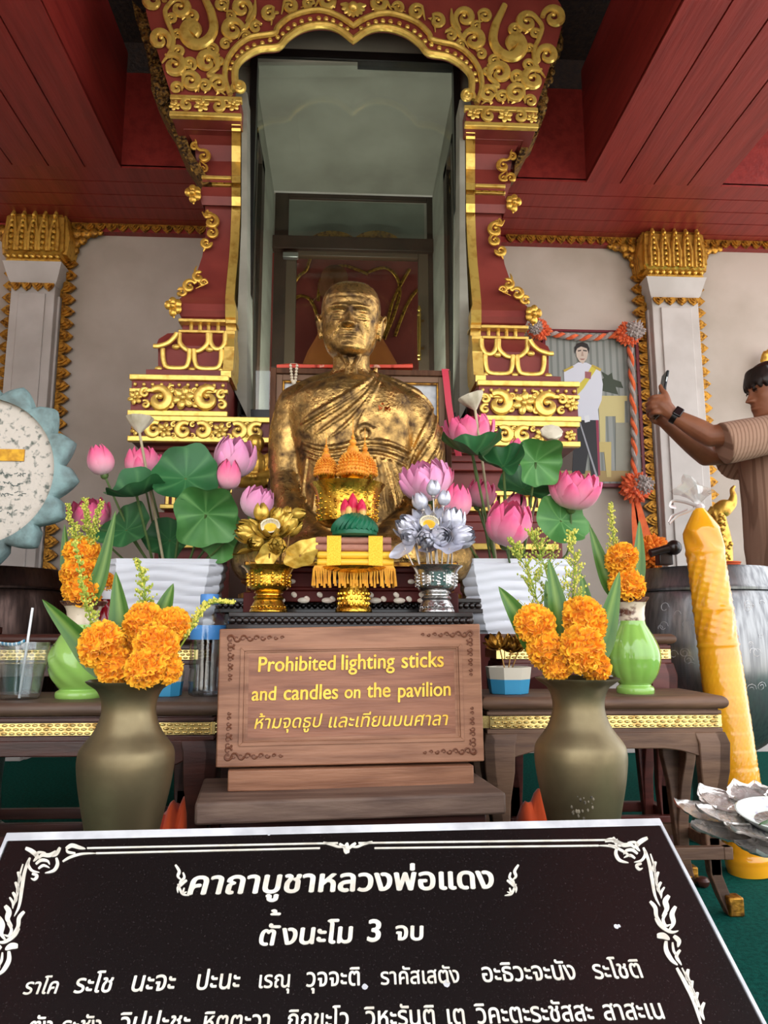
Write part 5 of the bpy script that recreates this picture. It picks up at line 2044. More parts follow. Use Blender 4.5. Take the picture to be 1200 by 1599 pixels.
# three small domes of folded petals on cups
m_dome = mat('folded_orange_petals', (240, 164, 52), .6, c2=(216, 128, 34), ns=70)
for px, yt, rr, d_, lab in ((509, 684, 19, 2.05, 'small orange flower dome on a gold cup, leftmost in the large bowl'),
                            (551, 684, 25, 2.02, 'small orange flower dome on a gold cup, in the middle of the large bowl'), (570, 702, 20, 2.085, 'small orange flower dome half hidden at the right of the large bowl')):
    c = P(px, 756, d_)
    k = d_ / F
    z0 = ZBB + .001
    t = thing('flower_dome', lab, 'flower offering', (c.x, d_, z0))
    zc = P(px, 742, d_).z
    mb = MB()
    hh = zc - z0
    r0 = rr * k
    mb.lathe([(r0 * r, hh * z) for r, z in ((.6, 0), (.62, .1), (.42, .3), (.42, .42), (.6, .55), (.75, .8), (.86, 1.0), (.8, 1.0), (.5, .7))], (c.x, d_, z0), 28)
    obj('cup', mb, M['brass_gold'], t)
    mb = MB()
    for ring in range(8):
        ph = ring / 7
        rad = r0 * (.95 * math.cos(ph * 1.25) + .02)
        zz = zc + r0 * 1.45 * math.sin(ph * 1.3)
        n = max(5, int(26 * math.cos(ph * 1.2)))
        for q in range(n):
            a = 2 * PI * (q + .5 * (ring % 2)) / n
            o = Vector((math.cos(a), math.sin(a), .45))
            p = Vector((c.x + rad * .86 * math.cos(a), d_ + rad * .86 * math.sin(a), zz - .002))
            mb.tube([p, p + o * r0 * .16, p + o * r0 * .22 + Vector((0, 0, r0 * .06))], [r0 * .09, r0 * .075, r0 * .02], 5)
    mb.lathe([(r0 * .9, 0), (r0 * .92, r0 * .3), (r0 * .7, r0 * .9), (r0 * .3, r0 * 1.3)], (c.x, d_, zc), 20)
    obj('petal_dome', mb, m_dome, t)
    mb = MB()
    zt_ = zc + r0 * 1.3
    for zz, r in ((.32, .40), (.86, .24), (1.2, .13)):
        mb.ball((c.x, d_, zt_ + r0 * zz), r0 * r, (1, 1, .95), 10, 7)
    mb.tube([(c.x, d_, zt_ + r0), (c.x, d_, zt_ + r0 * 1.8), (c.x, d_, zt_ + r0 * 2.6)], [r0 * .06, r0 * .03, r0 * .01], 6)
    obj('finial', mb, m_dome, t)
# ---------------------------------------------------------------- gold tray of candles and incense
TD = 1.955
pt = thing('pedestal_tray', 'gold pedestal tray with a fringed yellow cloth under the candle bundles', 'tray', (P(553, 950, TD).x, TD, ZM))
tx = P(553, 900, TD).x
zt_ = P(553, 887, TD).z
W = 60 * TD / F
mb = MB()
hf = zt_ - ZM
mb.lathe([(W * r, hf * z) for r, z in ((.46, 0), (.48, .03), (.46, .1), (.40, .16), (.40, .5), (.33, .6), (.30, .72), (.36, .8), (.9, .92), (.98, .98), (.96, 1), (.2, 1))], (tx, TD, ZM), 40)
obj('tray_body', mb, M['brass_gold'], pt)
mb = MB()
for a in range(20):
    for q in range(3):
        an = a * PI / 10 + q * .15
        mb.ball((tx + .4 * W * math.cos(an), TD + .4 * W * math.sin(an), ZM + hf * (.2 + .11 * q)), .05 * W, n=6, m=4)
obj('embossing', mb, M['brass_gold'], pt)
m_fr = mat('yellow_fringe', (232, 164, 42), .7, c2=(206, 134, 26), ns=40, sheen=.3)
mb = MB()
hw, hd = 61 * TD / F, .055
mb.loft([[(tx - hw * f, TD - hd * f, z), (tx + hw * f, TD - hd * f, z), (tx + hw * f, TD + hd * f, z), (tx - hw * f, TD + hd * f, z)] for f, z in ((1.0, zt_ - .012), (1.01, zt_ - .004), (.98, zt_ + .002))])
for i in range(34):
    x = lerp(tx - hw, tx + hw, i / 33)
    L = .040 + .006 * math.sin(i * 2.1)
    x2 = x + random.uniform(-.003, .003)
    mb.tube([(x, TD - hd, zt_ - .006), (x2, TD - hd - .004, zt_ - .03), (x2 + .001, TD - hd - .003, zt_ - .01 - L)], [.0028, .0022, .0034], 5)
for s in (-1, 1):
    for i in range(10):
        y = lerp(TD - hd, TD + hd, i / 9)
        mb.tube([(tx + s * hw, y, zt_ - .006), (tx + s * (hw + .003), y, zt_ - .05)], [.0028, .003], 5)
obj('fringe', mb, m_fr, pt)
m_can = mat('yellow_beeswax', (244, 196, 62), .4, sss=.2)
m_inc = mat('pink_incense', (178, 124, 104), .8, c2=(160, 106, 88), ns=30)
ZC = zt_ + .003
rc = 11.2 * TD / F / 2
lx0, lx1 = P(496, 880, TD).x, P(614, 880, TD).x


def rod(name, label, cat, x0, x1, y, z, r, m, bands, grp):
    t_ = thing(name, label, cat, ((x0 + x1) / 2, y, z - r), grp)
    mb = MB()
    mb.tube([(x0, y, z), (x0 + .002, y, z), (x1 - .002, y, z), (x1, y, z)], [r * .85, r, r, r * .85], 16)
    mb.tube([(x0 - .006, y, z), (x0 + .01, y, z)], r * .18, 6)
    obj('wax' if 'candle' in name else 'incense_stick', mb, m, t_)
    return t_


for i, (row, lab) in enumerate(((0, 'lower'), (1, 'upper'))):
    for j, yy in enumerate((-.026, 0, .026)):
        rod('candle', '%s yellow candle of the bundle on the gold tray, %s' % (lab, ('front row', 'middle row', 'back row')[j]), 'candle', lx0, lx1, TD + yy, ZC + rc + row * rc * 2.02, rc, m_can, 0, 'candles on the gold tray')
for i, (row, lab) in enumerate(((2, 'lower'), (3, 'upper'))):
    for j, yy in enumerate((-.026, 0, .026)):
        rod('incense_bundle', '%s thick pink incense stick above the yellow candles, %s' % (lab, ('front row', 'middle row', 'back row')[j]), 'incense', lx0 - .004, lx1 - .006, TD + yy, ZC + rc + row * rc * 2.02, rc, m_inc, 0, 'incense on the gold tray')
ZTOP = ZC + rc * 8.15
m_rib = mat('gold_glitter_ribbon', (222, 162, 26), .35, .5, c2=(236, 186, 60), ns=300, bump=.6, bs=400)
for px, lab in ((522, 'left gold glitter ribbon wrapped around candles and incense'), (586, 'right gold glitter ribbon wrapped around candles and incense')):
    a, b = P(px - 11, 880, TD).x, P(px + 11, 880, TD).x
    mb = MB()
    rr = .026 + rc + .0015
    mb.box(a, b, TD - rr, TD - rr + .0012, ZC, ZTOP)
    mb.box(a, b, TD - rr, TD + rr, ZTOP - .0005, ZTOP + .001)
    mb.box(a, b, TD + rr - .0012, TD + rr, ZC, ZTOP)
    tag(obj('ribbon', mb, m_rib), lab, 'ribbon')
# folded-leaf lotus
mg = mat('folded_green_leaf', (24, 104, 72), .45, c2=(12, 72, 50), ns=12)
lc = P(554, 838, TD)
t = thing('lotus_offering', 'green pleated leaf lotus with pink buds on top of the incense', 'flower offering', (lc.x, TD, ZTOP + .002))
mb = MB()
n = 26
R0 = 34 * TD / F
mb.lathe([(R0 * r, z) for r, z in ((.9, 0), (1.0, .004), (1.0, .014), (.92, .018))], (lc.x, TD, ZTOP + .002), 40, lambda a, z, r: r * (1 + .05 * abs(math.sin(13 * a))))
for i in range(n):
    for lay in range(2):
        a = 2 * PI * (i + .5 * lay) / n
        pts = []
        for q in range(6):
            f = q / 5
            rr = R0 * (1.0 - .1 * lay - .42 * f ** 1.2 + .1 * math.sin(f * PI))
            aa = a + f * .5
            pts.append((lc.x + rr * math.cos(aa), TD + rr * math.sin(aa), ZTOP + .016 + f * .040 + lay * .004))
        mb.tube(pts, [.004, .0055, .006, .0055, .005, .003], 5, 1.6)
obj('pleated_leaves', mb, mg, t)
m_pk = mat('crimson_bud', (226, 44, 92), .5, c2=(200, 26, 70), ns=20, tint=(236, 190, 110))
for k, (px, py, h) in enumerate(((551, 786, 34), (539, 792, 28), (565, 792, 28), (545, 797, 20), (567, 797, 20))):
    mb = MB()
    c = P(px, py, TD + (.004 if k == 0 else -.022 if k > 2 else -.010))
    kk = TD / F * h * .5
    z0 = ZTOP + .048
    top = c.z + kk
    H = top - z0
    rr = kk * .55
    rings = [(.25, 0), (.75, .2), (1.0, .45), (.85, .7), (.4, .9), (.04, 1)]
    mb.lathe([(rr * r, H * z) for r, z in rings], (c.x, c.y, z0), 12, lambda a, z, r: r * (1 + .08 * math.sin(3 * a)))
    mb.t = [1.0 if v.z < z0 + H * (.35 if k < 3 else .7) else 0.0 for v in mb.v]
    obj('bud', mb, m_pk, t)
# ---------------------------------------------------------------- lotus and leaves
M['lotus_pink'] = mat('pink_lotus_petal', (250, 214, 222), .6, tint=(238, 92, 142), sheen=.2)
M['lotus_pale'] = mat('pale_pink_lotus_petal', (246, 222, 226), .6, tint=(238, 150, 196), sheen=.2)
M['lotus_gold'] = mat('gold_foil_petal', (220, 184, 84), .34, .5, c2=(184, 142, 48), ns=60, bump=.4, bs=60)
M['lotus_silver'] = mat('silver_foil_petal', (214, 214, 226), .36, .35, c2=(192, 192, 206), ns=60, bump=.4, bs=60)
M['leaf'] = mat('lotus_leaf', (48, 104, 58), .5, c2=(34, 84, 46), ns=8, tint=(70, 122, 72))
M['leaf_light'] = mat('lotus_leaf_underside', (84, 140, 70), .5, c2=(62, 116, 56), ns=8, tint=(104, 154, 88))
M['stem'] = mat('green_stem', (92, 116, 62), .6, c2=(70, 94, 48), ns=20)
M['stem_pale'] = mat('dry_stem', (190, 176, 142), .6, c2=(160, 146, 112), ns=20)
M['pod'] = mat('dried_lotus_pod', (222, 212, 190), .7, c2=(176, 164, 138), ns=18, stretch=(1, 1, .3))
M['marigold'] = mat('marigold_orange', (255, 192, 44), .8, c2=(254, 176, 30), ns=40, tint=(250, 152, 16), sheen=.1)
M['blade'] = mat('pandan_leaf', (64, 108, 38), .38, c2=(44, 86, 30), ns=6, stretch=(6, 6, 1), tint=(122, 152, 70))
M['sprig'] = mat('goldenrod_sprig', (150, 168, 58), .7, c2=(120, 146, 50), ns=30, tint=(214, 206, 92))
M['wire'] = mat('wire_gold', (150, 112, 60), .4, .7)
M['wire_silver'] = mat('wire_silver', (186, 176, 168), .4, .7)


def frame_of(axis):
    z = Vector(axis).normalized()
    x = z.orthogonal().normalized()
    return x, z.cross(x), z


def petals_mb(c, axis, r, openness, layers, tip=.0, seed=0, wmul=1.0):
    """layers: (number, how far open 0..1, length, width)"""
    rnd = random.Random(seed)
    X, Y, Z = frame_of(axis)
    mb = MB()
    mb.open = True
    bud = spline([(0.02, 0), (.42, .2), (.62, .62), (.50, 1.1), (.14, 1.6)], 2)
    opn = spline([(0.02, 0), (.52, .06), (1.0, .34), (1.32, .78), (1.46, 1.2)], 2)
    flat = spline([(0.02, 0), (.55, -.03), (1.05, .06), (1.42, .25), (1.66, .5)], 2)
    m = len(bud)
    for n, o, ln, wd in layers:
        off = rnd.random() * 6
        for i in range(n):
            a = 2 * PI * i / n + off + rnd.uniform(-.08, .08)
            oo = max(0, min(1, o + rnd.uniform(-.05, .05)))
            vs, ts = [], []
            W = 5
            for j in range(m):
                f = j / (m - 1)
                if oo < .7:
                    p = bud[j].lerp(opn[j], oo / .7)
                else:
                    p = opn[j].lerp(flat[j], (oo - .7) / .3)
                rr, hh = p[0] * r * ln, p[1] * r * ln
                w = wd * wmul * r * ln * (math.sin(PI * min(1, .10 + .9 * f ** .85)) ** .75) * (1 if f < .99 else .05)
                for k in range(W):
                    s = (k / (W - 1) - .5) * 2
                    cup = 1 - .10 * s * s
                    d = s * w / max(rr, .55 * r * ln)
                    q = c + (X * math.cos(a + d) + Y * math.sin(a + d)) * rr * cup + Z * (hh + .02 * r * s * s)
                    vs.append(q)
                    ts.append(max(0, min(1, f * 1.25 - .15 + .1 * rnd.random())))
            fs = [(j * W + k, j * W + k + 1, (j + 1) * W + k + 1, (j + 1) * W + k) for j in range(m - 1) for k in range(W - 1)]
            mb.add(vs, fs, ts)
    return mb


BUD = [(3, .02, .95, .62), (4, .10, .98, .55), (4, .18, .92, .5)]
HALF = [(4, .03, .95, .72), (5, .13, 1.02, .68), (6, .27, 1.0, .62), (4, .46, .8, .52)]
OPEN = [(5, .05, .9, .7), (6, .2, 1.0, .66), (7, .38, 1.03, .62), (6, .56, .92, .55)]
WIDE = [(6, .42, .8, .55), (7, .66, .98, .52), (7, .92, 1.0, .5)]


def stem_path(a, b, bend):
    a, b = Vector(a), Vector(b)
    m_ = a.lerp(b, .5) + Vector(bend)
    return spline([a, m_, b], 6)


def lotus(label, px, py, d, rpx, kind, foot, axis=(0, -.35, 1), m='lotus_pink', group='artificial lotus flowers', seed=0, stem='stem', sr=.0035, bend=(0, 0, 0), centre=None, name='lotus_flower'):
    k = d / F
    r = rpx * k * {id(BUD): 1.2 if 'lotus_p' in m else .95, id(HALF): 1.1 if 'lotus_p' in m else .95, id(OPEN): .98, id(WIDE): .72}[id(kind)]
    ax = Vector(axis).normalized()
    c = P(px, py, d) - ax * r * .75
    t = thing(name, label, 'flower', c, group)
    obj('petals', petals_mb(c, ax, r, 0, kind, seed=seed), M[m], t, sharp=None)
    mb = MB()
    mb.tube(stem_path(foot, c + ax * r * .04, bend), sr, 7)
    mb.ball(c, r * .2, n=8, m=6)
    obj('stem', mb, M[stem], t)
    if centre:
        mb = MB()
        X, Y, Z = frame_of(ax)
        mb.lathe([(r * .2, r * .1), (r * .42, r * .5), (r * .40, r * .55), (r * .1, r * .56)], (0, 0, 0), 20)
        R_ = Matrix((X, Y, Z)).transposed()
        for i in range(len(mb.v)):
            mb.v[i] = c + R_ @ mb.v[i]
        obj('seed_head', mb, centre[0], t)
        mb = MB()
        for i in range(34):
            a = 2 * PI * i / 34
            p = c + R_ @ Vector((r * .40 * math.cos(a), r * .40 * math.sin(a), r * .52))
            q = c + R_ @ Vector((r * .60 * math.cos(a), r * .60 * math.sin(a), r * .72))
            mb.tube([p, q], r * .028, 4)
            mb.ball(q, r * .06, n=5, m=4)
        obj('stamens', mb, centre[1], t)
    return t


def leaf_disc(c, nrm, r, cup=.25, wave=.16, seed=0, n=48, rings=9, squash=1.0):
    rnd = random.Random(seed)
    X, Y, Z = frame_of(nrm)
    ph = rnd.random() * 6
    mb = MB()
    mb.open = True
    vs, fs, ts = [c - Z * r * .06], [], [1.0]
    for i in range(1, rings + 1):
        f = i / rings
        for k in range(n):
            a = 2 * PI * k / n
            rr = r * f * (1 + f * f * (.07 * math.sin(4 * a + ph) + .045 * math.sin(7 * a + 2 * ph)))
            z = r * (cup * f * f - .06 * (1 - f) + f * f * (1.5 * wave * math.sin(2 * a + ph) + wave * math.sin(3 * a + ph * 2) + .45 * wave * math.sin(7 * a + ph * 3)) + .006 * math.cos(8 * a) * f)
            vs.append(c + X * rr * math.cos(a) + Y * rr * math.sin(a) * squash + Z * z)
            ts.append(1.0 if (k % 6 == 0 and f < .9) else 0.0)
    for k in range(n):
        fs.append((0, 1 + k, 1 + (k + 1) % n))
    for i in range(rings - 1):
        for k in range(n):
            a, b = 1 + i * n + k, 1 + i * n + (k + 1) % n
            fs.append((a, a + n, b + n, b))
    mb.add(vs, fs, ts)
    return mb


def lotus_leaf(label, px, py, d, rpx, nrm, foot, m='leaf', seed=0, cup=.25, wave=.16, squash=1.0, bend=(0, 0, 0), group='artificial lotus leaves'):
    c = P(px, py, d)
    r = rpx * d / F
    t = thing('lotus_leaf', label, 'leaf', c, group)
    obj('blade', leaf_disc(c, nrm, r, cup, wave, seed, squash=squash), M[m], t, sharp=None)
    mb = MB()
    mb.tube(stem_path(foot, c - Vector(nrm).normalized() * r * .05, bend), .0042, 7)
    obj('stem', mb, M['stem'], t)
    return t


def seed_pod(label, px, py, d, rpx, foot, axis=(0, -.1, 1)):
    X, Y, Z = frame_of(axis)
    c = P(px, py, d)
    r = rpx * d / F
    t = thing('lotus_pod', label, 'seed pod', c, 'dried lotus pods')
    mb = MB()
    mb.lathe([(r * a, r * z) for a, z in ((.12, -.75), (.3, -.55), (.72, -.1), (.95, .25), (1.0, .42), (.93, .52), (.6, .56), (.1, .55))], (0, 0, 0), 26, lambda a, z, q: q * (1 + .05 * math.sin(9 * a)))
    R_ = Matrix((X, Y, Z)).transposed()
    for i in range(len(mb.v)):
        mb.v[i] = c + R_ @ mb.v[i]
    obj('pod', mb, M['pod'], t)
    mb = MB()
    mb.tube(stem_path(foot, c - Z * r * .6, (0, 0, 0)), .0045, 7)
    obj('stem', mb, M['stem_pale'], t)


def inpot(c, H, fx, fy=0):
    return Vector((c.x + fx, c.y + fy, c.z + H * .87))


g1 = lambda fx, fy=0: inpot(pl1, ph1, fx, fy)
g2 = lambda fx, fy=0: inpot(pl2, ph2, fx, fy)
# left planter
lotus('pink lotus bud standing alone at the far left of the left planter', 157, 719, 2.36, 27, BUD, g1(-.05, .02), (-.25, -.25, 1), seed=1, bend=(.0, 0, -.02))
lotus('half open pink lotus behind the dried pod of the left planter', 222, 724, 2.42, 30, HALF, g1(-.03, .05), (-.1, -.2, 1), seed=2)
lotus('pink lotus peeping out behind the big leaf of the left planter', 236, 722, 2.5, 24, OPEN, g1(.0, .06), (.4, -.2, 1), seed=3)
lotus('large pale pink lotus at the upper right of the left planter', 366, 716, 2.40, 38, HALF, g1(.06, .03), (.25, -.45, 1), 'lotus_pale', seed=4, bend=(.03, 0, 0))
lotus('pink lotus bud just below the large pale lotus of the left planter', 357, 742, 2.30, 27, BUD, g1(.07, -.02), (.15, -.4, 1), seed=5, bend=(.03, 0, 0))
lotus('pale pink lotus leaning out behind the gold lotus', 402, 786, 2.22, 30, HALF, g1(.09, -.02), (.35, -.35, .8), 'lotus_pale', seed=6, bend=(0, 0, .0))
lotus('open pink lotus low behind the left green vase', 140, 806, 2.48, 34, OPEN, g1(-.11, .03), (-.1, -.5, 1), seed=7)
seed_pod('dried lotus pod on a long stem above the left planter', 218, 661, 2.36, 21, g1(-.01, .0), (0, -.05, 1))
lotus_leaf('broad green lotus leaf facing forward in the middle of the left planter', 290, 745, 2.28, 53, (.05, -1, .45), g1(.02, -.01), 'leaf', 1, .2, .10)
lotus_leaf('cupped dark lotus leaf left of the broad leaf in the left planter', 213, 772, 2.26, 46, (-.2, -.45, 1), g1(-.04, -.01), 'leaf', 2, .45, .16)
lotus_leaf('lighter folded lotus leaf at the right of the left planter', 322, 804, 2.25, 50, (.2, -.8, -.35), g1(.06, -.02), 'leaf_light', 3, .3, .12)
lotus_leaf('dark lotus leaf drooping low at the left of the left planter', 196, 826, 2.36, 42, (-.2, -.75, .5), g1(-.05, .03), 'leaf', 4, .2, .12)
lotus_leaf('dark lotus leaf hidden between the stems of the left planter', 265, 842, 2.42, 38, (0, -.8, .5), g1(.0, .05), 'leaf', 5, .2, .12)
lotus_leaf('drooping lotus leaf near the right rim of the left planter', 348, 838, 2.34, 40, (.3, -.9, .1), g1(.09, .02), 'leaf_light', 6, .2, .1)
# right planter
lotus('deep pink open lotus rising behind the ribbon at the top of the right planter', 733, 676, 2.46, 40, OPEN, g2(-.06, .05), (-.15, -.25, 1), seed=11)
lotus('large pale pink lotus at the left of the right planter, before the bust', 665, 752, 2.18, 42, OPEN, g2(-.11, -.02), (-.3, -.5, 1), 'lotus_pale', seed=12, bend=(-.03, 0, 0))
lotus('pink lotus bud behind the silver lotus buds', 712, 784, 2.2, 32, BUD, g2(-.10, .0), (.1, -.35, 1), seed=13)
lotus('deep pink bud leaning between the bust and the right planter', 692, 746, 2.26, 22, BUD, g2(-.09, .02), (.5, -.3, .8), seed=14)
lotus('small pink lotus among the stems of the right planter', 752, 772, 2.44, 26, HALF, g2(-.04, .05), (.3, -.3, 1), seed=15)
lotus('full round pink lotus low at the front of the right planter', 795, 820, 2.2, 42, HALF, g2(-.02, -.05), (.1, -.55, .9), seed=16)
lotus('pink bud behind the full round lotus of the right planter', 806, 788, 2.34, 22, BUD, g2(.0, .0), (.3, -.3, 1), seed=17)
lotus('wide open pink lotus at the far right of the right planter', 897, 766, 2.28, 42, OPEN, g2(.05, -.01), (.1, -.4, 1), seed=18, bend=(.05, 0, -.05))
lotus('pink lotus tip showing between two leaves of the right planter', 807, 700, 2.44, 18, BUD, g2(.0, .05), (.1, -.2, 1), seed=19)
seed_pod('dried lotus pod tilted beside the red ribbon', 738, 626, 2.38, 21, g2(-.05, .02), (-.35, -.1, 1))
seed_pod('dried lotus pod facing forward before the gilt frieze', 861, 680, 2.36, 18, g2(.02, .02), (-.1, -.9, .7))
lotus_leaf('large dark cupped lotus leaf at the upper left of the right planter', 738, 706, 2.22, 50, (-.1, -.45, 1), g2(-.06, -.02), 'leaf', 11, .45, .14)
lotus_leaf('dark curled lotus leaf in the middle of the right planter', 786, 726, 2.2, 38, (-.25, -.6, .8), g2(-.02, -.03), 'leaf', 12, .5, .2)
lotus_leaf('pale green lotus leaf folded upward at the right of the right planter', 838, 722, 2.24, 40, (.1, -.85, -.25), g2(.02, -.02), 'leaf_light', 13, .45, .2)
lotus_leaf('dark lotus leaf under the pale folded leaf of the right planter', 818, 762, 2.34, 40, (0, -.7, .6), g2(.01, .03), 'leaf', 14, .25, .12)
lotus_leaf('drooping green lotus leaf at the lower right of the right planter', 878, 812, 2.3, 46, (.25, -.9, .25), g2(.05, .0), 'leaf_light', 15, .2, .12)
# gold and silver arrangements
cg = (mat('yellow_seed_head', (238, 196, 60), .7, c2=(222, 170, 40), ns=60), mat('cream_stamen', (246, 236, 206), .7))
for (c, H, W), m, wire, dx, word in ((gb, 'lotus_gold', 'wire', 0, 'gold'), (sb, 'lotus_silver', 'wire_silver', 260, 'silver')):
    ft = lambda fx, fy=0: Vector((c[0] + fx, c[1] + fy, c[2] + H * .55))
    D0 = c[1]
    grp = word + ' artificial lotus'
    if word == 'gold':
        S = [((408, 800, -.0, 21, BUD), 'tallest gold lotus bud, at the upper left of the gold bunch', (-.1, -.1, 1)), ((434, 806, .01, 19, BUD), 'gold lotus bud right of the tallest one', (.3, -.1, 1)), ((448, 801, .04, 15, BUD), 'small gold lotus bud behind the upper two', (.35, 0, 1)),
             ((466, 803, .0, 17, BUD), 'gold lotus bud leaning out to the right', (1, -.1, .12)),
             ((422, 820, -.02, 34, WIDE), 'open gold lotus with cream stamens in the middle of the gold bunch', (0, -.8, .6)), ((388, 830, .0, 26, HALF), 'half open gold lotus at the left of the gold bunch', (-.9, -.5, .3)),
             ((452, 820, .01, 26, HALF), 'half open gold lotus at the right of the gold bunch', (.7, -.3, .6)), ((433, 852, -.05, 18, HALF), 'small gold lotus hanging under the open one', (.1, -.9, -.25)), ((400, 848, -.03, 18, HALF), 'small folded gold lotus at the lower left of the gold bunch', (-.5, -.8, -.2))]
        LV = [((470, 866, -.03, 34, (.25, -.8, .45)), 'oval gold lotus leaf leaning toward the candles'), ((421, 864, -.05, 24, (0, -1, -.15)), 'gold lotus leaf hanging at the front of the gold bowl'), ((385, 863, .0, 26, (-.2, -.2, 1)), 'flat gold lotus leaf at the left of the gold bowl')]
    else:
        S = [((677, 762, .0, 19, BUD), 'tallest silver lotus bud in the middle', (0, -.1, 1)), ((656, 783, .0, 20, BUD), 'silver lotus bud left of the tallest one', (-.35, -.1, 1)), ((694, 778, .0, 18, BUD), 'silver lotus bud right of the tallest one', (.15, -.1, 1)),
             ((671, 815, -.02, 34, WIDE), 'open silver lotus with yellow seed head', (0, -.8, .6)), ((637, 823, .0, 26, HALF), 'half open silver lotus at the left of the silver bunch', (-.7, -.5, .5)), ((708, 812, .01, 26, HALF), 'half open silver lotus standing at the right of the silver bunch', (.2, -.4, 1)),
             ((722, 838, .0, 26, HALF), 'half open silver lotus leaning out at the lower right', (.9, -.5, .1)), ((664, 842, -.05, 18, HALF), 'small silver lotus hanging below the open one', (-.2, -.9, -.1)), ((688, 838, -.04, 22, HALF), 'folded silver lotus at the front of the silver bunch', (.4, -.9, .0)), ((640, 838, -.02, 20, HALF), 'small silver lotus tucked at the lower left', (-.5, -.8, .1))]
        LV = [((632, 856, -.02, 26, (-.4, -.6, .5)), 'silver lotus leaf drooping toward the candles'), ((702, 856, -.04, 32, (.1, -.45, 1)), 'flat silver lotus leaf above the silver bowl rim'), ((672, 858, -.02, 22, (0, -.5, .9)), 'silver lotus leaf under the open silver lotus')]
    for i, ((px, py, dd, rp, kind), lab, ax) in enumerate(S):
        f = ((px - (421 if word == 'gold' else 678)) / 40)
        lotus(lab, px, py, D0 + dd, rp, kind, ft(.035 * f, -.02 + .01 * (i % 3)), ax, m, grp, seed=40 + i, stem=wire, sr=.0022, centre=cg if kind is WIDE else None)
    for i, ((px, py, dd, rp, nrm), lab) in enumerate(LV):
        f = ((px - (421 if word == 'gold' else 678)) / 40)
        cc = P(px, py, D0 + dd)
        t = thing('foil_leaf', lab, 'leaf', cc, word + ' artificial leaves')
        obj('blade', leaf_disc(cc, nrm, rp * D0 / F, .12, .06, 60 + i, squash=.62), M[m], t, sharp=None)
        mb = MB()
        mb.tube(stem_path(ft(.03 * f, -.02), cc, (0, 0, 0)), .0022, 6)
        obj('stem', mb, M[wire], t)


# ---------------------------------------------------------------- marigolds, blades and sprigs
def marigold_mesh(seed):
    rnd = random.Random(seed)
    mb = MB()
    mb.open = True
    N = 300
    for i in range(N):
        z = 1 - 2 * (i + .5) / N
        a = i * 2.399963
        s = math.sqrt(1 - z * z)
        n = Vector((s * math.cos(a), s * math.sin(a), z * .86))
        n2 = n.normalized()
        t1 = n2.orthogonal().normalized()
        t1 = Matrix.Rotation(rnd.random() * 6.28, 3, n2) @ t1
        t2 = n2.cross(t1)
        R = rnd.uniform(.9, 1.04)
        L, Wd = rnd.uniform(.26, .34), rnd.uniform(.13, .19)
        lean = rnd.uniform(-.35, .35)
        vs, ts = [], []
        for j in range(4):
            f = j / 3
            base = n * (R - L + L * f) + t2 * (lean * L * f * f)
            for k in range(4):
                u = (k / 3 - .5) * 2
                rip = .035 * math.sin(k * 2.6 + i) * f
                vs.append(base + t1 * (u * Wd * (.35 + .65 * math.sin(f * 1.9))) + t2 * (.10 * u * u * f + rip) + n2 * rip)
                ts.append(1 - f if f < .8 else 0)
        mb.add(vs, [(j * 4 + k, j * 4 + k + 1, j * 4 + 4 + k + 1, j * 4 + 4 + k) for j in range(3) for k in range(3)], ts)
    mb.ball((0, 0, 0), .72, (1, 1, .86), 14, 10)
    me = mb.mesh('marigold_petals')
    at = me.attributes.new('tint', 'FLOAT', 'POINT')
    at.data.foreach_set('value', mb.t)
    me.polygons.foreach_set('use_smooth', [True] * len(me.polygons))
    me.materials.append(M['marigold'])
    return me


MGM = [marigold_mesh(s) for s in range(3)]
cnt = [0]
rm = random.Random(5)


def marigold(label, px, py, d, rpx, group):
    o = bpy.data.objects.new('marigold', MGM[cnt[0] % 3])
    cnt[0] += 1
    COL.objects.link(o)
    o.location = P(px, py, d)
    r = rpx * d / F
    o.scale = (r, r, r)
    o.rotation_euler = (rm.uniform(.5, 1.3), rm.uniform(-.4, .4), rm.uniform(0, 6))
    return tag(o, label, 'flower', group)


def blade(label, pts, d, wpx, lean=0, group='pandan leaves', up=(0, -1, 0)):
    """a long folded leaf through photo points, from its foot to its tip"""
    q = spline([tuple(P(x, y, dd if dd else d)) for x, y, dd in [(p + (None,))[:3] for p in pts]], 7)
    n = len(q)
    w = wpx * d / F * .5
    vs, fs, ts = [], [], []
    U = Vector(up)
    for i, p in enumerate(q):
        t = (q[min(i + 1, n - 1)] - q[max(i - 1, 0)]).normalized()
        s = t.cross(U).normalized()
        nn = s.cross(t)
        f = i / (n - 1)
        ww = w * (.55 + .45 * math.sin(PI * min(.5, f * 1.1))) * (1 - max(0, f - .3) ** 1.4 / (.7 ** 1.4)) + .0003
        for k, u in enumerate((-1, -.5, 0, .5, 1)):
            vs.append(p + s * u * ww + nn * ww * (.38 * abs(u) + lean * u))
            ts.append(.8 if u == 0 else (.25 if abs(u) == 1 else 0))
    fs = [(i * 5 + k, i * 5 + k + 1, i * 5 + 5 + k + 1, i * 5 + 5 + k) for i in range(n - 1) for k in range(4)]
    mb = MB()
    mb.open = True
    mb.add(vs, fs, ts)
    return tag(obj('pandan_leaf', mb, M['blade'], sharp=None), label, 'leaf', group)


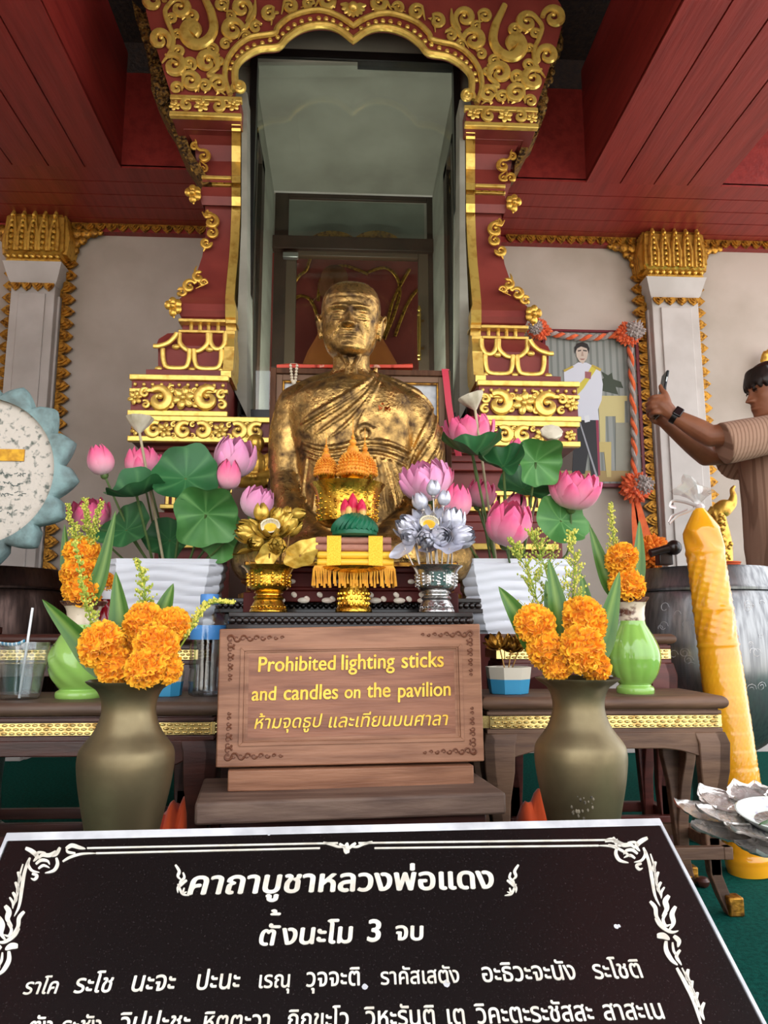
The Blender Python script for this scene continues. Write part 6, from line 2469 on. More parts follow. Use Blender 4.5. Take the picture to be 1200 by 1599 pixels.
def sprig(label, pts, d, full, seed=0, yellow=.6, group='goldenrod sprigs'):
    """a stem with short side shoots of tiny buds"""
    rnd = random.Random(seed)
    q = spline([tuple(P(x, y, d)) for x, y in pts], 8)
    n = len(q)
    t = thing('flower_sprig', label, 'sprig', q[0], group)
    mb = MB()
    mb.tube(q, [.0022 - .0015 * i / n for i in range(n)], 5)
    mf = MB()
    k = d / F
    for i in range(int(n * .25), n):
        f = (i - n * .25) / (n * .75)
        for s in range(3):
            a = rnd.random() * 6.28
            L = full * k * (1.5 - 1.15 * f) * rnd.uniform(.5, 1.15)
            o = Vector((math.cos(a), math.sin(a) * .7, rnd.uniform(.4, 1.1))).normalized()
            e = q[i] + o * L
            mb.tube([q[i], q[i] + o * L * .5 + Vector((0, 0, -.002)), e], [.0011, .0009, .0005], 4)
            for b in range(5):
                p = q[i].lerp(e, .35 + .16 * b) + Vector((rnd.uniform(-1, 1), rnd.uniform(-1, 1), rnd.uniform(0, 1))) * .0035
                mf.ct = 1.0 if rnd.random() < yellow else .2
                mf.ball(p, rnd.uniform(.0015, .0026), (1, 1, 1.3), 5, 4)
    obj('stem', mb, M['sprig'], t)
    obj('buds', mf, M['sprig'], t)
    return t


gA = 'marigolds in the left brass vase'
for px, py, dd, r, lab in ((158, 1006, -.05, 37, 'lone round marigold at the left of the left brass vase'), (224, 972, .0, 32, 'marigold at the top of the left brass vase bunch'), (266, 977, -.0, 32, 'marigold at the upper right of the left brass vase bunch'),
                           (245, 1008, -.04, 36, 'large marigold in the middle of the left brass vase bunch'), (216, 1003, .01, 30, 'marigold tucked beside the pandan leaf in the left brass vase'), (182, 1040, -.04, 33, 'marigold low over the left rim of the left brass vase'),
                           (228, 1042, -.07, 34, 'marigold low over the front rim of the left brass vase'), (256, 1040, -.03, 30, 'marigold low over the right rim of the left brass vase')):
    marigold(lab, px, py, 1.5 + dd, r, gA)
gB = 'marigolds in the right brass vase'
for px, py, dd, r, lab in ((836, 974, -.02, 33, 'marigold at the upper left of the right brass vase bunch'), (913, 968, -.03, 39, 'largest marigold at the top of the right brass vase bunch'), (853, 1014, -.03, 33, 'marigold at the middle left of the right brass vase bunch'),
                           (908, 1013, -.06, 40, 'large marigold at the front of the right brass vase bunch'), (872, 1040, -.04, 26, 'marigold low over the left rim of the right brass vase'), (930, 1040, -.04, 26, 'marigold low over the right rim of the right brass vase')):
    marigold(lab, px, py, 1.5 + dd, r, gB)
gC = 'marigolds in the left green vase'
for px, py, dd, r, lab in ((129, 864, 0, 29, 'topmost of the marigolds stacked in the left green vase'), (126, 896, -.01, 31, 'second marigold down in the left green vase'), (128, 926, -.02, 30, 'lowest front marigold in the left green vase'), (160, 910, .06, 20, 'small marigold behind the pandan leaf of the left green vase')):
    marigold(lab, px, py, 1.96 + dd, r, gC)
gD = 'marigolds in the right green vase'
for px, py, r, lab in ((971, 872, 28, 'upper marigold in the right green vase'), (979, 913, 31, 'lower marigold in the right green vase')):
    marigold(lab, px, py, 2.0, r, gD)
blade('pandan leaf spreading far out to the left of the left brass vase', [(172, 1056), (128, 1003), (66, 936)], 1.50, 46, .3)
blade('upright pandan leaf standing in the middle of the left brass vase', [(188, 1052), (190, 985), (181, 893)], 1.515, 48)
blade('short dark pandan leaf right behind the upright one in the left brass vase', [(200, 1050), (198, 1000), (190, 935)], 1.53, 34, -.4)
blade('pandan leaf behind the upper right marigold of the left brass vase', [(225, 1050), (252, 965), (271, 911)], 1.55, 40, .2)
blade('pandan leaf leaning left in the right brass vase', [(865, 1050), (818, 975), (779, 916)], 1.53, 44, .2)
blade('tall pandan leaf in the middle of the right brass vase', [(880, 1052), (872, 960), (857, 872)], 1.5, 42)
blade('dark pandan leaf behind the tall one in the right brass vase', [(885, 1050), (862, 960), (853, 905)], 1.54, 34, -.4)
blade('pandan leaf leaning right in the right brass vase', [(915, 1052), (945, 980), (968, 892)], 1.53, 46, -.2)
blade('small pandan leaf behind the largest marigold of the right brass vase', [(905, 1040), (915, 960), (908, 895)], 1.56, 34)
blade('pandan leaf leaning left in the right green vase', [(985, 940), (950, 905), (920, 818)], 2.03, 34, .2)
blade('pandan leaf standing right of the marigolds in the right green vase', [(985, 940), (996, 880), (999, 812)], 2.04, 30, -.2)
blade('pandan leaf arching up right of the marigolds in the left green vase', [(140, 945), (160, 890), (181, 797)], 1.93, 26, -.2)
blade('pandan leaf at the left of the left green vase', [(128, 945), (106, 890), (101, 818)], 1.99, 26, .2)
sprig('green sprig leaning left across the marigolds of the left brass vase', [(160, 1040), (146, 985), (132, 925), (118, 850)], 1.47, 12, 1, .25)
sprig('sprig with buds in the middle of the left brass vase', [(212, 1040), (222, 965), (226, 920), (216, 880)], 1.54, 16, 2, .35)
sprig('yellowed sprig drooping right from the left brass vase', [(262, 1040), (298, 985), (325, 945), (364, 943)], 1.5, 9, 3, .95)
sprig('feathery sprig leaning left in the right brass vase', [(872, 1045), (845, 960), (828, 900), (800, 850)], 1.55, 30, 4, .35)
sprig('feathery sprig standing in the right brass vase', [(880, 1040), (862, 930), (846, 870), (832, 835)], 1.57, 32, 5, .4)
sprig('tall yellow sprig at the top of the right brass vase', [(890, 1040), (893, 950), (898, 890), (893, 835)], 1.54, 24, 6, .85)
sprig('yellow sprig rising above the right green vase', [(965, 930), (960, 870), (957, 830), (954, 790)], 2.02, 11, 7, .9)
sprig('green sprig above the left green vase, leaning left', [(130, 930), (122, 860), (112, 820), (106, 790)], 1.94, 11, 8, .5)
sprig('green sprig above the left green vase, leaning right', [(134, 930), (142, 850), (150, 815), (160, 786)], 1.95, 11, 9, .5)
sprig('bud-tipped sprig in front of the open pink lotus at the left', [(132, 930), (136, 850), (134, 810), (133, 782)], 1.96, 11, 10, .45)
# ---------------------------------------------------------------- big alms bowls
def alms_bowl(label, pxc, rpx, ytop, ybot, d, m, ml, engrave=False):
    k = d / F
    c = (P(pxc, ytop, d).x, d, 0)
    zt, zb = P(pxc, ytop, d).z, P(pxc, ybot, d - .12).z
    R = rpx * k
    H = zt - zb
    t = thing('alms_bowl', label, 'alms bowl', c)
    mb = MB()
    prof = [(.18, 0), (.42, .02), (.66, .09), (.86, .22), (.98, .40), (1.0, .52), (.98, .66), (.93, .80), (.885, .865), (.86, .87)]
    mb.lathe([(R * r, zb + H * z) for r, z in spline(prof, 4)], c, 64)
    obj('bowl_body', mb, m, t, sharp=50)
    mb = MB()
    mb.lathe([(R * r, zb + H * z) for r, z in ((.90, .872), (.905, .885), (.885, .90), (.83, .985), (.80, 1.0), (.78, 1.0), (.3, 1.012), (.02, 1.014))], c, 64)
    obj('lid', mb, ml, t, sharp=30)
    mb = MB()
    mb.lathe([(.12, 0), (.12, .015), (.085, .04), (.075, zb * .5), (.085, zb - .02), (.10, zb + .004)], c, 32)
    obj('stand', mb, M['silver_box'], t)
    if engrave:
        mb = MB()
        rnd = random.Random(9)
        tab = [(zb + H * z, R * r) for r, z in prof]
        for i in range(60):
            a = -PI / 2 + rnd.uniform(-1.0, 1.1)
            z = zb + H * rnd.uniform(.2, .82)
            pts = []
            r0 = rnd.uniform(.008, .02)
            for q in range(rnd.choice((6, 9, 14))):
                aa = a + r0 * (1 - q / 18) * math.cos(q * .7) / R
                zz = z + r0 * (1 - q / 18) * math.sin(q * .7)
                rr = interp(tab, zz) + .0003
                pts.append((c[0] + rr * math.cos(aa), c[1] + rr * math.sin(aa), zz))
            mb.tube(pts, .0010, 4)
        obj('engraving', mb, M['granite_edge'], t)
    return c, zt


M['steel_dark'] = mat('brushed_gunmetal', (150, 150, 150), .28, .9, c2=(120, 120, 122), ns=3, stretch=(30, 30, 1), rough2=.4)
M['steel_brown'] = mat('metal_brown_reflection', (84, 66, 60), .3, .85, c2=(64, 50, 46), ns=3, stretch=(30, 30, 1), rough2=.42)  # brownish reflections on the bowl are put into its base colour
ab2 = alms_bowl('large grey steel lidded bowl with engraved scribbles, behind the yellow candle', 1096, 124, 890, 1186, 2.62, M['steel_dark'], M['steel_dark'], True)
ab1 = alms_bowl('large lidded metal bowl coloured by brownish reflections, under the scalloped stone disc', -8, 118, 890, 1160, 2.76, M['steel_brown'], M['steel_brown'])
# ---------------------------------------------------------------- scalloped stone disc
DD = 2.33
dc = P(-28, 738, DD)
k = DD / F
t = thing('stone_disc', 'round speckled stone disc with pale blue petal rim and a gold label', 'disc', (dc.x, DD, Z2))
mb = MB()
R = 118 * k
mb.lathe([(R * 1.0, -.02), (R * 1.02, .0), (R * .98, .012), (R * .9, .016), (0.01, .016)], (0, 0, 0), 64)
Rm = Matrix.Translation(dc) @ Matrix.Rotation(PI / 2, 4, 'X')
mb.xform(Rm)
obj('face', mb, mat('speckled_stone', (214, 204, 192), .7, c2=(104, 110, 102), ns=48, nlo=.53, nhi=.66, bump=.8, bs=60, bdist=.004, detail=8), t)
mb = MB()
n = 15
pts, pin = [], []
for i in range(n):
    for q in range(12):
        f = q / 12
        a = 2 * PI * (i + f) / n + .1
        r = R * (1.05 + .20 * max(0, 1 - abs(2 * f - 1.15) / 1.1) ** .85)
        pts.append((r, a))
rings = []
for sc, yy in ((0, .02), (1, .016), (1, -.014), (.7, -.03), (0, -.034)):
    rings.append([dc + Vector((math.cos(a) * lerp(R * .98, r, sc), yy, math.sin(a) * lerp(R * .98, r, sc))) for r, a in pts])
mb.loft(rings, False)
obj('petal_rim', mb, mat('weathered_blue_paint', (140, 168, 168), .7, c2=(104, 118, 116), ns=16, bump=.8, bs=40, bdist=.006, detail=8), t, sharp=60)
mb = MB()
mb.tube([dc + Vector((math.cos(a) * R * 1.0, -.022, math.sin(a) * R)) for a in [2 * PI * i / 64 for i in range(65)]], .004, 6)
obj('gold_ring', mb, mat('flaking_gold', (204, 160, 70), .5, .4, c2=(196, 190, 176), ns=40, nlo=.45, nhi=.55), t)
mb = MB()
p0, p1 = P(-70, 719, DD - .018), P(39, 702, DD - .018)
mb.box(p0.x, p1.x, DD - .022, DD - .012, p0.z, p1.z)
obj('gold_label', mb, mat('gold_leaf_label', (222, 170, 50), .45, .5, c2=(190, 136, 40), ns=60), t)
# worn dark lettering: broken rows of short strokes
mb = MB()
rnd = random.Random(3)
for row, (y0, x1, n_) in enumerate(((742, 42, 22), (757, 36, 22), (772, 40, 20), (800, 46, 10))):
    for i in range(n_):
        x = lerp(-70, x1, i / n_) + rnd.uniform(-1, 1)
        y = y0 + rnd.uniform(-3, 3)
        a = rnd.uniform(0, 3.1)
        L = rnd.uniform(2, 5)
        mb.tube([P(x, y, DD - .0165), P(x + L * math.cos(a), y - L * math.sin(a), DD - .0165), P(x + L * 1.3, y + rnd.uniform(-4, 2), DD - .0165)], .0014, 4)
obj('faded_lettering', mb, mat('faded_black_paint', (92, 104, 100), .8), t)
mb = MB()
zb_ = dc.z - R * 1.02
xs = P(-32, 900, DD).x
mb.loft([[(xs - w_, DD - .03, z), (xs + w_, DD - .03, z), (xs + w_, DD + .06, z), (xs - w_, DD + .06, z)] for w_, z in ((.055, Z2), (.055, Z2 + .02), (.025, Z2 + .03), (.025, zb_ + .005))])
obj('stand', mb, M['wood_dark'], t, .002)
# ---------------------------------------------------------------- tall yellow candle
ca, cb = P(1172, 1366, 2.245), P(1092, 792, 2.30)
ca.z = max(ca.z, .0)
ca = ca - (cb - ca).normalized() * 0
ax = (cb - ca).normalized()
LC = (cb - ca).length
t = thing('tall_candle', 'tall carved yellow candle wrapped in clear film, leaning beside the right altar table', 'candle', ca)
X, Y, Z = frame_of(ax)
R_ = Matrix((X, Y, Z)).transposed()
mb = MB()
rings = []
NR, NA = 190, 72
for i in range(NR + 1):
    f = i / NR
    z = LC * f
    r = lerp(.064, .056, f)
    if f > .93:
        r *= 1 - .78 * ((f - .93) / .07) ** 1.1
    if f < .02:
        r *= .93 + 3.5 * f
    for zc, h in ((.865, .008), (.70, .006), (.60, .004), (.04, .008)):
        r *= 1 + .06 * math.exp(-((f - zc) / h) ** 2)
    ring = []
    for j in range(NA):
        a = 2 * PI * j / NA
        e = 0
        if .06 < f < .58:                         # scales
            u = a * 13 / (2 * PI) * 2
            v = f * 84
            e = .003 * abs(math.sin(PI * (u + (int(v) % 2) * .5))) * (1 - (v % 1)) ** .5
        elif .62 < f < .69 or .71 < f < .85:
            e = .0018 * math.sin(6 * a + f * 150) * math.sin(f * 160) + .0014 * math.sin(11 * a - f * 90)
        elif .87 < f < .93:
            e = .003 * math.sin(5 * a + f * 60)
        ring.append(ca + R_ @ Vector(((r + e) * math.cos(a), (r + e) * math.sin(a), z)))
    rings.append(ring)
mb.loft(rings)
obj('wax', mb, mat('yellow_wax', (246, 176, 36), .18, c2=(238, 160, 28), ns=6, sss=.3, coat=.6, bump=.15, bs=50), t, sharp=60)
film = mat('clear_film', (236, 234, 230), .12, trans=.55, alpha=.42, spec=.9)
mb = MB()
mb.open = True
tp = cb + ax * .0
rnd = random.Random(4)
rings = []
for f, r, oz in ((0, .014, 0), (.25, .02, .02), (.5, .05, .04), (.8, .085, .055), (1.0, .10, .06)):
    ring = []
    for j in range(22):
        a = 2 * PI * j / 22
        rr = r * (1 + .35 * f * math.sin(5 * a + 3 * f) + rnd.uniform(-.12, .12) * f)
        ring.append(tp + R_ @ Vector((rr * math.cos(a) * 1.0 - .03 * f, rr * math.sin(a) * .5, oz + .022 * f * math.sin(2 * a + 1))))
    rings.append(ring)
mb.loft(rings, False)
obj('film_wrap', mb, film, t, sharp=20)
mb = MB()
mb.lathe([(.015, -.008), (.018, 0), (.015, .008)], (0, 0, 0), 16)
mb.xform(Matrix.Translation(tp) @ R_.to_4x4())
tie = mat('silver_pink_ribbon', (226, 208, 206), .25, .4)
for pts in ([(1088, 790), (1070, 784), (1052, 782), (1047, 790), (1056, 792)], [(1086, 794), (1072, 800), (1058, 806), (1046, 818)], [(1074, 795), (1060, 801), (1050, 806), (1045, 816)]):
    sp = spline([tuple(P(x, y, 2.22)) for x, y in pts], 5)
    mb.tube(sp, .006, 6, .25)
    obj('tie_ribbon', mb, tie, t)
    mb = MB()
mb = MB()
for i in range(9):
    a = -PI / 2 - .3 + .16 * i
    z = .12 + .004 * math.sin(i * 2)
    p = ca + R_ @ Vector((0, 0, z))
    q = [p + Vector((.0665 * math.cos(a + .05 * math.cos(k * 1.2)), .0665 * math.sin(a + .05 * math.cos(k * 1.2)), .012 * math.sin(k * 1.2))) for k in range(5)]
    mb.tube(q, .0013, 4)
obj('printed_mark', mb, mat('brown_print', (110, 74, 24), .6), t)
# ---------------------------------------------------------------- silver petal tray
TZ = .7 - .262 * 1.46
tc_ = P(1238, 1270, 1.46)
tc_.z = TZ
t = thing('petal_tray', 'silver tray with scale-embossed petal points, at the right edge', 'tray', (tc_.x, tc_.y, 0))
mb = MB()
mb.open = True
n = 10
RT = .215
for lay, (sc, zz, off) in enumerate(((1.0, 0, 0), (.84, .014, .5))):
    for i in range(n):
        a0 = 2 * PI * (i + off) / n + .12
        NU, NV = 16, 13
        vs, fs = [], []
        for u in range(NU + 1):
            f = u / NU
            for v in range(NV):
                s = (v / (NV - 1) - .5) * 2
                wd = .36 * (1 - max(0, f - .45) ** 1.6 / (.55 ** 1.6)) + .004
                if f > .45:
                    wd *= 1 + .06 * math.sin(f * 40)
                r = RT * sc * (.5 + .5 * f)
                a = a0 + s * wd
                sca = .0035 * abs(math.sin(f * 22 + PI * .5 * (v % 2))) * (abs(s) < .86) * (f < .9)
                lip = .007 * (abs(s) > .9) + .005 * (f > .95)
                vs.append(tc_ + Vector((r * math.cos(a), r * math.sin(a), zz + .020 * f * f + sca + lip)))
        fs = [(u * NV + v, u * NV + v + 1, (u + 1) * NV + v + 1, (u + 1) * NV + v) for u in range(NU) for v in range(NV - 1)]
        mb.add(vs, fs)
TILT = Matrix.Translation(tc_) @ Matrix.Rotation(math.radians(7), 4, 'X') @ Matrix.Translation(-tc_)
mb.xform(TILT)
obj('petals', mb, mat('stamped_silver', (224, 218, 212), .26, .7, c2=(176, 166, 158), ns=60, nlo=.5, nhi=.7, bump=.5, bs=120, bdist=.002), t, sharp=50)
mb = MB()
mb.lathe([(.015, -.02), (.11, -.012), (.12, .012), (.116, .016), (.1, .004), (.01, .002)], tc_, 48)
mb.lathe([(.006 + .115, .014), (.118, .019), (.112, .016)], tc_, 48)
mb.xform(TILT)
obj('well', mb, M['silver'], t)
mb = MB()
sx = tc_.x + .03
mb.lathe([(.05, 0), (.05, .01), (.018, .03), (.014, .2), (.02, TZ - .03), (.03, TZ - .018)], (sx, tc_.y, 0), 24)
obj('stand', mb, M['brass_old'], t)
t = thing('plate', 'white plate with faint violet pattern lying in the silver petal tray', 'plate', (tc_.x, tc_.y, TZ + .016))
mb = MB()
mb.lathe([(.04, .003), (.06, .003), (.085, .012), (.1, .026), (.103, .029), (.1, .03), (.085, .018), (.06, .009), (.01, .008)], (tc_.x, tc_.y, TZ + .004), 48)
mb.xform(TILT)
obj('dish', mb, mat('glazed_white_plate', (222, 230, 222), .12, coat=.5, c2=(186, 176, 208), ns=40, nlo=.58, nhi=.66), t)
mb = MB()
mb.open = True
q = [P(1212, 1268, 1.43), P(1196, 1280, 1.42), P(1184, 1282, 1.41)]
for p in q:
    p.z = TZ + .036
mb.tube(spline([tuple(p) for p in q], 5), [.001, .006, .010, .012, .013, .013, .012, .010, .008, .005, .001], 6, .15)
mb.xform(TILT)
tag(obj('green_leaf', mb, M['blade']), 'single green leaf lying on the white plate', 'leaf')
# ---------------------------------------------------------------- glass, bottles and small pots on the tables
M['clear'] = pane_mat('clear_plastic', (252, 252, 252), 1.3)
M['tumbler'] = pane_mat('clear_tumbler', (250, 252, 252), 2.2)
GD = 1.93
gc = P(30, 1098, GD)
gc.z = ZL
t = thing('water_glass', 'clear tumbler of water with a white straw on the left altar table', 'glass', gc)
H = P(30, 1003, GD).z - ZL
R = 36 * GD / F
mb = MB()
mb.lathe([(R * .72, 0), (R * .75, .003), (R * .80, .012), (R * 1.04, H), (R * 1.0, H), (R * .76, .014), (.001, .012)], gc, 40, lambda a, z, r: r * (1 + .02 * math.cos(6 * a)))
obj('tumbler', mb, M['tumbler'], t)
mb = MB()
mb.lathe([(R * .75, .016), (R * .88, H * .62), (R * .86, H * .625), (.001, H * .625)], gc, 32)
obj('water', mb, pane_mat('water', (248, 250, 250), 1.2), t)
mb = MB()
mb.tube([P(30, 1090, GD), P(51, 949, GD - .01)], .0032, 10)
tag(obj('straw', mb, mat('white_straw', (240, 240, 244), .4)), 'white straw standing in the tumbler of water', 'straw')
mb = MB()
sp = [P(-8, 1003, GD - .035), P(8, 1006, GD - .04), P(26, 1006, GD - .035), P(38, 1001, GD - .02)]
mb.tube(spline([tuple(p) for p in sp], 4), .006, 8, .5)
tag(obj('straw_wrapper', mb, mat('striped_blue_paper', (70, 150, 190), .6, stripe=((226, 238, 244), 700, 'X'))), 'blue and white striped wrapper across the rim of the tumbler', 'wrapper')
BDp = 2.03
c = P(152, 1096, BDp)
c.z = ZL
t = thing('drink_bottle', 'red drink bottle with white cap between the left green vase and brass vase', 'bottle', c)
H = P(160, 916, BDp).z - ZL
R = 24 * BDp / F
bt = [(.86, 0), (.95, .01), (1.0, .03), (1.0, .12), (.93, .16), (1.0, .2), (1.0, .62), (.9, .70), (.6, .8), (.46, .86), (.46, .9)]
mb = MB()
mb.lathe([(R * r, H * z) for r, z in bt], c, 32, lambda a, z, r: r * (1 + .03 * math.sin(5 * a) * (z < .14 * H)))
obj('bottle_body', mb, mat('red_drink', (150, 14, 30), .08, coat=.6, trans=.25), t)
mb = MB()
mb.lathe([(R * 1.01, H * .25), (R * 1.015, H * .26), (R * 1.015, H * .58), (R * 1.0, H * .59)], c, 32)
obj('label', mb, mat('pink_label', (206, 60, 104), .4, c2=(236, 226, 226), ns=14, nlo=.56, nhi=.6), t)
mb = MB()
mb.lathe([(R * .62, H * .88), (R * .66, H * .89), (R * .66, H * .99), (R * .6, H), (.001, H)], c, 28, lambda a, z, r: r * (1 + .015 * math.sin(24 * a)))
obj('cap', mb, mat('white_cap', (236, 236, 240), .35), t)
WB = 2.0
c = P(322, 1090, WB)
c.z = ZL
t = thing('water_bottle', 'clear water bottle with blue cap beside the wooden notice', 'bottle', c)
H = P(322, 928, WB).z - ZL
R = 27 * WB / F
mb = MB()
mb.lathe([(R * .8, 0), (R * .95, H * .015), (R, H * .05), (R * .97, H * .1), (R, H * .16), (R * .94, H * .24), (R, H * .32), (R * .94, H * .4), (R, H * .48), (R, H * .68), (R * .88, H * .76), (R * .5, H * .86), (R * .42, H * .9), (R * .42, H * .93)], c, 40, lambda a, z, r: r * (1 + .02 * math.cos(4 * a)))
obj('bottle_body', mb, M['tumbler'], t)
mb = MB()
mb.lathe([(R * .8, .004), (R * .93, H * .05), (R * .9, H * .1), (R * .93, H * .3), (R * .92, H * .66), (.001, H * .665)], c, 32)
obj('water', mb, pane_mat('bottled_water', (246, 248, 250), 1.3), t)
mb = MB()
mb.lathe([(R * 1.01, H * .55), (R * 1.015, H * .56), (R * 1.015, H * .68), (R * 1.0, H * .69)], c, 36)
obj('label', mb, mat('blue_label', (72, 140, 206), .35, c2=(226, 232, 238), ns=12, nlo=.5, nhi=.56), t)
mb = MB()
mb.lathe([(R * .5, H * .9), (R * .53, H * .905), (R * .53, H * .99), (R * .5, H), (.001, H)], c, 28, lambda a, z, r: r * (1 + .02 * math.sin(20 * a)))
obj('cap', mb, mat('blue_cap', (86, 146, 214), .35), t)


def small_pot(label, pxc, wpx, yt, yb, d, plant):
    c = P(pxc, yb, d)
    c.z = ZT
    H = P(pxc, yt, d).z - ZT
    R = wpx * d / F / 2 / .95
    t = thing('small_pot', label, 'pot', c)
    mb = MB()
    mb.lathe([(R * .80, 0), (R * .84, H * .02), (R * .93, H * .55)], c, 8)
    mb.xform(Matrix.Translation(c) @ Matrix.Rotation(PI / 8, 4, 'Z') @ Matrix.Translation(-c))
    obj('blue_base', mb, mat('blue_paint', (62, 148, 190), .4), t, sharp=20)
    mb = MB()
    mb.lathe([(R * .93, H * .552), (R * 1.0, H), (R * .9, H), (R * .86, H * .85), (.001, H * .82)], c, 8)
    mb.xform(Matrix.Translation(c) @ Matrix.Rotation(PI / 8, 4, 'Z') @ Matrix.Translation(-c))
    obj('cream_rim', mb, mat('cream_paint', (212, 202, 184), .5), t, sharp=20)
    if plant:
        for i, (x, y, r) in enumerate(plant):
            cc = P(x, y, d + .01 * (i % 2))
            lab = ('left', 'middle', 'right', 'rear')[i] + ' gold foil flower in the ' + ('blue and cream pot on the right altar table' if pxc > 500 else 'blue pot behind the left brass vase')
            f = thing('foil_flower', lab, 'flower', cc, 'gold foil flowers')
            obj('petals', petals_mb(cc - Vector((0, 0, r * d / F * .5)), (.3 * (i - 1), -.5, 1), r * d / F * .75, 0, WIDE, seed=i), M['gold_old'], f, sharp=None)
            mb = MB()
            mb.tube(stem_path(c + Vector((.008 * (i - 1), 0, H * .83)), cc, (0, 0, 0)), .002, 6)
            obj('stem', mb, M['wire'], f)


small_pot('blue and cream pot with gold foil flowers, beside the notice on the right altar table', 795, 68, 1041, 1086, 2.03, [(778, 1000, 19), (800, 1004, 20), (816, 1000, 18)])
small_pot('blue pot half hidden behind the left brass vase', 262, 46, 1046, 1088, 2.0, [(270, 1034, 14)])
# ---------------------------------------------------------------- picture frame behind the bust, ribbon, beads, cloth
FD = 2.72
t = thing('picture_frame', 'brown moulded picture frame standing behind the gold bust', 'picture frame', (P(562, 800, FD).x, FD, .79))
p0, p1 = P(424, 578, FD), P(702, 578, FD)
xa, xb, zt_ = p0.x, p1.x, p0.z
m_fr2 = mat('brown_frame_wood', (100, 66, 46), .6, spec=.2, c2=(80, 52, 36), ns=8, stretch=(6, 6, 1))
k = FD / F
for nm, w0, w1, dp, mm in (('frame_moulding', 0, 9, .03, m_fr2), ('inner_moulding', 9, 19, .018, mat('taupe_moulding', (134, 104, 84), .6, spec=.2)), ('gilt_slip', 19, 22, .014, M['gold_old'])):
    mb = MB()
    a, b = w0 * k, w1 * k
    mb.box(xa + a, xa + b, FD - dp, FD + .02, .79 + a, zt_ - a)
    mb.box(xb - b, xb - a, FD - dp, FD + .02, .79 + a, zt_ - a)
    mb.box(xa + b, xb - b, FD - dp, FD + .02, zt_ - b, zt_ - a)
    mb.box(xa + b, xb - b, FD - dp, FD + .02, .79 + a, .79 + b)
    obj(nm, mb, mm, t, .002)
mb = MB()
mb.box(xa + 20 * k, xb - 20 * k, FD, FD + .004, .79 + 20 * k, zt_ - 20 * k)
obj('picture', mb, mat('grey_marbled_print', (206, 206, 206), .3, c2=(170, 172, 176), ns=9, nlo=.5, nhi=.6), t)
mb = MB()
for i in range(7):
    x0, x1 = lerp(433, 640, i / 7), lerp(433, 640, (i + 1.15) / 7)
    mb.loft([[P(x, 577, FD - .01) + Vector((0, y, z)) for y, z in ((-.018, .001), (-.02, .012), (0, .02 + .004 * math.sin(i * 2 + q)), (.02, .012), (.018, .001))] for q, x in enumerate((x0, (x0 + x1) / 2, x1))])
tag(obj('folded_cloth', mb, mat('orange_film_wrapped_cloth', (220, 62, 24), .4, c2=(240, 200, 170), ns=26, nlo=.6, nhi=.68)), 'orange robe in clear wrapping laid along the top of the picture frame', 'cloth')
t = thing('bead_garland', 'white bead garland hung over the top left of the picture frame', 'garland', P(459, 600, FD - .04))
mb = MB()
for i in range(6):
    for s in (-1, 1):
        mb.ball(P(459 + s * (5 - i * .5), 571 + i * 4.6, FD - .036), .0058, n=8, m=6)
mb.ball(P(459, 597, FD - .036), .0085, (1, 1, 1.1), n=8, m=6)
mb.tube([P(454, 571, FD - .034), P(454, 569, FD), P(464, 569, FD), P(464, 571, FD - .034)], .0045, 6)
obj('beads', mb, mat('white_beads', (236, 222, 196), .4), t)
mb = MB()
q = [(690, 576), (693, 600), (696, 630), (701, 660), (707, 690), (712, 712)]
L, R2 = [], []
for i, (x, y) in enumerate(q):
    L.append((P(x, y, FD - .036 - .004 * i), P(x + 10, y, FD - .034 - .004 * i)))
mb.loft([[a, b, b + Vector((0, .002, 0)), a + Vector((0, .002, 0))] for a, b in L])
p = P(695, 576, FD)
mb.box(P(690, 576, FD).x, P(700, 576, FD).x, FD - .036, FD + .02, zt_, zt_ + .003)
tag(obj('red_ribbon', mb, mat('red_satin_ribbon', (196, 30, 60), .3, sheen=.5)), 'red satin ribbon hanging from the right corner of the picture frame', 'ribbon')
# small gilded figure beside the frame
GX = 2.72
t = thing('gilded_figure', 'small gilded seated figure half hidden left of the picture frame', 'statue', (P(396, 800, GX).x, GX, .79))
mb = MB()
c = P(398, 740, GX)
mb.ball(c + Vector((0, 0, .03)), .05, (1, .75, 1.1), 16, 12)
mb.ball(c + Vector((0, 0, -.03)), .062, (1.15, .8, .55), 16, 12)
mb.ball(c + Vector((0, 0, .115)), .034, (1, 1, 1.1), 14, 10)
limb(mb, [c + Vector((-.05, 0, .06)), c + Vector((-.06, -.02, 0)), c + Vector((-.01, -.045, -.02))], [.02, .017, .013], 10)
limb(mb, [c + Vector((.05, 0, .06)), c + Vector((.06, -.02, 0)), c + Vector((.01, -.045, -.02))], [.02, .017, .013], 10)
link('body', fused(mb, .004, 2), M['gold'], t, 180)
mb = MB()
zb_ = c.z - .062
mb.box(c.x - .075, c.x + .075, GX - .05, GX + .05, .79, zb_)
obj('plinth', mb, mat('brown_plinth', (116, 84, 70), .5), t, .003)
# ---------------------------------------------------------------- portrait, garland on the right wall
PD = WY - .03
t = thing('framed_portrait', 'framed portrait of a uniformed man in white tunic with yellow sash, on the right wall', 'portrait', P(925, 755, PD))
a, b = P(857, 757, PD), P(992, 520, PD)
k = PD / F


def flat(nm, pts, m, off):
    mb = MB()
    mb.prism([P(x, y, PD - off) for x, y in pts], (0, .0015, 0))
    return obj(nm, mb, m, t, sharp=20)


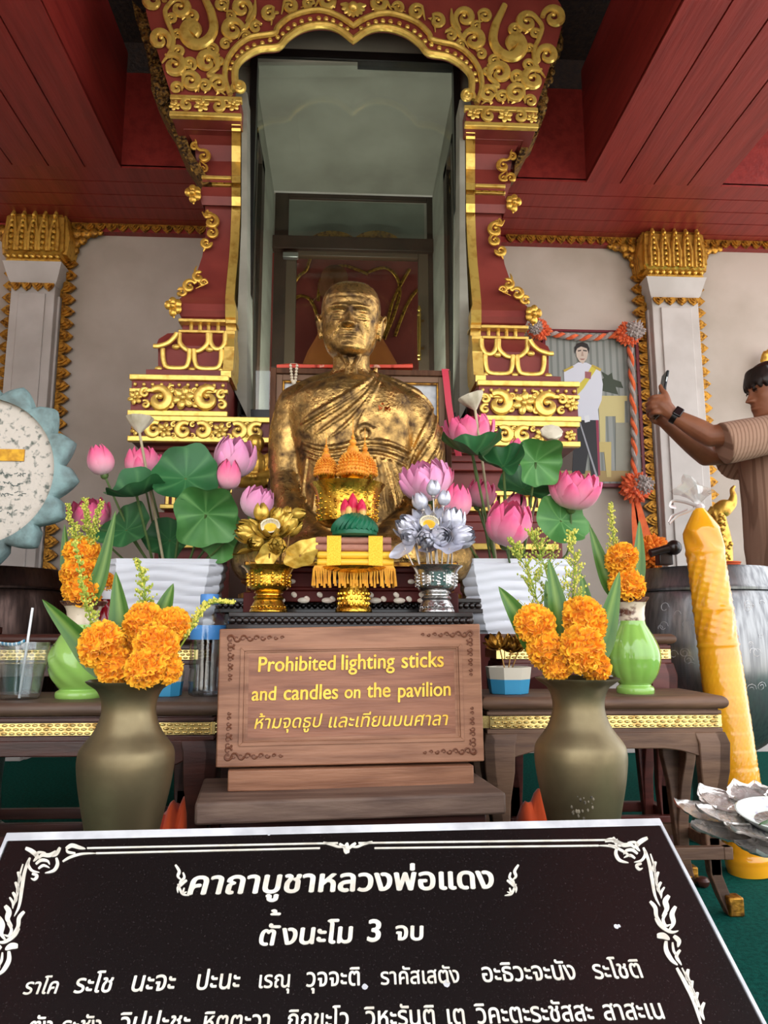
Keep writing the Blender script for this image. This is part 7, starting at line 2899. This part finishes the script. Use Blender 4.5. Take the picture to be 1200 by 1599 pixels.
mb = MB()
mb.box(a.x, b.x, PD - .006, WY - .002, a.z, b.z)
obj('backing', mb, mat('portrait_curtain', (150, 152, 146), .45, stripe=((122, 126, 120), 150, 'X')), t)
mb = MB()
for x0, x1, z0_, z1_ in ((a.x - .012, a.x + .008, a.z - .012, b.z), (b.x - .008, b.x + .012, a.z - .012, b.z), (a.x, b.x, a.z - .014, a.z + .008), (a.x, b.x, b.z - .008, b.z + .008)):
    mb.box(x0, x1, PD - .02, WY - .002, z0_, z1_)
obj('frame', mb, mat('dark_red_frame', (112, 30, 40), .4), t, .002)
C_ = lambda n, c: mat('print_' + n, c, .45)
flat('printed_floor', [(859, 735), (990, 735), (990, 752), (859, 752)], C_('ochre', (168, 140, 84)), .0075)
flat('printed_backdrop', [(859, 620), (895, 640), (895, 735), (859, 735)], C_('brown', (84, 66, 54)), .0075)
flat('printed_drape', [(978, 522), (990, 522), (990, 640), (984, 600)], C_('umber', (86, 70, 56)), .0075)
flat('printed_table', [(935, 618), (980, 618), (980, 626), (976, 626), (976, 735), (962, 735), (962, 650), (946, 650), (946, 700), (938, 700)], C_('gilt', (204, 188, 128)), .0080)
flat('printed_table', [(962, 660), (990, 660), (990, 735), (962, 735)], C_('grey_table', (150, 148, 132)), .0082)
flat('printed_chair', [(930, 690), (955, 690), (955, 745), (948, 745), (944, 706), (936, 706), (934, 740), (930, 740)], C_('chair', (200, 178, 110)), .0085)
flat('printed_plant', [(940, 610), (934, 596), (944, 590), (940, 580), (950, 586), (956, 582), (958, 592), (970, 596), (974, 606), (962, 604), (966, 616), (950, 612)], C_('plant', (58, 66, 48)), .0088)
flat('printed_trousers', [(898, 655), (935, 655), (938, 742), (924, 746), (920, 700), (914, 740), (894, 740)], C_('black', (28, 26, 30)), .0092)
flat('printed_stripe', [(931, 655), (935, 655), (938, 742), (935, 743)], C_('crimson', (150, 40, 70)), .0095)
flat('printed_tunic', [(881, 578), (897, 570), (903, 566), (916, 566), (924, 570), (938, 577), (942, 600), (940, 625), (934, 640), (936, 656), (897, 656), (897, 636), (886, 630), (882, 604)], C_('white', (216, 216, 226)), .0098)
flat('printed_sash', [(924, 572), (932, 576), (912, 606), (899, 620), (899, 606), (914, 590)], C_('yellow', (214, 196, 72)), .0104)
flat('printed_sash', [(880, 578), (894, 571), (897, 573), (882, 581)], C_('epaulette', (196, 168, 70)), .0104)
flat('printed_sash', [(925, 569), (940, 576), (938, 580), (924, 572)], C_('epaulette_gold', (196, 168, 70)), .0104)
flat('printed_medals', [(914, 580), (924, 581), (923, 592), (914, 590)], C_('medal', (160, 96, 100)), .0108)
flat('printed_sword', [(902, 650), (904, 650), (936, 750), (933, 751)], C_('steel', (160, 160, 166)), .0108)
flat('printed_face', [(900, 548), (902, 540), (910, 537), (918, 540), (919, 550), (917, 560), (911, 568), (905, 564), (901, 557)], C_('skin', (206, 186, 170)), .0104)
flat('printed_hair', [(898, 552), (898, 542), (902, 536), (910, 534), (918, 537), (921, 544), (920, 552), (917, 544), (908, 541), (902, 544)], C_('hair', (40, 34, 32)), .0110)
flat('printed_brow', [(903, 547), (908, 546), (908, 548), (903, 549)], C_('brow', (70, 56, 50)), .0112)
flat('printed_brow', [(911, 546), (917, 547), (917, 549), (911, 548)], C_('brow_right', (70, 56, 50)), .0112)
flat('printed_nose', [(909, 549), (911, 549), (912, 556), (908, 556)], C_('nose', (176, 150, 134)), .0112)
flat('printed_mouth', [(906, 560), (914, 560), (912, 562), (908, 562)], C_('mouth', (160, 110, 100)), .0112)
flat('printed_glove', [(912, 650), (920, 648), (922, 658), (914, 660)], C_('glove', (226, 226, 230)), .0108)
M['garland_orange'] = mat('orange_crepe', (240, 112, 58), .8, c2=(226, 88, 40), ns=30, sheen=.3)
M['garland_grey'] = mat('grey_crepe', (176, 160, 154), .8, c2=(150, 136, 130), ns=30, sheen=.3)
GDp = WY - .085
t = thing('crepe_garland', 'twisted orange and grey garland with rosettes draped around the portrait', 'garland', P(990, 780, GDp))
for nm, ph, m in (('orange_strand', 0, 'garland_orange'), ('grey_strand', PI, 'garland_grey')):
    for pts in ([(846, 516), (872, 523), (905, 527), (940, 526), (972, 519)], [(984, 535), (987, 590), (990, 650), (991, 700), (990, 750)]):
        sp = spline([tuple(P(x, y, GDp + .02)) for x, y in pts], 24)
        path = []
        for i, p in enumerate(sp):
            tn = (sp[min(i + 1, len(sp) - 1)] - sp[max(i - 1, 0)]).normalized()
            u = tn.cross(Vector((0, 1, 0))).normalized()
            path.append(p + (u * math.cos(i * .42 + ph) + Vector((0, 1, 0)) * math.sin(i * .42 + ph)) * .009)
        mb = MB()
        mb.tube(path, .0125, 7)
        obj(nm, mb, M[m], t)


def fluff(mb, c, r, n, seed, flat_=.7, L=.35):
    rnd = random.Random(seed)
    for i in range(n):
        z = 1 - 2 * (i + .5) / n
        a = i * 2.399963
        s = math.sqrt(1 - z * z)
        v = Vector((s * math.cos(a), s * math.sin(a) * flat_, z))
        p = c + v * r * (1 - L)
        q = c + v * r * rnd.uniform(.9, 1.08) + Vector((rnd.uniform(-1, 1), rnd.uniform(-1, 1), rnd.uniform(-1, 1))) * r * .12
        mb.tube([p, p.lerp(q, .6), q], [r * .10, r * .12, r * .04], 5)
    mb.ball(c, r * .75, (1, flat_, 1), 14, 10)


for i, (x, y, r, gx, gy, gr) in enumerate(((842, 514, 19, -8, 1, 13), (982, 521, 22, 7, -2, 17), (993, 762, 26, 9, -4, 16))):
    c = P(x, y, GDp - .01)
    mb = MB()
    fluff(mb, c, r * GDp / F, 110, i)
    obj('rosette', mb, M['garland_orange'], t)
    mb = MB()
    fluff(mb, c + Vector((gx * GDp / F, -r * GDp / F * .5, -gy * GDp / F)), gr * GDp / F, 80, i + 9)
    obj('rosette_heart', mb, M['garland_grey'], t)
mb = MB()
for x0, x1, w in ((990, 996, 9), (995, 1014, 13)):
    q = [(x0, 782), (lerp(x0, x1, .4), 815), (x1, 855)]
    mb.loft([[P(x - w * f, y, GDp), P(x + w * f, y, GDp), P(x + w * f, y, GDp + .006), P(x - w * f, y, GDp + .006)] for (x, y), f in zip(q, (.35, .6, .8))])
obj('ribbon_tail', mb, M['garland_orange'], t)
# things on and behind the steel bowl
c = P(1020, 866, 2.62)
lz = ab2[1] + .006
mb = MB()
r = 28 * 2.62 / F
fluff(mb, Vector((c.x, 2.62, lz + r * .92)), r, 150, 5, .8, .25)
tag(obj('flower_ball', mb, mat('orange_flower_ball', (236, 130, 30), .8, c2=(220, 104, 20), ns=40)), 'shaggy orange flower ball lying on the lid of the steel bowl', 'flower')
t = thing('wooden_mallet', 'dark wooden mallet with round knob on the steel bowl lid', 'mallet', (P(1042, 880, 2.5).x, 2.5, lz))
mb = MB()
x0 = P(1038, 880, 2.5).x
mb.box(x0 - .024, x0 + .024, 2.48, 2.52, lz, P(1040, 858, 2.5).z)
obj('block', mb, M['wood_black'], t, .003)
mb = MB()
mb.tube([P(1016, 864, 2.47), P(1030, 860, 2.47), P(1050, 855, 2.47)], [.014, .013, .016], 10)
mb.ball(P(1053, 855, 2.47), .026, n=12, m=8)
obj('handle', mb, M['wood_black'], t)
c = P(1140, 884, 2.66)
t = thing('small_basket', 'small orange woven basket behind the candle, on the steel bowl lid', 'basket', (c.x, 2.66, lz))
mb = MB()
for i in range(4):
    mb.lathe([(.028 + .003 * i, lz + .007 * i), (.032 + .003 * i, lz + .0035 + .007 * i), (.029 + .003 * i, lz + .007 + .007 * i)], (c.x, 2.66, 0), 20)
obj('weave', mb, mat('orange_plastic', (214, 100, 60), .5), t)
ND = 3.5
t = thing('naga_finial', 'gilt naga finial rising behind the yellow candle', 'finial', (P(1130, 900, ND).x, ND, 0))
mb = MB()
q = [(1136, 1000, 12), (1134, 890, 12), (1133, 850, 12), (1126, 815, 11), (1122, 800, 12), (1132, 793, 14), (1143, 786, 9), (1146, 775, 6), (1144, 765, 4), (1148, 759, 2)]
sp = spline([tuple(P(x, y, ND)) + (r * ND / F,) for x, y, r in q], 6)
mb.tube([Vector(v[:3]) for v in sp], [v[3] for v in sp], 12, .6, up=(0, -1, 0))
for i in range(18):
    v = sp[4 + i]
    mb.ball(Vector(v[:3]) + Vector((random.uniform(-.6, .6) * v[3], -v[3] * .5, 0)), v[3] * .35, (1, .8, 1), 8, 6)
mb.tube([P(1124, 800, ND), P(1112, 797, ND), P(1104, 804, ND)], [.03, .022, .006], 8, .6, up=(0, -1, 0))
for y in range(815, 890, 9):
    mb.ball(P(1126 + (y - 815) * .1, y, ND - .02), .018, (1, .7, .8), 8, 6)
obj('naga', mb, M['gold'], t)
mb = MB()
pz = P(1136, 1000, ND)
mb.box(pz.x - .06, pz.x + .06, ND - .06, ND + .06, 0, pz.z)
obj('post', mb, M['wood_dark'], t, .004)
# a second gilt tip just above the head of the visitor
t = thing('gilt_finial', 'gilt finial tip on the right wall above the visitor', 'finial', P(1196, 560, 4.3))
mb = MB()
sp = [P(1206, 596, 4.33), P(1202, 575, 4.33), P(1196, 563, 4.33), P(1199, 553, 4.33), P(1206, 546, 4.33)]
mb.tube(spline([tuple(v) for v in sp], 4), [.04] * 5 + [.035] * 4 + [.03] * 4 + [.02] * 4, 8, .6, up=(0, -1, 0))
pz = P(1206, 596, 4.33)
mb.box(pz.x - .05, pz.x + .05, 4.3, WY - .002, pz.z - .2, pz.z)
obj('tip', mb, M['gold'], t)
# ---------------------------------------------------------------- visitor taking a photograph
VD = 3.0
M['skin'] = mat('brown_skin', (144, 90, 62), .5, c2=(126, 76, 52), ns=12, sss=.12)
M['shirt'] = mat('striped_brown_shirt', (170, 134, 112), .85, stripe=((140, 106, 86), 420, 'X'), bump=.2, bs=300)
vc, vch = P(1205, 566, VD), P(1205, 656, VD)
VH = (vc.z - vch.z) * .98
person = thing('person', 'visitor in a brown striped shirt raising a phone with both hands, at the right edge', 'person', (P(1215, 600, VD).x, VD, 0))
HC = Vector((P(1204, 600, VD).x, VD, vc.z - VH * .52))
VM = Matrix.Translation(HC) @ Matrix.Rotation(-PI / 2, 4, 'Z') @ Matrix.Rotation(math.radians(4), 4, 'X')
body = MB()
body.join(head_mb(VM, VH, .98, 'open', 1.12, True, 2.6, .3))
bxm = P(1214, 700, VD).x
sz = P(1200, 674, VD).z                              # shoulder height
limb(body, [Vector((HC.x + .035, VD, sz + .0)), Vector((HC.x + .02, VD, sz + .05)), Vector((HC.x + .005, VD, HC.z - VH * .2))], [.07, .056, .054], 16)
# trunk facing -X
rings = []
hip = .92
for f, hw, hd in ((0, .15, .10), (.15, .17, .115), (.4, .155, .115), (.65, .175, .12), (.85, .19, .115), (.95, .15, .09), (1.0, .08, .06)):
    z = lerp(hip - .05, sz + .02, f)
    rings.append([Vector((bxm + hd * math.cos(2 * PI * q / 28), VD + hw * math.sin(2 * PI * q / 28), z)) for q in range(28)])
body.loft(rings)
ns_, fs_ = Vector((bxm, VD - .19, sz - .035)), Vector((bxm, VD + .19, sz - .035))
nel, nwr = P(1110, 681, 2.86), P(1051, 648, 2.90)
fel, fwr = P(1103, 712, 3.12), P(1042, 662, 3.02)
limb(body, [ns_, ns_.lerp(nel, .5), nel], [.058, .052, .044], 16)
limb(body, [nel, nel.lerp(nwr, .35), nwr], [.044, .043, .028], 16)
limb(body, [fs_, fs_.lerp(fel, .5), fel], [.058, .052, .044], 16)
limb(body, [fel, fel.lerp(fwr, .35), fwr], [.044, .042, .028], 16)
for s in (-1, 1):                                     # legs
    limb(body, [(bxm, VD + s * .09, hip), (bxm - .02, VD + s * .1, .5), (bxm + .01, VD + s * .1, .09)], [.085, .062, .042], 14)
    limb(body, [(bxm + .05, VD + s * .1, .035), (bxm - .06, VD + s * .1, .035), (bxm - .15, VD + s * .1, .028)], [.034, .036, .026], 12)
# hands
def hand(wr, palm_dir, pts):
    pass
pn = P(1036, 634, 2.91)
body.ball(nwr.lerp(pn, .5), .03, (1.2, .75, 1.0), 14, 10)
limb(body, [nwr, pn, P(1029, 630, 2.915)], [.028, .034, .030], 14)
for i, (x0, y0) in enumerate(((1030, 619), (1028, 627), (1028, 635), (1030, 643))):
    L = (1, 1.1, 1.05, .85)[i]
    limb(body, [P(x0 + 3, y0 + 1, 2.905), P(x0 - 8 * L, y0 + 1, 2.912), P(x0 - 15 * L, y0 + 5, 2.955), P(x0 - 10 * L, y0 + 8, 2.985)], [.0125, .0105, .0098, .0082], 10)
limb(body, [P(1043, 628, 2.9), P(1040, 616, 2.9), P(1034, 609, 2.915), P(1032, 603, 2.93)], [.016, .0125, .011, .009], 10)
pf = P(1036, 655, 3.03)
limb(body, [fwr, pf, P(1030, 650, 3.04)], [.027, .032, .028], 14)
for i, (x0, y0) in enumerate(((1028, 640), (1027, 647), (1027, 654), (1029, 660))):
    L = (1, 1.1, 1.0, .85)[i]
    limb(body, [P(x0 + 3, y0, 3.03), P(x0 - 8 * L, y0 - 2, 3.035), P(x0 - 14 * L, y0 - 7, 3.01), P(x0 - 11 * L, y0 - 12, 2.985)], [.0125, .0105, .0098, .0082], 10)
limb(body, [P(1044, 652, 3.01), P(1042, 642, 2.99), P(1039, 634, 2.975)], [.015, .012, .0095], 10)
link('body', fused(body, .0042, 2, .4), M['skin'], person, 180)
# shirt
sh = MB()
rings = []
for f, hw, hd in ((0, .185, .135), (.2, .19, .14), (.5, .185, .142), (.75, .2, .145), (.9, .21, .135), (.97, .17, .11), (1.02, .095, .085), (1.05, .088, .08)):
    z = lerp(hip + .0, sz + .02, f)
    rings.append([Vector((bxm + (hd + .006 * math.sin(5 * 2 * PI * q / 40 + 6 * f)) * math.cos(2 * PI * q / 40), VD + hw * math.sin(2 * PI * q / 40), z)) for q in range(40)])
sh.loft(rings)
for s0, hem, r0, r1 in ((ns_, P(1130, 693, 2.84), .076, .086), (fs_, P(1141, 724, 3.14), .08, .08)):
    limb(sh, [s0 + Vector((.02, 0, 0)), s0.lerp(hem, .5)], [r0, (r0 + r1) / 2], 18)
    dv = (hem - s0)
    sh.tube([s0.lerp(hem, .3), s0.lerp(hem, .7), hem], [r0, r1 * .97, r1], 20)
link('shirt', fused(sh, .006, 1), M['shirt'], person, 50)
tr = MB()
for s in (-1, 1):
    limb(tr, [(bxm, VD + s * .09, hip + .0), (bxm - .02, VD + s * .1, .5), (bxm + .01, VD + s * .1, .14)], [.105, .085, .07], 16)
tr.ball((bxm, VD, hip - .02), .16, (.8, 1.15, .6), 18, 12)
link('trousers', fused(tr, .008, 1), mat('dark_trousers', (44, 30, 36), .8), person, 60)
hr = MB()
R3 = VM.to_3x3()
hr.ball(VM @ (Vector((0, .035, .165)) * VH), VH, (.362, .425, .375), 28, 20, R3)
for i in range(15):
    a = lerp(-1.0, 1.0, i / 14)
    p = Vector((.31 * math.sin(a * 1.2), -.375 * math.cos(a * .95), .16))
    q = p + Vector((.02 * math.sin(i * 3), -.015, -.10 - .035 * math.sin(i * 2.3)))
    limb(hr, [VM @ (Vector((p.x * .8, p.y * .85, .36)) * VH), VM @ (p * VH), VM @ (q * VH)], [.05 * VH, .045 * VH, .014 * VH], 8, 3)
for s in (-1, 1):
    for y in (-.12, 0, .12, .25):
        limb(hr, [VM @ (Vector((s * .30, y, .25)) * VH), VM @ (Vector((s * .335, y, .05)) * VH), VM @ (Vector((s * .32, y - .01, -.08 - .1 * max(0, y))) * VH)], [.07 * VH, .05 * VH, .02 * VH], 8, 3)
link('hair', fused(hr, .005, 1), mat('black_brown_hair', (40, 27, 22), .45, c2=(26, 18, 15), ns=60, stretch=(1, 1, .2), bump=.5, bs=160), person, 60)
mb = MB()
for s in (-1, 1):
    for pts in ([(.085, -.358, .062), (.135, -.36, .078), (.19, -.33, .066)],):
        mb.tube([VM @ (Vector((s * x * .98, y - .028, z)) * VH) for x, y, z in pts], [.006 * VH, .013 * VH, .005 * VH], 6)
    mb.tube([VM @ (Vector((s * x, y, z)) * VH) for x, y, z in ((.095, -.352, -.008), (.135, -.362, -.001), (.18, -.335, -.012))], [.005 * VH, .009 * VH, .004 * VH], 6)
obj('brows_and_lashes', mb, mat('dark_brow', (34, 22, 18), .7), person)
# watch
wd = (nwr - nel).normalized()
wx, wy, wz = frame_of(wd)
wpos = nwr.lerp(nel, .06)
mb = MB()
mb.tube([wpos - wd * .011, wpos + wd * .011], .0325, 22)
t_w = obj('watch_strap', mb, M['black'], person)
mb = MB()
fc = wpos + Vector((0, -.030, .008))
sdir = wd.cross(Vector((0, -1, 0))).normalized()
mb.prism([fc + wd * a_ + sdir * b_ for a_, b_ in ((-.017, -.02), (.017, -.02), (.017, .02), (-.017, .02))], Vector((0, -.009, .002)))
obj('watch_case', mb, mat('black_glass', (12, 12, 16), .1, coat=.5), person, .004)
mb = MB()
rnd = random.Random(2)
tv = BVHTree.FromPolygons([v.co.copy() for v in bpy.data.objects['body.002' if 'body.002' in bpy.data.objects else 'body'].data.vertices], [tuple(p.vertices) for p in bpy.data.objects['body.002' if 'body.002' in bpy.data.objects else 'body'].data.polygons]) if 0 else None
for i in range(16):
    f = i / 15
    x, y = lerp(1063, 1093, f), lerp(674, 700, f)
    p = P(x, y, 3.0)
    r_ = ray(x, y).normalized()
    base = fel.lerp(fwr, .55 - .45 * f)
    k_ = (base - CL).length - .043
    o_ = CL + r_ * k_
    pts = [o_ + Vector((.008 * math.cos(q * .8 + i), -.001, .007 * math.sin(q * .8 + i))) * (1 - q / 14) for q in range(9)]
    mb.tube(pts, .0014, 4)
obj('tattoo', mb, mat('tattoo_ink', (66, 66, 64), .7), person)
# phone held in both hands
ph0, ph1 = P(1042, 583, 2.96), P(1029, 652, 2.975)
t = thing('phone', 'black phone seen edge-on in the hands of the visitor', 'phone', (ph0.x, 2.96, ph1.z))
ud = (ph0 - ph1).normalized()
yd = Vector((0.12, 1, 0)).normalized()
nd = ud.cross(yd).normalized()
mb = MB()
mb.prism([ph1 - yd * .038, ph0 - yd * .038, ph0 + yd * .038, ph1 + yd * .038], nd * .0105)
obj('phone_body', mb, mat('phone_black', (16, 16, 18), .2, .3), t, .003)
mb = MB()
q0 = ph0 - ud * .01 + yd * .002
mb.prism([q0, q0 - ud * .03, q0 - ud * .03 + yd * .03, q0 + yd * .03], nd * -.004)
obj('camera_bump', mb, M['black'], t, .001)
mb = MB()
q0 = ph0 - ud * .03 - yd * .0385
mb.prism([q0 + nd * .003, q0 - ud * .02 + nd * .003, q0 - ud * .02 + nd * .0075, q0 + nd * .0075], yd * -.0008)
obj('side_button', mb, M['silver_box'], t)
# ---------------------------------------------------------------- seated robed figure behind the door
WD = 5.3
fig = thing('seated_figure', 'seated figure of a monk in an orange robe behind the glass door', 'statue', (P(548, 800, WD).x, WD, 0))
mb = MB()
hc, hb = P(523, 416, WD), P(523, 478, WD)
h_ = hc.z - hb.z
WM = Matrix.Translation(((hc.x), WD, hc.z - h_ * .5))
mb.join(head_mb(WM, h_, 1.0, 'closed', 1, True, 1, 1))
ctr = P(545, 560, WD)
sh_z = P(545, 500, WD).z
limb(mb, [(hc.x, WD + .02, hc.z - h_), (ctr.x - .03, WD + .02, sh_z - .05)], [.07, .09], 14)
mb.loft([[Vector((ctr.x + w_ * math.cos(2 * PI * q / 24), WD + .05 + .6 * w_ * math.sin(2 * PI * q / 24), z)) for q in range(24)] for w_, z in ((.28, 1.0), (.3, 1.2), (.28, 1.5), (.24, sh_z - .1), (.12, sh_z))])
link('body', fused(mb, .012, 2), mat('wax_skin', (112, 66, 42), .8, spec=.1), fig, 180)
mb = MB()
prof = [(462, 634, 592), (470, 626, 570), (480, 612, 545), (492, 600, 525), (500, 590, 508), (514, 574, 498)]
zl = .75
rings = [[Vector((ctr.x + .45 * math.cos(2 * PI * q / 30), WD + .3 * math.sin(2 * PI * q / 30), zl)) for q in range(30)]]
for x0, x1, y in prof:
    A, B = P(x0, y, WD), P(x1, y, WD)
    c, w_ = (A + B) / 2, (B.x - A.x) / 2
    rings.append([Vector((c.x + (w_ + .008 * math.sin(9 * 2 * PI * q / 30)) * math.cos(2 * PI * q / 30), WD + .05 + .62 * w_ * math.sin(2 * PI * q / 30), A.z)) for q in range(30)])
mb.loft(rings)
obj('robe', mb, mat('saffron_robe', (196, 104, 40), .85, c2=(172, 86, 30), ns=4), fig, sharp=60)
mb = MB()
mb.box(ctr.x - .6, ctr.x + .6, WD - .35, WD + .4, 0, zl)
obj('seat', mb, M['shrine_red'], fig, .01)
# things lying on the carpet under the right table
mb = MB()
c = PZ(1074, 1380, .0)
mb.lathe([(.014, 0), (.018, .004), (.012, .012), (.016, .02), (.008, .03)], (c.x, c.y, .001), 14)
tag(obj('brass_fitting', mb, M['gold_old']), 'small brass fitting on the green carpet by the table leg', 'fitting')
c = PZ(1098, 1385, .0)
mb = MB()
mb.lathe([(.012, 0), (.018, .006), (.02, .016), (.014, .024), (.004, .026)], (c.x, c.y, .001), 14)
tag(obj('turned_wood_piece', mb, M['wood_dark']), 'small dark turned knob on the carpet beside the brass fitting', 'knob')
